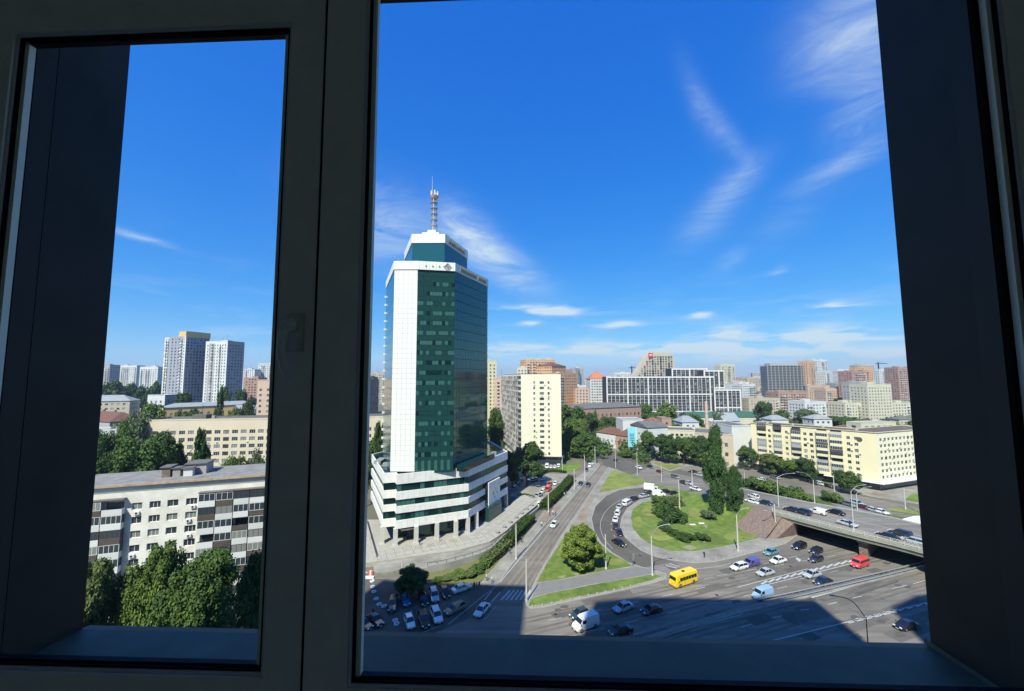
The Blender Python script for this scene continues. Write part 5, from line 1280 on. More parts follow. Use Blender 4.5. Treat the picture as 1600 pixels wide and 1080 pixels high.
# billboard
bb = thing('billboard', 'tall light blue billboard with small dark lettering lines and white edge by the main road', 'billboard')
BD = 246; a = P(981,672,BD); b = P(993.5,672,BD); zt = P(987,668,BD).z; zb_ = P(987,698.5,BD).z
s = MB(); s.box(a.x,b.x,BD,BD+.6,zb_,zt); s.build('board', mat('board_blue',(.22,.60,.72),.5), bb)
s = MB(); s.box(b.x+.002,b.x+.45,BD-.1,BD+.7,zb_,zt+.1); s.build('border', m_white, bb)
s = MB()
for k in range(5): s.box(a.x+1,b.x-1,BD-.05,BD-.01,zt-4.2-k*.95,zt-3.8-k*.95)
s.box(a.x+2.2,a.x+3.0,BD-.05,BD-.01,zt-9.6,zt-8.8); s.build('lettering', mat('board_text',(.03,.12,.18),.6), bb)
s = MB(); s.box(b.x+.6,b.x+3.0,BD+.8,BD+1.4,zb_+1,zt-3.5); s.build('rear_panel', w_grey, bb)
s = MB(); s.cyl((a.x+1,BD+.3,0),(a.x+1,BD+.3,zb_),.2); s.cyl((b.x-1,BD+.3,0),(b.x-1,BD+.3,zb_),.2); s.cyl((b.x+1.8,BD+1.1,0),(b.x+1.8,BD+1.1,zb_+1.2),.15); s.build('leg', m_steel, bb)
# bus shelter roofs at the right edge
sh = thing('bus_shelter', 'white flat roofed bus shelter at the right reveal above the flyover', 'bus shelter')
s = MB(); s.prism([(p.x,p.y) for p in (G(1409,812,3), G(1428,807,3), G(1475,806,3), G(1475,822,3), G(1430,820,3))], 2.9, 3.15, bottom=True); s.build('roof', m_stain, sh)
for q in ((1412,813),(1434,820),(1460,810)): s = MB(); g = G(*q, 3); s.cyl((g.x,g.y,0),(g.x,g.y,2.9),.08); s.build('post', m_steel, sh)
s = MB(); s.prism([(p.x,p.y) for p in (G(1432,824,3), G(1475,822,3), G(1475,832,3), G(1440,830,3))], 2.9, 3.1, bottom=True); s.build('roof', m_stain, sh)

# two tower cranes over the city
for lab, px, yt, d, arm in (('dark tower crane standing left of the arch topped tower', 987, 572, 600, -14), ('thin tower crane behind the red brick tower pair', 1372, 566, 720, 16)):
    p = P(px, yt, d); t = thing('tower_crane', lab, 'crane'); z0 = terrain(p.x, d); s = MB(); s.box(p.x-.7,p.x+.7,d-.7,d+.7,z0,p.z); s.build('mast', m_dark, t)
    s = MB(); s.box(p.x-abs(arm)*.35,p.x+abs(arm),d-.5,d+.5,p.z-3.2,p.z-2.2); s.cyl((p.x,d,p.z),(p.x+abs(arm)*.8,d,p.z-2.2),.15,n=4); s.build('jib', m_dark, t)
# ------------------------------------------------------------------ vegetation
def leafmat(name, c, isl=.38):
    m = mat(name, c, .75, island=isl, spec=.12)
    return m
lv = {'mid': leafmat('leaf_mid', (.070,.118,.030)), 'dark': leafmat('leaf_dark', (.050,.088,.026)), 'light': leafmat('leaf_light', (.098,.150,.034)), 'olive': leafmat('leaf_olive', (.105,.135,.042)),
      'grey': leafmat('leaf_grey', (.115,.150,.070)), 'pop': leafmat('leaf_poplar', (.045,.090,.026)), 'hedge': leafmat('leaf_hedge', (.045,.080,.016)), 'spring': leafmat('leaf_spring', (.135,.185,.035))}
m_bark = mat('bark', (.09,.07,.05), .95, var=.3, scale=3, bump=.5)
def leaf_cloud(name, blobs, n, size, seed, hollow=.55, squash=.9):
    """leaf sized faces spread through many overlapping clumps"""
    rg = np.random.default_rng(seed); w = np.array([b[3]**2 for b in blobs]); w = w/w.sum()
    k = rg.choice(len(blobs), n, p=w); bl = np.array(blobs)[k]
    d = rg.normal(size=(n,3)); d /= np.linalg.norm(d, axis=1)[:,None]; jag = .17 if len(blobs) != 60 else .34
    rad = hollow + (1.0-hollow)*rg.random(n)**.6; rad = rad*(1 + jag*np.abs(rg.normal(size=n)))
    c = bl[:,:3] + d*(bl[:,3]*rad)[:,None]*np.array([1,1,squash])
    nr = d*.8 + rg.normal(size=(n,3))*.55 + np.array([0,0,.35]); nr /= np.linalg.norm(nr, axis=1)[:,None]
    t = np.cross(nr, rg.normal(size=(n,3))); t /= np.linalg.norm(t, axis=1)[:,None]; b = np.cross(nr, t)
    s = size*(.6+.8*rg.random(n))[:,None]
    v = np.stack([c-t*s, c-b*s*.62+nr*s*.12, c+t*s, c+b*s*.62-nr*s*.10], 1).reshape(-1,3)
    f = np.arange(4*n).reshape(-1,4)
    me = bpy.data.meshes.new(name); me.vertices.add(4*n); me.vertices.foreach_set('co', v.astype(np.float32).ravel())
    me.loops.add(4*n); me.loops.foreach_set('vertex_index', f.ravel().astype(np.int32)); me.polygons.add(n); me.polygons.foreach_set('loop_start', np.arange(0,4*n,4,dtype=np.int32)); me.polygons.foreach_set('loop_total', np.full(n,4,dtype=np.int32))
    me.update(calc_edges=True); me.validate(); return me
def crown_blobs(kind, seed):
    """clumps for a crown that fills 1 unit wide, 1 unit high, foot at z=0"""
    rg = random.Random(seed); out = []
    if kind == 'poplar':
        for i in range(60):
            z = rg.random()**.8*.92+.04; w = .46*(math.sin(math.pi*min(1,max(0,(z*.86+.10))))**.6)
            a = rg.uniform(0, 2*math.pi); r = w*rg.random()**.5*.8; out.append((r*math.cos(a), r*math.sin(a), z, rg.uniform(.05,.13)))
    elif kind == 'spruce':
        for i in range(46):
            z = rg.random()*.95; w = .5*(1-z)**.8+.03; a = rg.uniform(0,2*math.pi); r = w*rg.random()**.4; out.append((r*math.cos(a), r*math.sin(a), z, .05+.08*(1-z)))
    elif kind == 'round':
        for i in range(130):
            a = rg.uniform(0,2*math.pi); e = math.asin(rg.uniform(-.85,1)); r = .40*rg.uniform(.55,1)*(1+.10*math.sin(3*a+seed)+.08*math.sin(5*e+a))
            out.append((r*math.cos(a)*math.cos(e), r*math.sin(a)*math.cos(e), .48+r*math.sin(e)*1.08, rg.uniform(.05,.10)))
    elif kind == 'bush':
        for i in range(22):
            a = rg.uniform(0,2*math.pi); r = .36*rg.random()**.5; out.append((r*math.cos(a), r*math.sin(a), rg.uniform(.15,.75), rg.uniform(.13,.24)))
    else:
        lobes = [(rg.uniform(-.2,.2), rg.uniform(-.2,.2), rg.uniform(.3,.78), rg.uniform(.18,.3)) for _ in range(7)]
        for i in range(90):
            l = rg.choice(lobes); a = rg.uniform(0,2*math.pi); e = rg.uniform(-.6,1.3); r = l[3]*rg.uniform(.5,1.1)
            x, y, z = l[0]+r*math.cos(a)*math.cos(e), l[1]+r*math.sin(a)*math.cos(e), l[2]+r*math.sin(e)*.9
            z = min(.96, max(.08, z)); k = math.hypot(x, y); lim = .44*math.sin(math.pi*min(.97,max(.12,z*.8+.14)))
            if k > lim: x *= lim/k; y *= lim/k
            out.append((x, y, z, rg.uniform(.055,.115)))
    return out
CR = {}
def crown_mesh(kind, leaf, n, size, seed):
    key = (kind, leaf, n, seed)
    if key not in CR:
        me = leaf_cloud('crown', crown_blobs(kind, seed), n, size, seed*7+3); me.materials.append(lv[leaf]); CR[key] = me
    return CR[key]
def trunk_mesh(kind, seed):
    key = ('t', kind, seed)
    if key not in CR:
        rg = random.Random(seed); b = MB(); b.cyl((0,0,-.02),(.005,0,.35),.026,.019,8); b.cyl((.005,0,.35),(0,.01,.78),.019,.006,7)
        if kind != 'poplar' and kind != 'spruce':
            for i in range(8):
                a = rg.uniform(0,6.28); z = rg.uniform(.2,.6); r = rg.uniform(.2,.36); b.cyl((.004,0,z),(r*math.cos(a),r*math.sin(a),z+rg.uniform(.15,.32)),.010,.003,5)
        CR[key] = b.mesh('trunk', [m_bark])
    return CR[key]
def tree(label, base, h, w, kind='tree', leaf='mid', n=5000, lsz=.035, seed=1, group=None, name=None, cat='tree', lift=None):
    """crown starts a little above the ground on its trunk"""
    lift = (.06 if kind == 'tree' else .04 if kind != 'bush' else -.05) if lift is None else lift
    t = thing(name or {'poplar':'poplar_tree','spruce':'spruce_tree','bush':'bush'}.get(kind,'tree'), label, cat, loc=base, rz=random.uniform(0,6.28), group=group)
    c = link('crown', crown_mesh(kind, leaf, n, lsz, seed), t, loc=(0,0,h*lift)); c.scale = (w, w, h*(1-lift))
    if kind not in ('bush','round'): k = link('trunk', trunk_mesh(kind, seed), t, loc=(0,0,0)); k.scale = (h*.8, h*.8, h*.95)
    return t
def ptree(label, px, top, wpx, dep, **k):
    b = P(px, 600, dep); z0 = terrain(b.x, dep); zt = ZT(px, top, dep)
    return tree(label, (b.x, dep, z0), zt-z0, wpx*dep/F_, **k)
# near trees in front of the panel block
ptree('dark green chestnut tree with clumped crown at the lower end of the panel block', 168, 872, 98, 62, leaf='olive', n=42000, lsz=.016, seed=11)
ptree('light green tall tree, topmost of those hiding the panel block', 271, 826, 92, 68, leaf='light', n=42000, lsz=.015, seed=12)
ptree('broad dark rounded tree beside the window post, right of the light green one', 336, 862, 132, 66, leaf='mid', n=52000, lsz=.014, seed=13)
ptree('deep green tree half hidden by the window post', 412, 862, 84, 56, leaf='dark', n=26000, lsz=.017, seed=14)
ptree('low bright tree filling the foot of the gap below the light green tree', 262, 952, 60, 58, leaf='light', n=20000, lsz=.02, seed=15)
# behind the panel block
T1 = [('dense dark tree just above the roof at the reveal',170,676,70,120,'dark',21),('wide dark green tree above the panel block roof, left of its chimneys',232,672,95,125,'mid',22),('yellow green tree over the long white edged roof',196,662,50,150,'light',23),
      ('pale grey green willow beside the low grey shed',215,640,60,190,'grey',24),('light tree under the white blue windowed house',245,632,50,205,'light',25),('round dark tree at the near corner of the clinic',276,678,50,130,'dark',26),
      ('bright low tree right of the spruce, before the clinic',372,706,52,115,'light',27),('grey green bushy tree at the window post above the panel block',408,708,50,118,'grey',28),
      ('round olive tree in front of the yellow building',282,637,38,235,'olive',29),('small olive tree beside the tall poplar of the yellow building',305,640,26,235,'mid',30),('yellowish tree before the right half of the yellow building',372,638,36,240,'olive',31),
      ('leafy dark tree against the pinkish block',391,620,26,245,'dark',32),('dark trees at the foot of the white flat topped tower, first one',355,606,26,330,'dark',33),('dark tree at the foot of the white flat topped tower, by its flank',376,604,24,330,'dark',34),
      ('tree at the foot of the orange crowned tower',286,614,36,300,'dark',35)]
for lab,px,top,w,d,lf,sd in T1: ptree(lab, px, top, w, d, leaf=lf, n=26000 if d < 160 else 9000, lsz=.016 if d < 160 else .026, seed=21+sd%5)
ptree('feathery spruce like tree standing before the clinic windows', 320, 668, 48, 118, kind='spruce', leaf='pop', n=9000, lsz=.03, seed=41)
ptree('slim dark poplar in front of the yellow building', 345, 610, 15, 245, kind='poplar', leaf='dark', n=5000, lsz=.03, seed=42)
for i, (px, top, w, d) in enumerate([(175,596,40,420),(200,600,34,430),(228,601,30,430),(250,598,30,440),(163,606,26,380),(238,606,26,400)]):
    ptree('dark tree in the belt below the far left towers', px, top, w, d, leaf='dark', n=2500, lsz=.05, seed=21+i%5, group='tree belt below the far left towers')
# between post and tower
T2 = [('green tree beside the podium in the gap left of the tower',573,688,34,150,'mid'),('dark tree touching the left wall of the tower',596,655,22,160,'dark'),('small tree right behind the podium roof, left of the tower',590,676,24,170,'light')]
for i,(lab,px,top,w,d,lf) in enumerate(T2): ptree(lab, px, top, w, d, leaf=lf, n=7000, lsz=.03, seed=22+i)
# right of the tower, round the cream slab
T3 = [('tall dark tree in the strip between green glass and slab balconies',775,640,34,205,'mid'),('dark tree behind the podium corner',771,668,26,190,'dark'),('huge dark shaded tree at the foot of the cream slab',822,692,62,178,'dark'),('dark tree left of the huge shaded one by the podium',800,700,40,172,'dark'),
      ('tree standing right of the cream slab end wall',892,630,52,270,'mid'),('bright tree right of the cream slab',900,655,48,250,'light'),('big rounded tree by the parked cars at the head of the tram street',904,676,52,240,'mid'),
      ('tree in front of the brick factory, left one',923,645,34,305,'dark'),('slim poplar in front of the brick factory',929,641,12,305,'mid'),('tree before the middle of the brick factory',950,649,36,305,'mid'),('tree right of the brick factory end',1008,632,36,330,'mid'),
      ('large bright tree under the gridded complex',1042,630,52,320,'light'),('green tree beside the large bright one',1022,645,32,310,'mid'),('low tree row piece right of the large bright tree',1080,645,40,330,'mid'),
      ('dark bluish tree by the green hall',1122,640,30,270,'grey'),('tree at the end of the green hall',1192,628,34,330,'dark'),('tree behind the yellow block roof near white houses',1218,640,36,340,'mid'),('bluish tree over the yellow block roof',1262,640,52,340,'grey'),('rounded tree over the yellow block roof, by the cream wing',1308,648,44,330,'mid'),
      ('tree by the cream shops over the yellow block roof',1336,654,30,320,'olive'),('dark tree between pink houses on the slope',1311,622,26,440,'dark'),
      ('dark tree left of the billboard foot',974,701,20,238,'light'),('roadside tree right of the billboard',1012,674,34,229,'mid'),('broad dark roadside tree, centre of the row behind the main road',1040,676,44,222,'dark'),('roadside tree with a rounded crown under the white house',1064,680,40,219,'mid'),
      ('dark roadside tree left of the tall poplar',1088,682,38,214,'dark'),('yellow green tree hugging the tall poplar',1098,704,28,211,'spring'),('tree at the left corner of the long yellow block',1163,698,34,205,'mid'),('light tree before the yellow block, second from its corner',1198,708,38,194,'olive'),
      ('bright tree before the yellow block middle',1222,716,38,189,'light'),('dark tree before the yellow block middle balconies',1252,716,36,183,'dark'),('round tree in front of the shops of the yellow block',1320,736,42,165,'mid'),('tree overhanging the shop canopy of the yellow block',1302,736,30,169,'dark')]
for i,(lab,px,top,w,d,lf) in enumerate(T3): ptree(lab, px, top, w, d, leaf=lf, n=15000 if d < 225 else 8000, lsz=.022 if d < 225 else .028, seed=21+(i*3)%5, kind='poplar' if 'poplar in' in lab else 'tree')
rg = random.Random(33)
for i in range(44):
    px = rg.uniform(882,1175); d = rg.uniform(232,335)
    if 930 < px < 985: d = rg.uniform(290,335)
    if px > 1120: d = rg.uniform(225,330)
    ptree('broad leafed tree in the green belt between the junction and the white gridded complex', px, 590+(48-rg.uniform(9,15))*F_/d, rg.uniform(20,34), d, leaf=rg.choice(['dark','mid','mid','olive','light']), n=6000, lsz=.032, seed=21+i%5, group='trees of the green belt right of the tower')
for i in range(22):
    px = rg.uniform(1190,1440); d = rg.uniform(250,340)
    ptree('tree rising among the houses behind the long yellow block', px, 590+(48-rg.uniform(8,13))*F_/d, rg.uniform(18,30), d, leaf=rg.choice(['dark','mid','grey','olive']), n=5000, lsz=.034, seed=21+i%5, group='trees behind the long yellow block')
# trees standing in the ring lawn
for lab,(bx,by),top,w,kind,lf,n,sd in [('taller of the two dark poplars on the ring lawn',(1119,806),680,38,'poplar','pop',26000,51),('shorter dark poplar on the ring lawn beside the flyover',(1149,811),736,29,'poplar','pop',20000,52),
      ('big round yellow green tree on the triangular lawn by the tram tracks',(908,889),824,70,'round','spring',42000,53),('dome shaped dark green tree in the shade above the parked cars',(645,931),888,54,'round','dark',30000,54),
      ('grey leafed shrub at the foot of the taller poplar',(1108,812),797,22,'bush','grey',4000,55)]:
    g = G(bx, by); h = (by-top)*g.y/F_
    tree(lab, (g.x,g.y,.1), h, w*g.y/F_, kind=kind, leaf=lf, n=n, lsz=.021 if n > 9000 else .04, seed=sd, lift=.03 if kind == 'poplar' else (0 if kind == 'round' else -.05), name='poplar_tree' if kind == 'poplar' else None, cat='bush' if 'shrub' in lab else 'tree')
B1 = [('leafy bush at the top of the bush cluster on the ring lawn',(1036,791),16,28,'mid'),('tall light bush in the upper cluster on the ring lawn',(1055,788),14,26,'olive'),('dark bush in the middle of the ring lawn cluster',(1048,815),24,30,'dark'),('largest dark bush of the ring lawn cluster',(1033,806),20,26,'mid'),
      ('round bush at the right end of the ring lawn cluster',(1064,817),20,20,'mid'),('dark green bush by the ring lawn road edge',(1086,779),10,22,'mid'),
      ('first clipped bush of the curved row on the ring lawn',(1036,825),9,16,'dark'),('second clipped bush of the curved row on the ring lawn',(1043,831),10,16,'dark'),('third clipped bush of the curved row on the ring lawn',(1052,837),11,17,'dark'),('fourth clipped bush of the curved row on the ring lawn',(1061,842),11,17,'mid'),('fifth and biggest clipped bush of the curved row',(1071,846),13,18,'dark'),
      ('small round bush between two bigger ones at the row end',(1084,845),8,10,'dark'),('last round bush at the outer end of the row',(1099,845),11,20,'dark')]
for lab,(bx,by),h,w,lf in B1:
    g = G(bx,by); tree(lab, (g.x,g.y,.1), h*g.y/F_*1.05, w*g.y/F_*1.1, kind='bush', leaf=lf, n=3500, lsz=.045, seed=54+int(bx)%3, cat='bush')
B2 = [(1188,766,20,26),(1205,772,22,26),(1222,778,16,22),(1238,783,24,26),(1252,787,20,24),(1264,788,14,18),(1296,783,16,20),(1308,786,16,18),(1170,760,14,20),(1180,757,12,18)]
for i,(bx,by,h,w) in enumerate(B2):
    g = G(bx,by,.1); tree('bushy shrub on the green strip between flyover ramp and frontage road', (g.x,g.y,.1), h*g.y/F_, w*g.y/F_*1.15, kind='bush', leaf=['mid','light','dark'][i%3], n=4000, lsz=.045, seed=54+i%3, cat='bush', group='shrubs on the green strip by the flyover ramp')
B3 = [(716,902,9,26),(735,900,12,24),(745,894,14,24),(757,886,16,20),(700,905,7,22),(684,908,7,18)]
for i,(bx,by,h,w) in enumerate(B3):
    g = G(bx,by,.1); tree('low green shrub in the planted bed below the curved retaining wall', (g.x,g.y,.1), h*g.y/F_, w*g.y/F_, kind='bush', leaf=['light','olive','mid'][i%3], n=4000, lsz=.045, seed=54+i%3, cat='bush', group='shrubs below the retaining wall')
s = MB(); s.prism(GP([(660,912),(668,896),(712,889),(758,868),(775,858),(784,876),(765,899),(748,911),(700,914)]), 0, .13); structure('lawn', s, mat('planted_bed', (.13,.15,.035), .95, col2=(.17,.15,.07), scale=.5, detail=9, bump=.6))
# hedges
def hedge(label, pts, w, h, leaf='hedge', dens=90, z=.1, lsz=.22, seed=5):
    q = spl([G(x,y,z) for x,y in pts], 5); L = sum((b-a).length for a,b in zip(q,q[1:])); n = int(L*(w+2*h)*dens/2); rg = np.random.default_rng(seed)
    c = along(q, .8); bl = []
    for p, a in c:
        t = Vector((math.sin(a), -math.cos(a), 0))
        for k in (-.5, 0, .5):
            for zz in (.25, .6, .85): r = .42*max(.6, w/3)*random.uniform(.8,1.25); bl.append((p.x+t.x*k*w*.8, p.y+t.y*k*w*.8, z+h*zz*random.uniform(.9,1.06), r))
    me = leaf_cloud('foliage', bl, n, lsz, seed, hollow=.6); me.materials.append(lv[leaf])
    t = thing('hedge', label, 'hedge'); link('foliage', me, t)
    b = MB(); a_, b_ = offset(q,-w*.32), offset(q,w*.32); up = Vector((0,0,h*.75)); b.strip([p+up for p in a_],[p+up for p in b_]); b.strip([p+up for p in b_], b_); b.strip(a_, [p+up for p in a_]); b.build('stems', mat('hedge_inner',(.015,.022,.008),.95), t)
hedge('tall clipped hedge between the tower car park and the tram street', [(850,797),(862,786),(880,768),(893,752)], 3.2, 3.0, seed=6)
hedge('hedge in the middle along the tram street, below the garage entry', [(795,852),(808,838),(818,827),(831,815)], 2.8, 2.8, leaf='hedge', seed=7)
hedge('lighter loose hedge under the retaining wall at the shaded end', [(757,885),(768,877),(780,866),(793,854)], 2.6, 2.2, leaf='olive', seed=8)
hedge('low dark hedge in front of the tower car park', [(812,779),(822,777),(836,783)], 1.8, 1.2, leaf='hedge', seed=9)
hedge('low hedge closing the far end of the tower car park', [(838,741),(862,737),(885,739)], 1.5, 1.2, leaf='hedge', seed=10, dens=60)
hedge('leafy hedge behind the main road, under the billboard', [(966,712),(985,714),(1005,719)], 3, 2.2, leaf='light', seed=12, dens=50, lsz=.3)
# distant tree masses that read as one
def wood(name, spots, leaf, seed, n=9000, lsz=1.2):
    rg = random.Random(seed); bl = []
    for (x0,x1,d0,d1,hh,cnt) in spots:
        for i in range(cnt):
            d = rg.uniform(d0,d1); px = rg.uniform(x0,x1); p = P(px,600,d); r = rg.uniform(2.2,4.8); bl.append((p.x, d, terrain(p.x,d)+hh*rg.uniform(.35,1), r))
    me = leaf_cloud(name, bl, n, lsz, seed, hollow=.4); me.materials.append(lv[leaf]); o = link(name, me, None); o['kind'] = 'stuff'; return o
wood('distant_woods', [(150,440,215,330,7,150),(880,1180,225,330,6,150),(1130,1440,225,360,7,190),(560,600,170,300,8,30),(760,900,240,330,9,50)], 'mid', 61, n=60000, lsz=.8)
wood('distant_woods', [(150,440,380,520,9,120),(900,1440,360,560,8,230)], 'dark', 62, n=50000, lsz=1.0)
wood('distant_woods', [(-100,1700,600,1300,8,500)], 'dark', 63, n=70000, lsz=1.8)
# far city filling in to the horizon
rg = random.Random(5); pals = [w_white, w_cream, w_tan, w_pink, w_grey, w_orange, w_redb]; nms = ['white','cream','tan','pinkish','grey','orange','red brick']
for i in range(130):
    side = i % 6; px = rg.uniform(120,600) if side == 0 else rg.uniform(860,1470); d = rg.uniform(540,1500); p = P(px,590,d); z0 = terrain(p.x,d); w = rg.uniform(16,46); h = rg.uniform(12,24) if rg.random() < .72 else rg.uniform(26,40)
    if px < 620: h = min(h, 30)
    k = rg.choice([0,0,1,1,2,2,3,4,5,6]); a = rg.uniform(-.5,.5); u = V2((math.cos(a), math.sin(a)))
    block('city_block', '%s %s block in the packed far city %s the green tower' % ('distant', nms[k], 'left of' if px < 620 else 'right of'), (p.x,d), (p.x+u.x*w,d+u.y*w), 13, z0+h, pals[k], z0=z0-2, fh=3.1, pitch=4.2, ww=2.0, cross=False, sides=False,
          group='far %s city blocks %s the green tower' % (nms[k], 'left of' if px < 620 else 'right of'), roof='flat' if rg.random()<.7 else 'hip', roofm=rg.choice([m_roofr, m_rooff, m_roofl, m_roofgrey]), seed=i, nbox=1, bays=rg.choice([0,2,3]))
rg = random.Random(9)
for i in range(104):
    px = rg.choice([rg.uniform(880,1170), rg.uniform(1150,1440), rg.uniform(1150,1440), rg.uniform(160,430)]); d = rg.uniform(285,520); p = P(px,590,d)
    if px < 450: d = rg.uniform(300,360); p = P(px,590,d)
    k = rg.randrange(5); a = rg.uniform(-.6,.6); u = V2((math.cos(a),math.sin(a))); w = rg.uniform(10,22); z0 = terrain(p.x,d)
    block('town_house', 'low %s house with %s roof among the trees %s the green tower' % (nms[k], 'pitched', 'left of' if px < 620 else 'right of'), (p.x,d), (p.x+u.x*w,d+u.y*w), 10, z0+rg.uniform(4.5,9), pals[k], z0=z0-2, fh=3.2, pitch=3.4, ww=1.3, sides=False, cross=False,
          group='low %s houses of the old quarter %s the green tower' % (nms[k], 'left of' if px < 620 else 'right of'), roof='hip', roofh=2.8, roofm=rg.choice([m_roofr, m_rooff, m_roofgrey, m_roofl]), seed=i)

# ------------------------------------------------------------------ vehicles
m_paint = mat('car_paint', (1,1,1), .25, objcol=True, spec=.5, coat=.6)
m_cglass = mat('car_glass', (.012,.015,.02), .06, spec=.7)
m_tyre = mat('tyre_rubber', (.012,.012,.012), .9)
m_rim = mat('wheel_rim', (.35,.35,.36), .35, metal=.6)
m_head = mat('headlight_lens', (.75,.78,.8), .15, spec=.6)
m_tail = mat('tail_light', (.35,.01,.01), .3)
m_bump = mat('bumper_black', (.02,.02,.02), .6)
def loft(sections, smooth=True):
    """sections along x: (x, half width, z bottom, z top, top half width)"""
    b = MB(); ring_ = []
    for (x, w, z0, z1, wt) in sections:
        zm = z0 + (z1-z0)*.45
        ring_.append([(x,-w*.94,z0),(x,-w,zm),(x,-wt,z1-.03),(x,-wt*.8,z1),(x,wt*.8,z1),(x,wt,z1-.03),(x,w,zm),(x,w*.94,z0)])
    for r in ring_: b.v.extend(r)
    for i in range(len(ring_)-1):
        for k in range(8): a, c = i*8+k, i*8+(k+1)%8; b.f.append((a, a+8, c+8, c)); b.m.append(0)
    b.f.append(tuple(range(7,-1,-1))); b.f.append(tuple(range((len(ring_)-1)*8,(len(ring_))*8))); b.m += [0,0]
    return b
def wheel_mesh(r):
    b = MB(); b.cyl((0,-.1,0),(0,.1,0),r,r,14); t = b.mesh('tyre', [m_tyre]); b = MB(); b.cyl((0,-.112,0),(0,.112,0),r*.6,r*.6,10); return t, b.mesh('rim', [m_rim])
def vehicle_proto(kind):
    root = thing(kind, 'x', 'car')
    if kind in ('sedan_car','hatchback_car','suv_car','estate_car'):
        L, W, H = {'sedan_car':(4.65,.90,1.46),'hatchback_car':(4.1,.87,1.5),'suv_car':(4.6,.95,1.72),'estate_car':(4.75,.91,1.5)}[kind]; x0, x1 = -L/2, L/2; hd = .62 if kind != 'suv_car' else .72; g = .22 if kind != 'suv_car' else .28
        bel = H*.63; 
        body = loft([(x0,W*.86,g+.16,bel*.82,W*.72),(x0+.12,W*.96,g+.05,bel*.93,W*.84),(x0+.7,W,g,bel,W*.9),(-.2,W,g,bel,W*.92),(x1-1.25,W,g,bel-.02,W*.9),(x1-.9,W,g,bel-.10,W*.88),(x1-.25,W*.95,g+.05,bel*.78,W*.8),(x1,W*.80,g+.14,bel*.62,W*.66)])
        rear = {'sedan_car':(x0+.75,x0+1.35),'hatchback_car':(x0+.08,x0+.5),'suv_car':(x0+.06,x0+.4),'estate_car':(x0+.08,x0+.5)}[kind]; fa, fb = x1-1.15, x1-1.85
        gh = MB(); zb, zt = bel-.06, H-.05; wb, wt = W*.87, W*.68
        def fr(xr, xf, z, w, mb, zz=0): return [(xr,-w,z),(xf,-w,z),(xf,w,z),(xr,w,z)]
        gh.add(fr(rear[0],fa,zb,wb,gh)+fr(rear[1],fb,zt,wt,gh), [(0,1,5,4),(1,2,6,5),(2,3,7,6),(3,0,4,7)])
        rf = MB(); e = .03
        rf.add([(rear[1]-e,-wt-.015,zt-.02),(fb+e,-wt-.015,zt-.02),(fb+e,wt+.015,zt-.02),(rear[1]-e,wt+.015,zt-.02),(rear[1]+.12,-wt+.12,H),(fb-.12,-wt+.12,H),(fb-.12,wt-.12,H),(rear[1]+.12,wt-.12,H)], [(0,1,5,4),(1,2,6,5),(2,3,7,6),(3,0,4,7),(4,5,6,7)])
        for sy in (-1,1):  # pillars
            for (xb_, xt_, wd) in ((fa,fb,.07),(rear[0],rear[1],.10 if kind=='sedan_car' else .16),((fa+rear[0])/2-.05,(fb+rear[1])/2,.06)):
                rf.cyl((xb_,sy*(wb+.005),zb),(xt_,sy*(wt+.008),zt-.01),wd*.55,wd*.5,5)
        b = body; b.add(rf.v, rf.f); b.build('body', m_paint, root); gh.build('windows', m_cglass, root)
        hz = bel*.70; wy = W*.80; wr = .32 if kind != 'suv_car' else .37; axle = L*.29
    else:
        if kind == 'cargo_van': L, W, H = 5.4, 1.0, 2.35
        elif kind == 'minibus': L, W, H = 5.2, .98, 2.1
        elif kind == 'city_bus': L, W, H = 7.2, 1.12, 2.75
        elif kind == 'box_truck': L, W, H = 6.4, 1.05, 3.0
        elif kind == 'panel_van_small': L, W, H = 4.4, .9, 1.85
        x0, x1 = -L/2, L/2; g = .3
        if kind == 'box_truck':
            cab = loft([(x1-2.2,W*.9,g,2.2,W*.82),(x1-1.1,W*.92,g,2.2,W*.8),(x1-.55,W*.92,g,1.45,W*.82),(x1,W*.86,g+.1,1.05,W*.74)]); cab.build('body', m_paint, root)
            b = MB(); b.box(x0,x1-2.3,-W,W,.75,H); b.build('cargo_box', mat('cargo_box_white',(.72,.72,.70),.5), root)
            w = MB(); w.add([(x1-1.08,-W*.78,2.1),(x1-1.08,W*.78,2.1),(x1-.53,W*.8,1.48),(x1-.53,-W*.8,1.48)], [(0,3,2,1)]); 
            for sy in (-1,1): w.box(x1-2.0,x1-1.15,sy*W*.9-.02,sy*W*.9+.02,1.4,2.05)
            w.build('windows', m_cglass, root); b = MB(); b.box(x0+.1,x1-1,-.4,.4,.4,.74); b.build('chassis', m_bump, root)
        elif kind == 'city_bus':
            cab = loft([(x0,W*.94,g,H-.15,W*.84),(x0+.2,W,g,H,W*.9),(x1-.7,W,g,H,W*.9),(x1-.28,W*.97,g,H-.35,W*.86),(x1,W*.9,g,1.25,W*.8)]); cab.build('body', m_paint, root)
            for sy in (-1,1):
                for i in range(6): b = MB(); xa = x0+.45+i*.92; b.box(xa,xa+.82,sy*(W-.02)-.03,sy*(W-.02)+.03,1.38,2.1); b.build('side_window', m_cglass, root)
            b = MB(); b.add([(x1-.02,-W*.8,1.32),(x1-.02,W*.8,1.32),(x1-.26,W*.8,2.35),(x1-.26,-W*.8,2.35)], [(0,1,2,3)]); b.build('windscreen', m_cglass, root)
            b = MB(); b.add([(x0-.01,-W*.75,1.4),(x0-.01,W*.75,1.4),(x0-.01,W*.75,2.2),(x0-.01,-W*.75,2.2)], [(0,3,2,1)]); b.build('rear_window', m_cglass, root)
            b = MB(); b.box(-.35,.35,-.3,.3,H,H+.1); b.build('roof_hatch', m_bump, root)
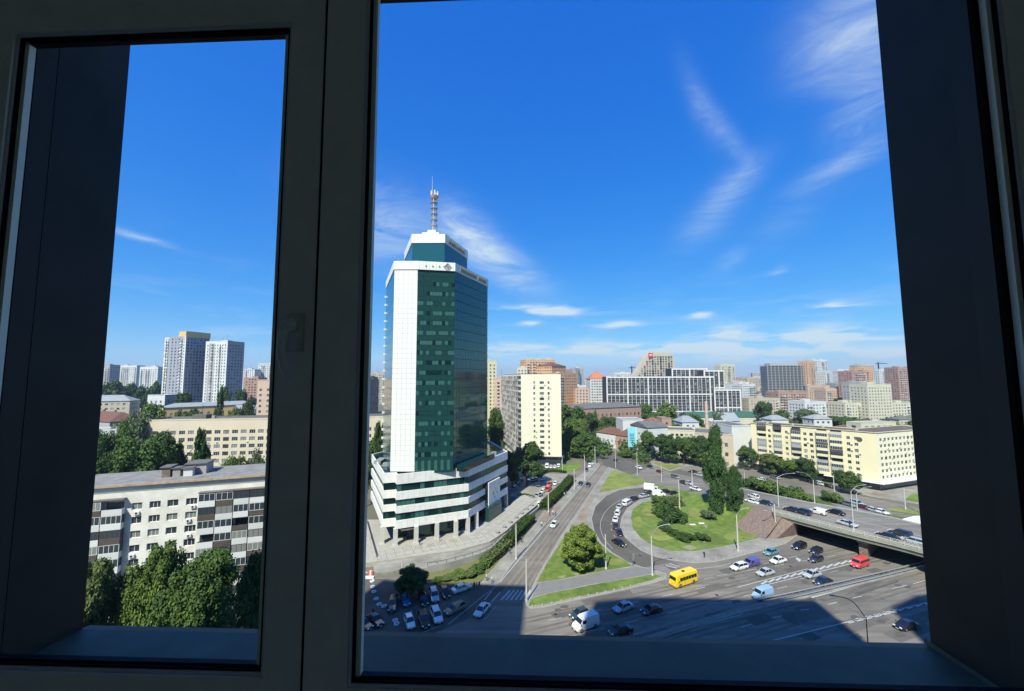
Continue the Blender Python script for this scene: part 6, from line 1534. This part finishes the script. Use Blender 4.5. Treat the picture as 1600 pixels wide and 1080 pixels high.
            b = MB(); b.box(x1-.02,x1+.06,-W*.9,W*.9,g,g+.28); b.box(x0-.06,x0+.02,-W*.9,W*.9,g,g+.28); b.build('bumper', mat('bumper_yellowish',(.5,.33,.02),.5), root)
        else:
            nose = .95 if kind != 'minibus' else .75
            cab = loft([(x0,W*.92,g+.05,H-.12,W*.80),(x0+.15,W,g,H,W*.86),(x1-nose-1.0,W,g,H,W*.86),(x1-nose-.45,W,g,H*.93,W*.84),(x1-nose+.05,W*.98,g,H*.60,W*.86),(x1-.25,W*.95,g,H*.50,W*.82),(x1,W*.86,g+.12,H*.40,W*.7)]); cab.build('body', m_paint, root)
            w = MB(); zA, zB = H*.615, H*.90; w.add([(x1-nose+.03,-W*.84,zA),(x1-nose+.03,W*.84,zA),(x1-nose-.40,W*.80,zB),(x1-nose-.40,-W*.80,zB)], [(0,1,2,3)]); w.build('windscreen', m_cglass, root)
            for sy in (-1,1):
                b = MB(); b.box(x1-nose-1.25,x1-nose-.38,sy*(W*.955)-.025,sy*(W*.955)+.025,H*.60,H*.86); b.build('side_window', m_cglass, root)
                if kind == 'minibus':
                    for i in range(3): b = MB(); xa = x0+.25+i*1.12; b.box(xa,xa+1.0,sy*(W*.955)-.025,sy*(W*.955)+.025,H*.60,H*.86); b.build('side_window', m_cglass, root)
            b = MB(); b.box(x0-.02,x0+.02,-W*.7,W*.7,H*.6,H*.85); b.build('rear_window', m_cglass, root)
        hz = .8; wy = W*.82; wr = .36 if kind != 'city_bus' else .42; axle = L*.30
        bel = 1.2
    b = MB(); b.box(x1-.1,x1+.04,-W*.8,W*.8,g+.02,g+.2); b.box(x0-.04,x0+.1,-W*.8,W*.8,g+.02,g+.2); b.build('bumper', m_bump, root)
    b = MB(); b.box(x1+.041,x1+.052,-.26,.26,g+.06,g+.17); b.box(x0-.052,x0-.041,-.26,.26,g+.06,g+.17); b.build('number_plate', m_head, root)
    b = MB(); mzz = 1.0 if W < .97 else 1.45
    for sy in (-1,1): b.box(x1-(1.25 if W < .97 else 1.0),x1-(1.12 if W < .97 else .85),sy*(W+.08)-.09,sy*(W+.08)+.09,mzz-.06,mzz+.12)
    b.build('mirror', m_bump, root)
    b = MB()
    for xx in ((-.05,.95) if W < .97 else (.6,)):
        for sy in (-1,1): b.box(xx-.012,xx+.012,sy*(W+.001)-.006,sy*(W+.001)+.006,g+.12,(.82 if W < .97 else 1.2))
    b.build('door_seam', m_bump, root)
    t, r_ = wheel_mesh(wr)
    for sx in (-1,1):
        for sy in (-1,1):
            w = link('wheel', t, root, loc=(sx*axle, sy*(W-.11), wr)); link('rim', r_, w)
    for sy in (-1,1):
        b = MB(); b.box(x1-.16,x1+.02,sy*W*.60-.17,sy*W*.60+.17,hz-.10,hz+.08); b.build('headlight', m_head, root)
        b = MB(); b.box(x0-.025,x0+.10,sy*W*.68-.12,sy*W*.68+.12,hz-.08,hz+.12); b.build('tail_light', m_tail, root)
    return root
protos = {k: vehicle_proto(k) for k in ('sedan_car','hatchback_car','suv_car','estate_car','cargo_van','minibus','city_bus','box_truck','panel_van_small')}
KIDS = {}
for o in bpy.data.objects:
    if o.parent and o.parent.name in [p.name for p in protos.values()]: KIDS.setdefault(o.parent.name, []).append(o)
for o in bpy.data.objects:
    if o.parent and o.name.startswith('rim'): KIDS.setdefault(o.parent.name, []).append(o)
used = set()
C_ = dict(white=(.72,.72,.70), silver=(.42,.44,.45), black=(.012,.012,.014), dark=(.03,.032,.036), navy=(.018,.028,.06), red=(.50,.03,.03), teal=(.10,.26,.30), blue=(.03,.14,.30), pale=(.36,.44,.50), olive=(.22,.22,.15), green=(.03,.055,.045), yellow=(.88,.58,.01), lblue=(.28,.44,.60), purple=(.10,.09,.30), grey=(.16,.165,.17), wine=(.14,.02,.02), coral=(.70,.07,.06))
CATS = {'sedan_car':'car','hatchback_car':'car','suv_car':'car','estate_car':'car','cargo_van':'van','minibus':'minibus','city_bus':'bus','box_truck':'truck','panel_van_small':'van'}
def recolour(o, c):
    o.color = (*c, 1)
    for ch in o.children: recolour(ch, c)
def car(kind, colr, x, y, fx, fy, label, z=0.0, group=None, scale=1.0):
    p = protos[kind]
    if kind in used: o = copy_tree(p)
    else: o = p; used.add(kind)
    a = G(x, y, z); b = G(fx, fy, z); o.location = a + Vector((0,0,.02)); o.rotation_euler = (0, 0, math.atan2(b.y-a.y, b.x-a.x)); o['label'] = label; o['category'] = CATS[kind]
    if scale != 1: o.scale = (scale,)*3
    if group: o['group'] = group
    recolour_list.append((o, C_[colr])); return o
recolour_list = []
S, Hb, U, E, V, M, BUS, BX, PV = 'sedan_car','hatchback_car','suv_car','estate_car','cargo_van','minibus','city_bus','box_truck','panel_van_small'
gp = 'cars parked in the shaded car park'
car(S,'white',556,936,555,925,'white car half cut off by the window post',group=gp)
car(U,'green',614,949,611,962,'dark green off roader parked nose out beside the row of tyres',group=gp)
car(Hb,'blue',633,942,638,953,'bright blue hatchback parked under the dome shaped tree',group=gp)
car(S,'black',661,940,665,951,'black saloon between the blue hatchback and the pale blue people carrier',group=gp)
car(U,'pale',678,935,682,948,'pale blue tall car parked between two black cars',group=gp)
car(Hb,'black',695,930,700,941,'black hatchback parked next to the white saloon and the shrubs',group=gp)
car(S,'white',721,923,735,918,'white saloon parked sideways at the end of the row by the pedestrians',group=gp)
car(U,'white',682,967,687,979,'white off roader in the lower row, largest white car in the shade',group=gp)
car(E,'olive',711,955,699,961,'grey green estate car standing askew near the white line',group=gp)
car(U,'black',662,974,666,986,'black off roader left of the white off roader in the lower row',group=gp)
car(Hb,'white',640,976,644,987,'small white hatchback at the left of the lower row',group=gp)
car(S,'black',586,973,594,980,'black saloon at the lower left with another dark car behind',group=gp)
car(S,'dark',567,980,577,985,'dark car at the very corner of the shaded car park',group=gp)
car(S,'white',753,957,741,970,'white saloon with dark roof turning past the shaded zebra crossing')
gh_ = 'cars on the lower highway'
car(Hb,'green',905,964,892,969,'dark green hatchback just ahead of the white van',group=gh_)
car(V,'white',915,981,899,987,'large white delivery van half in shade, half in sun')
car(S,'pale',974,953,961,958,'light blue saloon in the shade behind the white van',group=gh_)
car(S,'black',1018,957,1004,961,'black saloon in the shade right of the light blue one',group=gh_)
car(S,'black',970,990,956,994,'black saloon low in the shade at the edge of the sill',group=gh_)
car(BUS,'yellow',1068,912,1050,918,'yellow city minibus with dark side windows leaving the square')
car(E,'white',1155,889,1143,892,'white estate car with roof rails at the left end of the queue',group=gh_)
car(PV,'purple',1174,884,1162,887,'small purple blue van tucked behind the white estate car')
car(S,'teal',1205,866,1195,869,'teal saloon close to the pavement behind the white estate',group=gh_)
car(S,'white',1216,879,1204,882,'white saloon in the middle of the queue below the flyover slope',group=gh_)
car(U,'black',1249,857,1239,860,'black off roader nearest the red stone slope',group=gh_)
car(Hb,'black',1275,864,1265,867,'upper one of two dark cars driving abreast before the bridge',group=gh_)
car(Hb,'dark',1275,877,1264,880,'lower one of two dark cars driving abreast before the bridge',group=gh_)
car(S,'silver',1196,898,1184,901,'silver saloon alone above the long solid line',group=gh_)
car(S,'silver',1269,901,1258,904,'silver saloon beside the hatched lane marking',group=gh_)
car(S,'navy',1286,912,1274,915,'dark navy saloon next to the guard rail of the median',group=gh_)
car(M,'coral',1344,885,1332,889,'red minibus coming out from under the flyover')
car(V,'lblue',1192,934,1178,938,'light blue panel van at the edge of the shade',scale=.9)
car(S,'black',1417,982,1405,984,'black saloon alone on the lower lanes near the right reveal',group=gh_)
gf = 'cars on the flyover'
def zf(x, y):  # deck level under a point of the road
    best = None
    for i in range(len(Ln)-1):
        m_ = (Ln[i]+Rf[i])/2; q = G(x, y, m_.z); d = (q-m_).length
        if best is None or d < best[0]: best = (d, m_.z)
    return best[1]
def carf(k, c, x, y, fx, fy, lab, **kw): car(k, c, x, y, fx, fy, lab, z=zf(x, y)+.02, group=gf, **kw)
carf(Hb,'white',1178,778,1168,774,'white hatchback beyond another white car beside the shorter poplar'); carf(S,'white',1176,786,1165,783,'white saloon nearest the shorter poplar on the ramp'); carf(S,'navy',1195,788,1184,785,'dark navy saloon following the white cars past the poplars')
carf(S,'dark',1238,799,1227,796,'dark grey saloon at the start of the bridge deck'); carf(U,'navy',1254,803,1243,800,'dark blue off roader right behind the dark grey saloon on the bridge'); carf(PV,'white',1278,803,1266,800,'white compact van in the middle of the flyover'); carf(S,'black',1306,803,1295,800,'black saloon behind the white compact van on the flyover')
carf(S,'silver',1324,821,1335,824,'silver saloon in the lane nearest the parapet'); carf(S,'black',1387,841,1377,838,'black saloon on the flyover left of the tall dark off roader'); carf(U,'dark',1407,837,1396,834,'tall dark off roader on the flyover near the right reveal'); carf(E,'silver',1428,849,1417,846,'silver estate car last on the flyover before the right reveal')
gk = 'cars parked beside the frontage road'
for a in ((U,'grey',1327,791,1337,794,'grey off roader first in the group parked beyond the flyover'),(S,'wine',1349,795,1359,798,'wine red car parked beyond the flyover'),(U,'pale',1340,789,1350,792,'pale car parked behind the grey off roader beyond the flyover'),(S,'silver',1364,799,1374,802,'silver blue car parked beyond the flyover next to a white one'),(S,'white',1377,802,1387,805,'white car last in the group parked beyond the flyover'),
          (S,'dark',1272,756,1282,759,'dark car parked under the trees of the yellow block, first'),(Hb,'white',1283,758,1293,761,'white hatchback parked under the trees before the shop canopy'),(S,'black',1294,761,1304,764,'black car parked right of the white hatchback at the shops'),(E,'grey',1211,748,1221,751,'grey estate on the frontage road by the bushes'),(S,'white',1190,751,1180,748,'white car glimpsed above the green strip')): car(*a, z=.12, group=gk)
gq = 'cars queuing in the ring road'
for a in ((BX,'white',1019,768,1031,769.5,'white box truck in the ring queue behind the small lawn'),(V,'white',1029,775,1043,775,'white delivery van just below the box truck'),(M,'white',980,789,990,783.5,'white minibus on the bend of the ring road'),
          (Hb,'black',992,781,1001,778,'black hatchback right behind the white minibus on the bend'),(S,'silver',1006,777,1016,774.5,'grey silver saloon in the queue between dark cars'),(S,'dark',1015,771,1025,770,'dark saloon just left of the box truck wheels'),(S,'black',1041,770,1052,769.5,'black saloon ahead of the white delivery van'),(Hb,'black',1055,773,1066,773,'black hatchback first in the ring queue by the lamp post'),
          (S,'silver',968.5,794,975,787.5,'silver saloon behind the white minibus on the bend'),(U,'white',965.5,804,969,796,'white off roader in the ring queue, upper of two white cars'),(S,'white',962,814,964.5,806,'white saloon in the ring queue, lower of two white cars'),(S,'dark',962,824,962,816,'dark saloon with bright roof glints in the ring queue'),(S,'black',967.5,834,964,826,'last black saloon of the ring queue'),(S,'black',967,851,976,856,'black saloon driving alone out of the ring')): car(*a, group=gq)
gm = 'cars on the main road crossing'
for a in ((S,'dark',936,711.5,946,715,'dark car furthest up the main road'),(S,'dark',963,721.5,974,726,'dark car on the main road beside a lamp mast'),(S,'white',998,732,1008,736,'white saloon on the main road above the small lawn'),(S,'dark',1016,731,1026,735,'dark saloon on the main road, farther lane'),(S,'wine',1031,739,1041,743,'wine dark saloon on the main road, farther lane'),
          (E,'grey',1055,747,1064,750.5,'grey estate on the main road near the slip lane mouth'),(S,'dark',1068.5,756,1078,760,'dark saloon on the main road left of the second mast'),(Hb,'silver',1077,757,1087,761,'silver hatchback on the main road at the second mast'),(S,'black',1083,739,1073,737,'black car turning in the slip lane'),(S,'silver',1092,743.5,1082,741,'silver car waiting in the slip lane by the poplar'),(S,'white',1087,766,1097,769,'white car on the main road just before the poplars hide it')): car(*a, z=zf(a[2],a[3]) if a[2] > 1040 and a[3] > 745 else 0.01, group=gm)
gt = 'cars parked at the head of the tram street'
for a in ((S,'white',925,718,920,726,'white car parked nearest the main road corner'),(S,'dark',919,724,914,731,'dark car parked under the big rounded tree'),(PV,'white',922,730,917,737,'white small van parked by the tram street head'),(S,'dark',916,736,911,743,'dark car last of the parked ones by the tram street'),(Hb,'silver',927,725,922,732,'silver hatchback parked close to the road mast')): car(*a, group=gt)
car(S,'dark',907,758,898,768,'dark saloon driving on the tram street behind the lamp mast'); car(S,'black',919,759.5,910,770,'black saloon with red tail light on the tram rails'); car(S,'white',866,822,858,831,'white saloon driving alone down the tram street')
gc = 'cars in the tower car park'
for a in ((M,'red',857,766,863,759,'red minibus parked in the tower car park'),(Hb,'red',860,758,866,752,'red hatchback just behind the red minibus'),(S,'white',868,757,874,750,'white car parked between red hatchback and hedge'),(U,'silver',842,776,850,771,'silver off roader parked by the garage entry'),(Hb,'white',849,769,856,764,'white hatchback parked left of the red minibus'),(PV,'white',845,790,851,783,'white grey small van at the garage entry wall'),
          (S,'white',848,750,850,743,'white saloon at the right end of the far row'),(S,'black',838,751,840,744,'black saloon in the far row of the tower car park'),(S,'dark',832.5,752,834,745,'dark saloon beside the black one in the far row'),(Hb,'silver',826,754,828,747,'silver hatchback at the left end of the far row'),
          (S,'navy',813,753,805,757,'navy car in the shade by the podium corner, farthest'),(S,'navy',808,759,800,763,'navy car in the shade by the podium corner, middle'),(S,'blue',803,765,795,769,'blue car in the shade by the podium corner, nearest'),
          (V,'white',855,731,857,725,'white van in the row under the cream slab, first'),(S,'white',861,731,863,725,'white car in the row under the cream slab, second'),(S,'white',867,731,869,725,'white car in the row under the cream slab, third'),(PV,'white',873,730,875,724,'small white van last in the row under the cream slab')): car(*a, z=.1, group=gc)
for o, c in recolour_list: recolour(o, c)

# ------------------------------------------------------------------ masts, lamps, signs
def mast(label, base, top, r=.16, ma=None, arm=None, z=0.0, group=None, name='lamp_post', double=False, cat='lamp post'):
    g = G(base[0], base[1], z); h = (P(top[0], top[1], g.y).z) - z
    t = thing(name, label, cat, loc=g, group=group); b = MB(); b.cyl((0,0,0),(0,0,h),r,r*.62,9); b.build('pole', ma or m_pole, t); b = MB(); b.cyl((0,0,0),(0,0,.5),r*1.5,r*1.4,9); b.build('base', ma or m_pole, t)
    if arm:
        for (ax, ay) in (arm if isinstance(arm, list) else [arm]):
            e = P(ax, ay, g.y) - g; e.z += 0; q = spl([Vector((0,0,h)), Vector((e.x*.45, -.3, h+(e.z-h)*.75)), Vector((e.x, -.6, e.z))], 4); b = MB()
            for p1, p2 in zip(q, q[1:]): b.cyl(p1, p2, .07, .06, 6)
            b.build('arm', m_steel if not ma else ma, t); b = MB(); e2 = q[-1]; dx = math.copysign(.9, e.x or 1); b.add([(e2.x,e2.y-.16,e2.z-.06),(e2.x+dx,e2.y-.2,e2.z+.02),(e2.x+dx,e2.y+.2,e2.z+.02),(e2.x,e2.y+.16,e2.z-.06),(e2.x,e2.y-.12,e2.z+.1),(e2.x+dx*.9,e2.y-.14,e2.z+.14),(e2.x+dx*.9,e2.y+.14,e2.z+.14),(e2.x,e2.y+.12,e2.z+.1)], [(0,1,2,3),(4,5,6,7),(0,1,5,4),(1,2,6,5),(2,3,7,6),(3,0,4,7)]); b.build('lamp_head', m_steel, t)
    return t
mast('short white mast at the corner of the zebra crossing',(822.6,941),(821.8,874),r=.2,name='catenary_mast',cat='mast')
mast('white mast on the lawn right of the big round tree',(947,890),(946,835),r=.2,name='catenary_mast',cat='mast')
mast('tall lamp with long arm at the exit of the ring',(1019.5,900),(1018.6,838),arm=(1040,818),r=.2)
mast('tall lamp with short arm on the ring pavement by the highway',(1153.5,862),(1152,805),arm=(1163,793),r=.2)
mast('mast standing at the red stone slope beside the flyover',(1212.5,836),(1211,788),arm=(1196,797),r=.18)
mast('lamp on the flyover parapet leaning over the deck',(1334,829),(1332,768),arm=[(1345,757)],z=6.1,r=.13)
mast('pair armed lamp on the ramp near the shorter poplar',(1217,796),(1216,746),arm=[(1236,739)],z=5.0,r=.14)
mast('lamp with long left arm on the far side of the ramp',(1273,787),(1269,750),arm=[(1246,737)],z=5,r=.16)
mast('white mast with curved arm beyond the flyover, by the parked cars',(1340,800),(1340,772),arm=[(1355,760)],z=.1,r=.16)
mast('thick white mast at the right reveal beyond the flyover',(1438,802),(1434,745),z=.1,r=.22,name='catenary_mast',cat='mast')
mast('mast beside the bus shelter with round sign',(1415,796),(1413,762),z=.1,r=.16,name='catenary_mast',cat='mast')
mast('mast on the green strip left of the shrubs',(1164,760),(1162,737),z=.1,r=.14)
mast('white mast in front of the shops of the yellow block',(1304,772),(1302,742),z=.1,r=.16,name='catenary_mast',cat='mast')
mast('white mast inside the bush cluster of the ring lawn',(1062,796),(1062,750),r=.2,name='catenary_mast',cat='mast')
mast('white mast between ring queue and slip lane, thick foot',(1082.5,774),(1081,735),r=.2,name='catenary_mast',cat='mast')
mast('grey mast beside the box truck',(1034,755),(1033.5,727),r=.15); mast('grey mast over the white saloon of the main road',(996,742),(995,706),r=.15); mast('grey mast at the top corner of the small lawn',(962,731),(962,703),r=.15,arm=(954,700))
mast('pale mast at the head of the tram street',(930,725),(929.5,697),r=.2,name='catenary_mast',cat='mast'); mast('pale mast in the roadside trees, left of a twin',(1011,719),(1011,697),r=.12); mast('pale mast in the roadside trees, right of a twin',(1016,720),(1016,701),r=.12)
mast('white mast on the tram street pavement near the loose hedge',(806.5,874),(807,820),r=.2,name='catenary_mast',cat='mast'); mast('white mast at the gap in the hedges by the garage entry',(857,801),(857,771),r=.22,name='catenary_mast',cat='mast')
mast('white mast by the far end of the tall hedge',(897.5,765),(897.5,733),r=.2,name='catenary_mast',cat='mast'); mast('white mast beside the cars driving on the tram street',(914,751),(915,713),r=.22,name='catenary_mast',cat='mast'); mast('thin mast at the cream slab corner',(879,736),(879,712),r=.14)
mast('thin mast rising from the pavement under the tower corner',(805,846),(804.5,806),r=.08,ma=m_steel); mast('pale post beside the dome shaped tree',(628,895),(630,872),r=.14,name='post',cat='post')
mast('dark slender lamp bending over the sunlit lanes near the sill',(1358,1030),(1352,966),arm=[(1300,928)],r=.10,ma=m_dark)
# overhead wires between the tram masts
wr = thing('overhead_wire', 'thin dark tram wire strung along the tram street above the rails', 'wire'); b = MB()
for (a, c) in (((822,880),(858,776)),((858,776),(898,738)),((898,738),(930,700))):
    A_ = P(*a, G(822.6,941).y if a[0]==822 else (G(857,801).y if a[0]==858 else G(897.5,765).y)); B_ = P(*c, G(857,801).y if c[0]==858 else (G(897.5,765).y if c[0]==898 else G(930,725).y)); 
    for dz in (-.3, -1.1): b.cyl(A_+Vector((1.6,0,dz)), B_+Vector((1.6,0,dz)), .015, n=4)
b.build('wire', m_dark, wr)
# traffic lights
for lab,(bx,by),top in (('traffic light at the slip between ring and highway by the footpath',(990,884),866),('traffic light on the ring pavement behind the yellow minibus',(1101,871),847)):
    g = G(bx,by,.12); h = P(bx,top,g.y).z-.12; t = thing('traffic_light', lab, 'traffic light', loc=g); b = MB(); b.cyl((0,0,0),(0,0,h),.08,.07,8); b.build('pole', m_steel, t); b = MB(); b.box(-.2,.2,-.18,.18,h-1.1,h); b.build('signal_head', m_steel, t)
    for k, c in enumerate(((.3,.02,.02),(.3,.2,.02),(.02,.2,.05))): q = MB(); q.cyl((0,-.18,h-.2-.33*k),(0,-.23,h-.2-.33*k),.12,.12,10); q.build('lens', mat('lens%d' % k, c, .3), t)
# tyres painted white along the car park
b = MB(); seg = 14
for i in range(seg):
    a0, a1 = 2*math.pi*i/seg, 2*math.pi*(i+1)/seg; prof = [(.30,.0),(.52,.02),(.56,.14),(.52,.26),(.32,.26),(.28,.14)]
    for k in range(6):
        (r0,z0),(r1,z1) = prof[k], prof[(k+1)%6]
        b.quad((r0*math.cos(a0),r0*math.sin(a0),z0),(r0*math.cos(a1),r0*math.sin(a1),z0),(r1*math.cos(a1),r1*math.sin(a1),z1),(r1*math.cos(a0),r1*math.sin(a0),z1))
tm = b.mesh('painted_tyre', [mat('white_tyre',(.60,.62,.64),.8)])
for i,(x,y) in enumerate([(200,310),(208,345),(213,388),(221,428),(238,484),(262,527),(300,542),(388,652),(398,680)]):
    o = link('painted_tyre', tm, None, loc=G(540+x/5,840+y/5,.012), rz=i*.5); tag(o, 'white painted tyre lying on the asphalt in the row left of the green off roader' if i < 7 else 'one of the two white painted tyres lying left of the small white hatchback', 'tyre', 'white painted tyres of the row' if i < 7 else 'pair of white painted tyres')
g = G(578,901); bar = thing('street_barrier', 'red and white striped barrier at the corner of the dark fenced yard', 'barrier', loc=(g.x,g.y-.0,0))
for k in range(3): b = MB(); b.box(-.5+k*.45,-.1+k*.45,-.2,.2,0,1.4); b.build('barrier_block', m_white if k == 1 else mat('barrier_red',(.6,.10,.06),.6), bar)
b = MB(); b.box(-4.5,-.6,-.06,.06,.9,1.05); b.build('boom', m_white, bar)
g = G(575,904); b = MB(); b.box(-1.6,1.4,-.25,.25,0,.5); o = b.build('concrete_block', m_stain); o.location = g; tag(o, 'long white concrete block lying at the car park entrance', 'concrete block')
# bollards on island edges
b = MB(); b.cyl((0,0,0),(0,0,.35),.22,.17,8); b.cyl((0,0,.35),(0,0,.45),.17,.06,8); bm_ = b.mesh('bollard', [m_kerb])
def bollards(pts, step, label, group, inset=.5, z=.12):
    q = spl([G(*p, z) for p in pts], 6)
    for p, h in along(q, step): o = link('bollard', bm_, None, loc=p, rz=h); tag(o, label, 'bollard', group)
bollards([(832,949),(850,946),(900,935.5),(960,922.5),(1022,909),(1038,903)], 2.2, 'small concrete bollard on the kerb of the narrow grass strip', 'bollards along the narrow grass strip')
bollards([(973,815),(979,838),(1001,857),(1024,867.5),(1054,874),(1086,877.5),(1117,875.5),(1143,870),(1181,860.5),(1225,848)], 2.6, 'small concrete bollard on the outer kerb of the ring pavement', 'bollards along the ring pavement')
bollards([(876,846),(858,874),(840,903)], 1.9, 'white painted bollard between tram rails and the lawn', 'white bollards along the tram rails')
# small marker posts on the lawn: covers and signs
for lab,(x,y) in (('white flat marker on the ring lawn, left one',(1082,820)),('white flat marker on the ring lawn, right one',(1096,818))):
    g = G(x,y,.17); b = MB(); b.box(-.9,.9,-.35,.35,0,.12); b.box(-.7,.7,-.2,.2,.12,.2); o = b.build('concrete_cover', m_stain); o.location = g; tag(o, lab, 'concrete slab')

# ------------------------------------------------------------------ people
def person_mat(name, top, low, hair=(.03,.02,.015)):
    m = bpy.data.materials.new(name); m.use_nodes = True; N = m.node_tree.nodes; L = m.node_tree.links; b = N['Principled BSDF']; b.inputs['Roughness'].default_value = .9
    t = N.new('ShaderNodeTexCoord'); s_ = N.new('ShaderNodeSeparateXYZ'); L.new(t.outputs['Object'], s_.inputs[0]); r = N.new('ShaderNodeValToRGB'); mr = N.new('ShaderNodeMapRange'); mr.inputs['From Max'].default_value = 1.8
    L.new(s_.outputs[2], mr.inputs['Value']); L.new(mr.outputs[0], r.inputs[0]); r.color_ramp.interpolation = 'CONSTANT'; e = r.color_ramp.elements; e[0].position = 0; e[0].color = (.02,.02,.02,1); e[1].position = .05; e[1].color = (*low,1)
    for p, c in ((.52, top), (.83, (.45,.28,.20)), (.93, hair)): k = e.new(p); k.color = (*c, 1)
    L.new(r.outputs[0], b.inputs['Base Color']); return m
def person_mesh(mt, stride, seed):
    V_ = [(0,0,.95),(0,0,1.15),(0,0,1.38),(0,0,1.50),(.01,0,1.60),(.01,0,1.72),
          (0,.10,.90),(stride*.5,.10,.50),(stride*.35,.10,.08),(stride*.35+.14,.10,.04),(0,-.10,.90),(-stride*.3,-.10,.50),(-stride,-.10,.10),(-stride+.14,-.10,.05),
          (0,.20,1.40),(-stride*.25,.25,1.12),(stride*.05+.05,.26,.88),(stride*.05+.08,.26,.80),(0,-.20,1.40),(stride*.25,-.25,1.12),(stride*.5,-.26,.90),(stride*.5+.03,-.26,.82)]
    Eg = [(0,1),(1,2),(2,3),(3,4),(4,5),(0,6),(6,7),(7,8),(8,9),(0,10),(10,11),(11,12),(12,13),(2,14),(14,15),(15,16),(16,17),(2,18),(18,19),(19,20),(20,21)]
    Rd = [.15,.14,.16,.06,.10,.085,.09,.065,.045,.035,.09,.065,.045,.035,.06,.045,.035,.025,.06,.045,.035,.025]
    me = bpy.data.meshes.new('person'); me.from_pydata(V_, Eg, []); me.materials.append(mt)
    o = bpy.data.objects.new('person_source', me); COL.objects.link(o); md = o.modifiers.new('skin','SKIN'); sv = me.skin_vertices[0].data
    for i, r in enumerate(Rd): sv[i].radius = (r*.8, r)
    sv[0].use_root = True; sb = o.modifiers.new('sub','SUBSURF'); sb.levels = 1; sb.render_levels = 1
    dg = bpy.context.evaluated_depsgraph_get(); m2 = bpy.data.meshes.new_from_object(o.evaluated_get(dg)); bpy.data.objects.remove(o)
    m2.polygons.foreach_set('use_smooth', [True]*len(m2.polygons)); return m2
pm = [person_mesh(person_mat('clothes_a',(.60,.58,.55),(.05,.06,.12)),.28,1), person_mesh(person_mat('clothes_b',(.03,.03,.04),(.03,.03,.05)),.1,2), person_mesh(person_mat('clothes_c',(.10,.12,.16),(.10,.09,.08)),.22,3), person_mesh(person_mat('clothes_d',(.45,.10,.10),(.04,.05,.10)),.25,4)]
for k, x, y, a, lab in ((0,760.5,908,2.0,'person in a pale top and dark trousers walking near the shrubs'),(1,741,921,1.2,'person in dark clothes standing first of three beside the white saloon'),(1,745,921,.4,'person in dark clothes standing in the middle of three beside the white saloon'),(2,749,920,2.2,'person in grey blue clothes standing last of three beside the white saloon'),
    (1,606,958,1,'person in dark clothes standing by the end of the tyre row'),(1,648,962,.2,'person in dark clothes walking between the two parked rows'),(0,769,912,2,'person in pale clothes at the edge of the shade on the pavement'),(2,797,866,2,'person walking along the loose hedge on the pavement'),
    (1,815,848,2,'person in dark clothes on the pavement under the white mast'),(0,846,823,1,'person in pale top crossing at the driveway beside the tram street'),(1,859,806,1,'dark dressed person waiting at the mast by the hedge gap'),(0,864,805,1,'light dressed person waiting right of the mast by the hedge gap'),(3,868,806,2,'person in red waiting at the kerb of the tram street'),
    (0,882,776,2,'person in pale top strolling beside the tall hedge'),(2,885,774,2,'person in grey blue strolling beside the tall hedge'),(1,1101,872,2,'dark dressed person at the traffic light on the ring pavement'),(2,989,884.5,.5,'person at the traffic light by the footpath'),(1,946,704,2,'person standing across the main road by the brown roofed house'),
    (1,656,852,1,'person under the first bay of the tower colonnade'),(2,687,846,1,'person under the second bay of the tower colonnade'),(1,583,963,1,'dark dressed person beside the parked saloon at the corner')):
    zz = 1.2 if y < 855 and x < 700 else .1; o = link('person', pm[k], None, loc=G(x,y,zz), rz=a); tag(o, lab, 'person')
# one bird in the sky
g = P(1333,414,70); b = MB(); b.add([(0,0,0),(.45,.1,.22),(.95,-.05,.05),(.4,-.16,.12),(-.45,.1,.22),(-.95,-.05,.05),(-.4,-.16,.12),(0,.28,.0),(0,-.42,.0),(0,-.1,-.12),(0,-.05,.1)],
    [(10,1,2,3),(10,6,5,4),(10,3,8),(10,8,6),(7,1,10),(7,10,4),(9,7,1),(9,4,7),(9,3,8),(9,8,6)]); o = b.build('bird', m_dark); o.location = g; o.scale = (.28,)*3; tag(o, 'small dark bird gliding in the blue sky', 'bird')
for k, p in protos.items():
    if k not in used:
        for ch in list(p.children): bpy.data.objects.remove(ch)
        bpy.data.objects.remove(p)
# ------------------------------------------------------------------ thin summer haze over the city
hz_ = MB(); hz_.box(-3300, 3300, -380, 6800, -2.0, 190.0)
m_haze = bpy.data.materials.new('haze_air'); m_haze.use_nodes = True; _n = m_haze.node_tree; _n.nodes.clear()
_o = _n.nodes.new('ShaderNodeOutputMaterial'); _v = _n.nodes.new('ShaderNodeVolumePrincipled'); _v.inputs['Color'].default_value = (.72,.85,1,1); _v.inputs['Density'].default_value = .00014; _v.inputs['Anisotropy'].default_value = .2
_n.links.new(_v.outputs[0], _o.inputs['Volume'])
o = hz_.build('haze', m_haze); o['kind'] = 'stuff'
scene.cycles.volume_bounces = 0
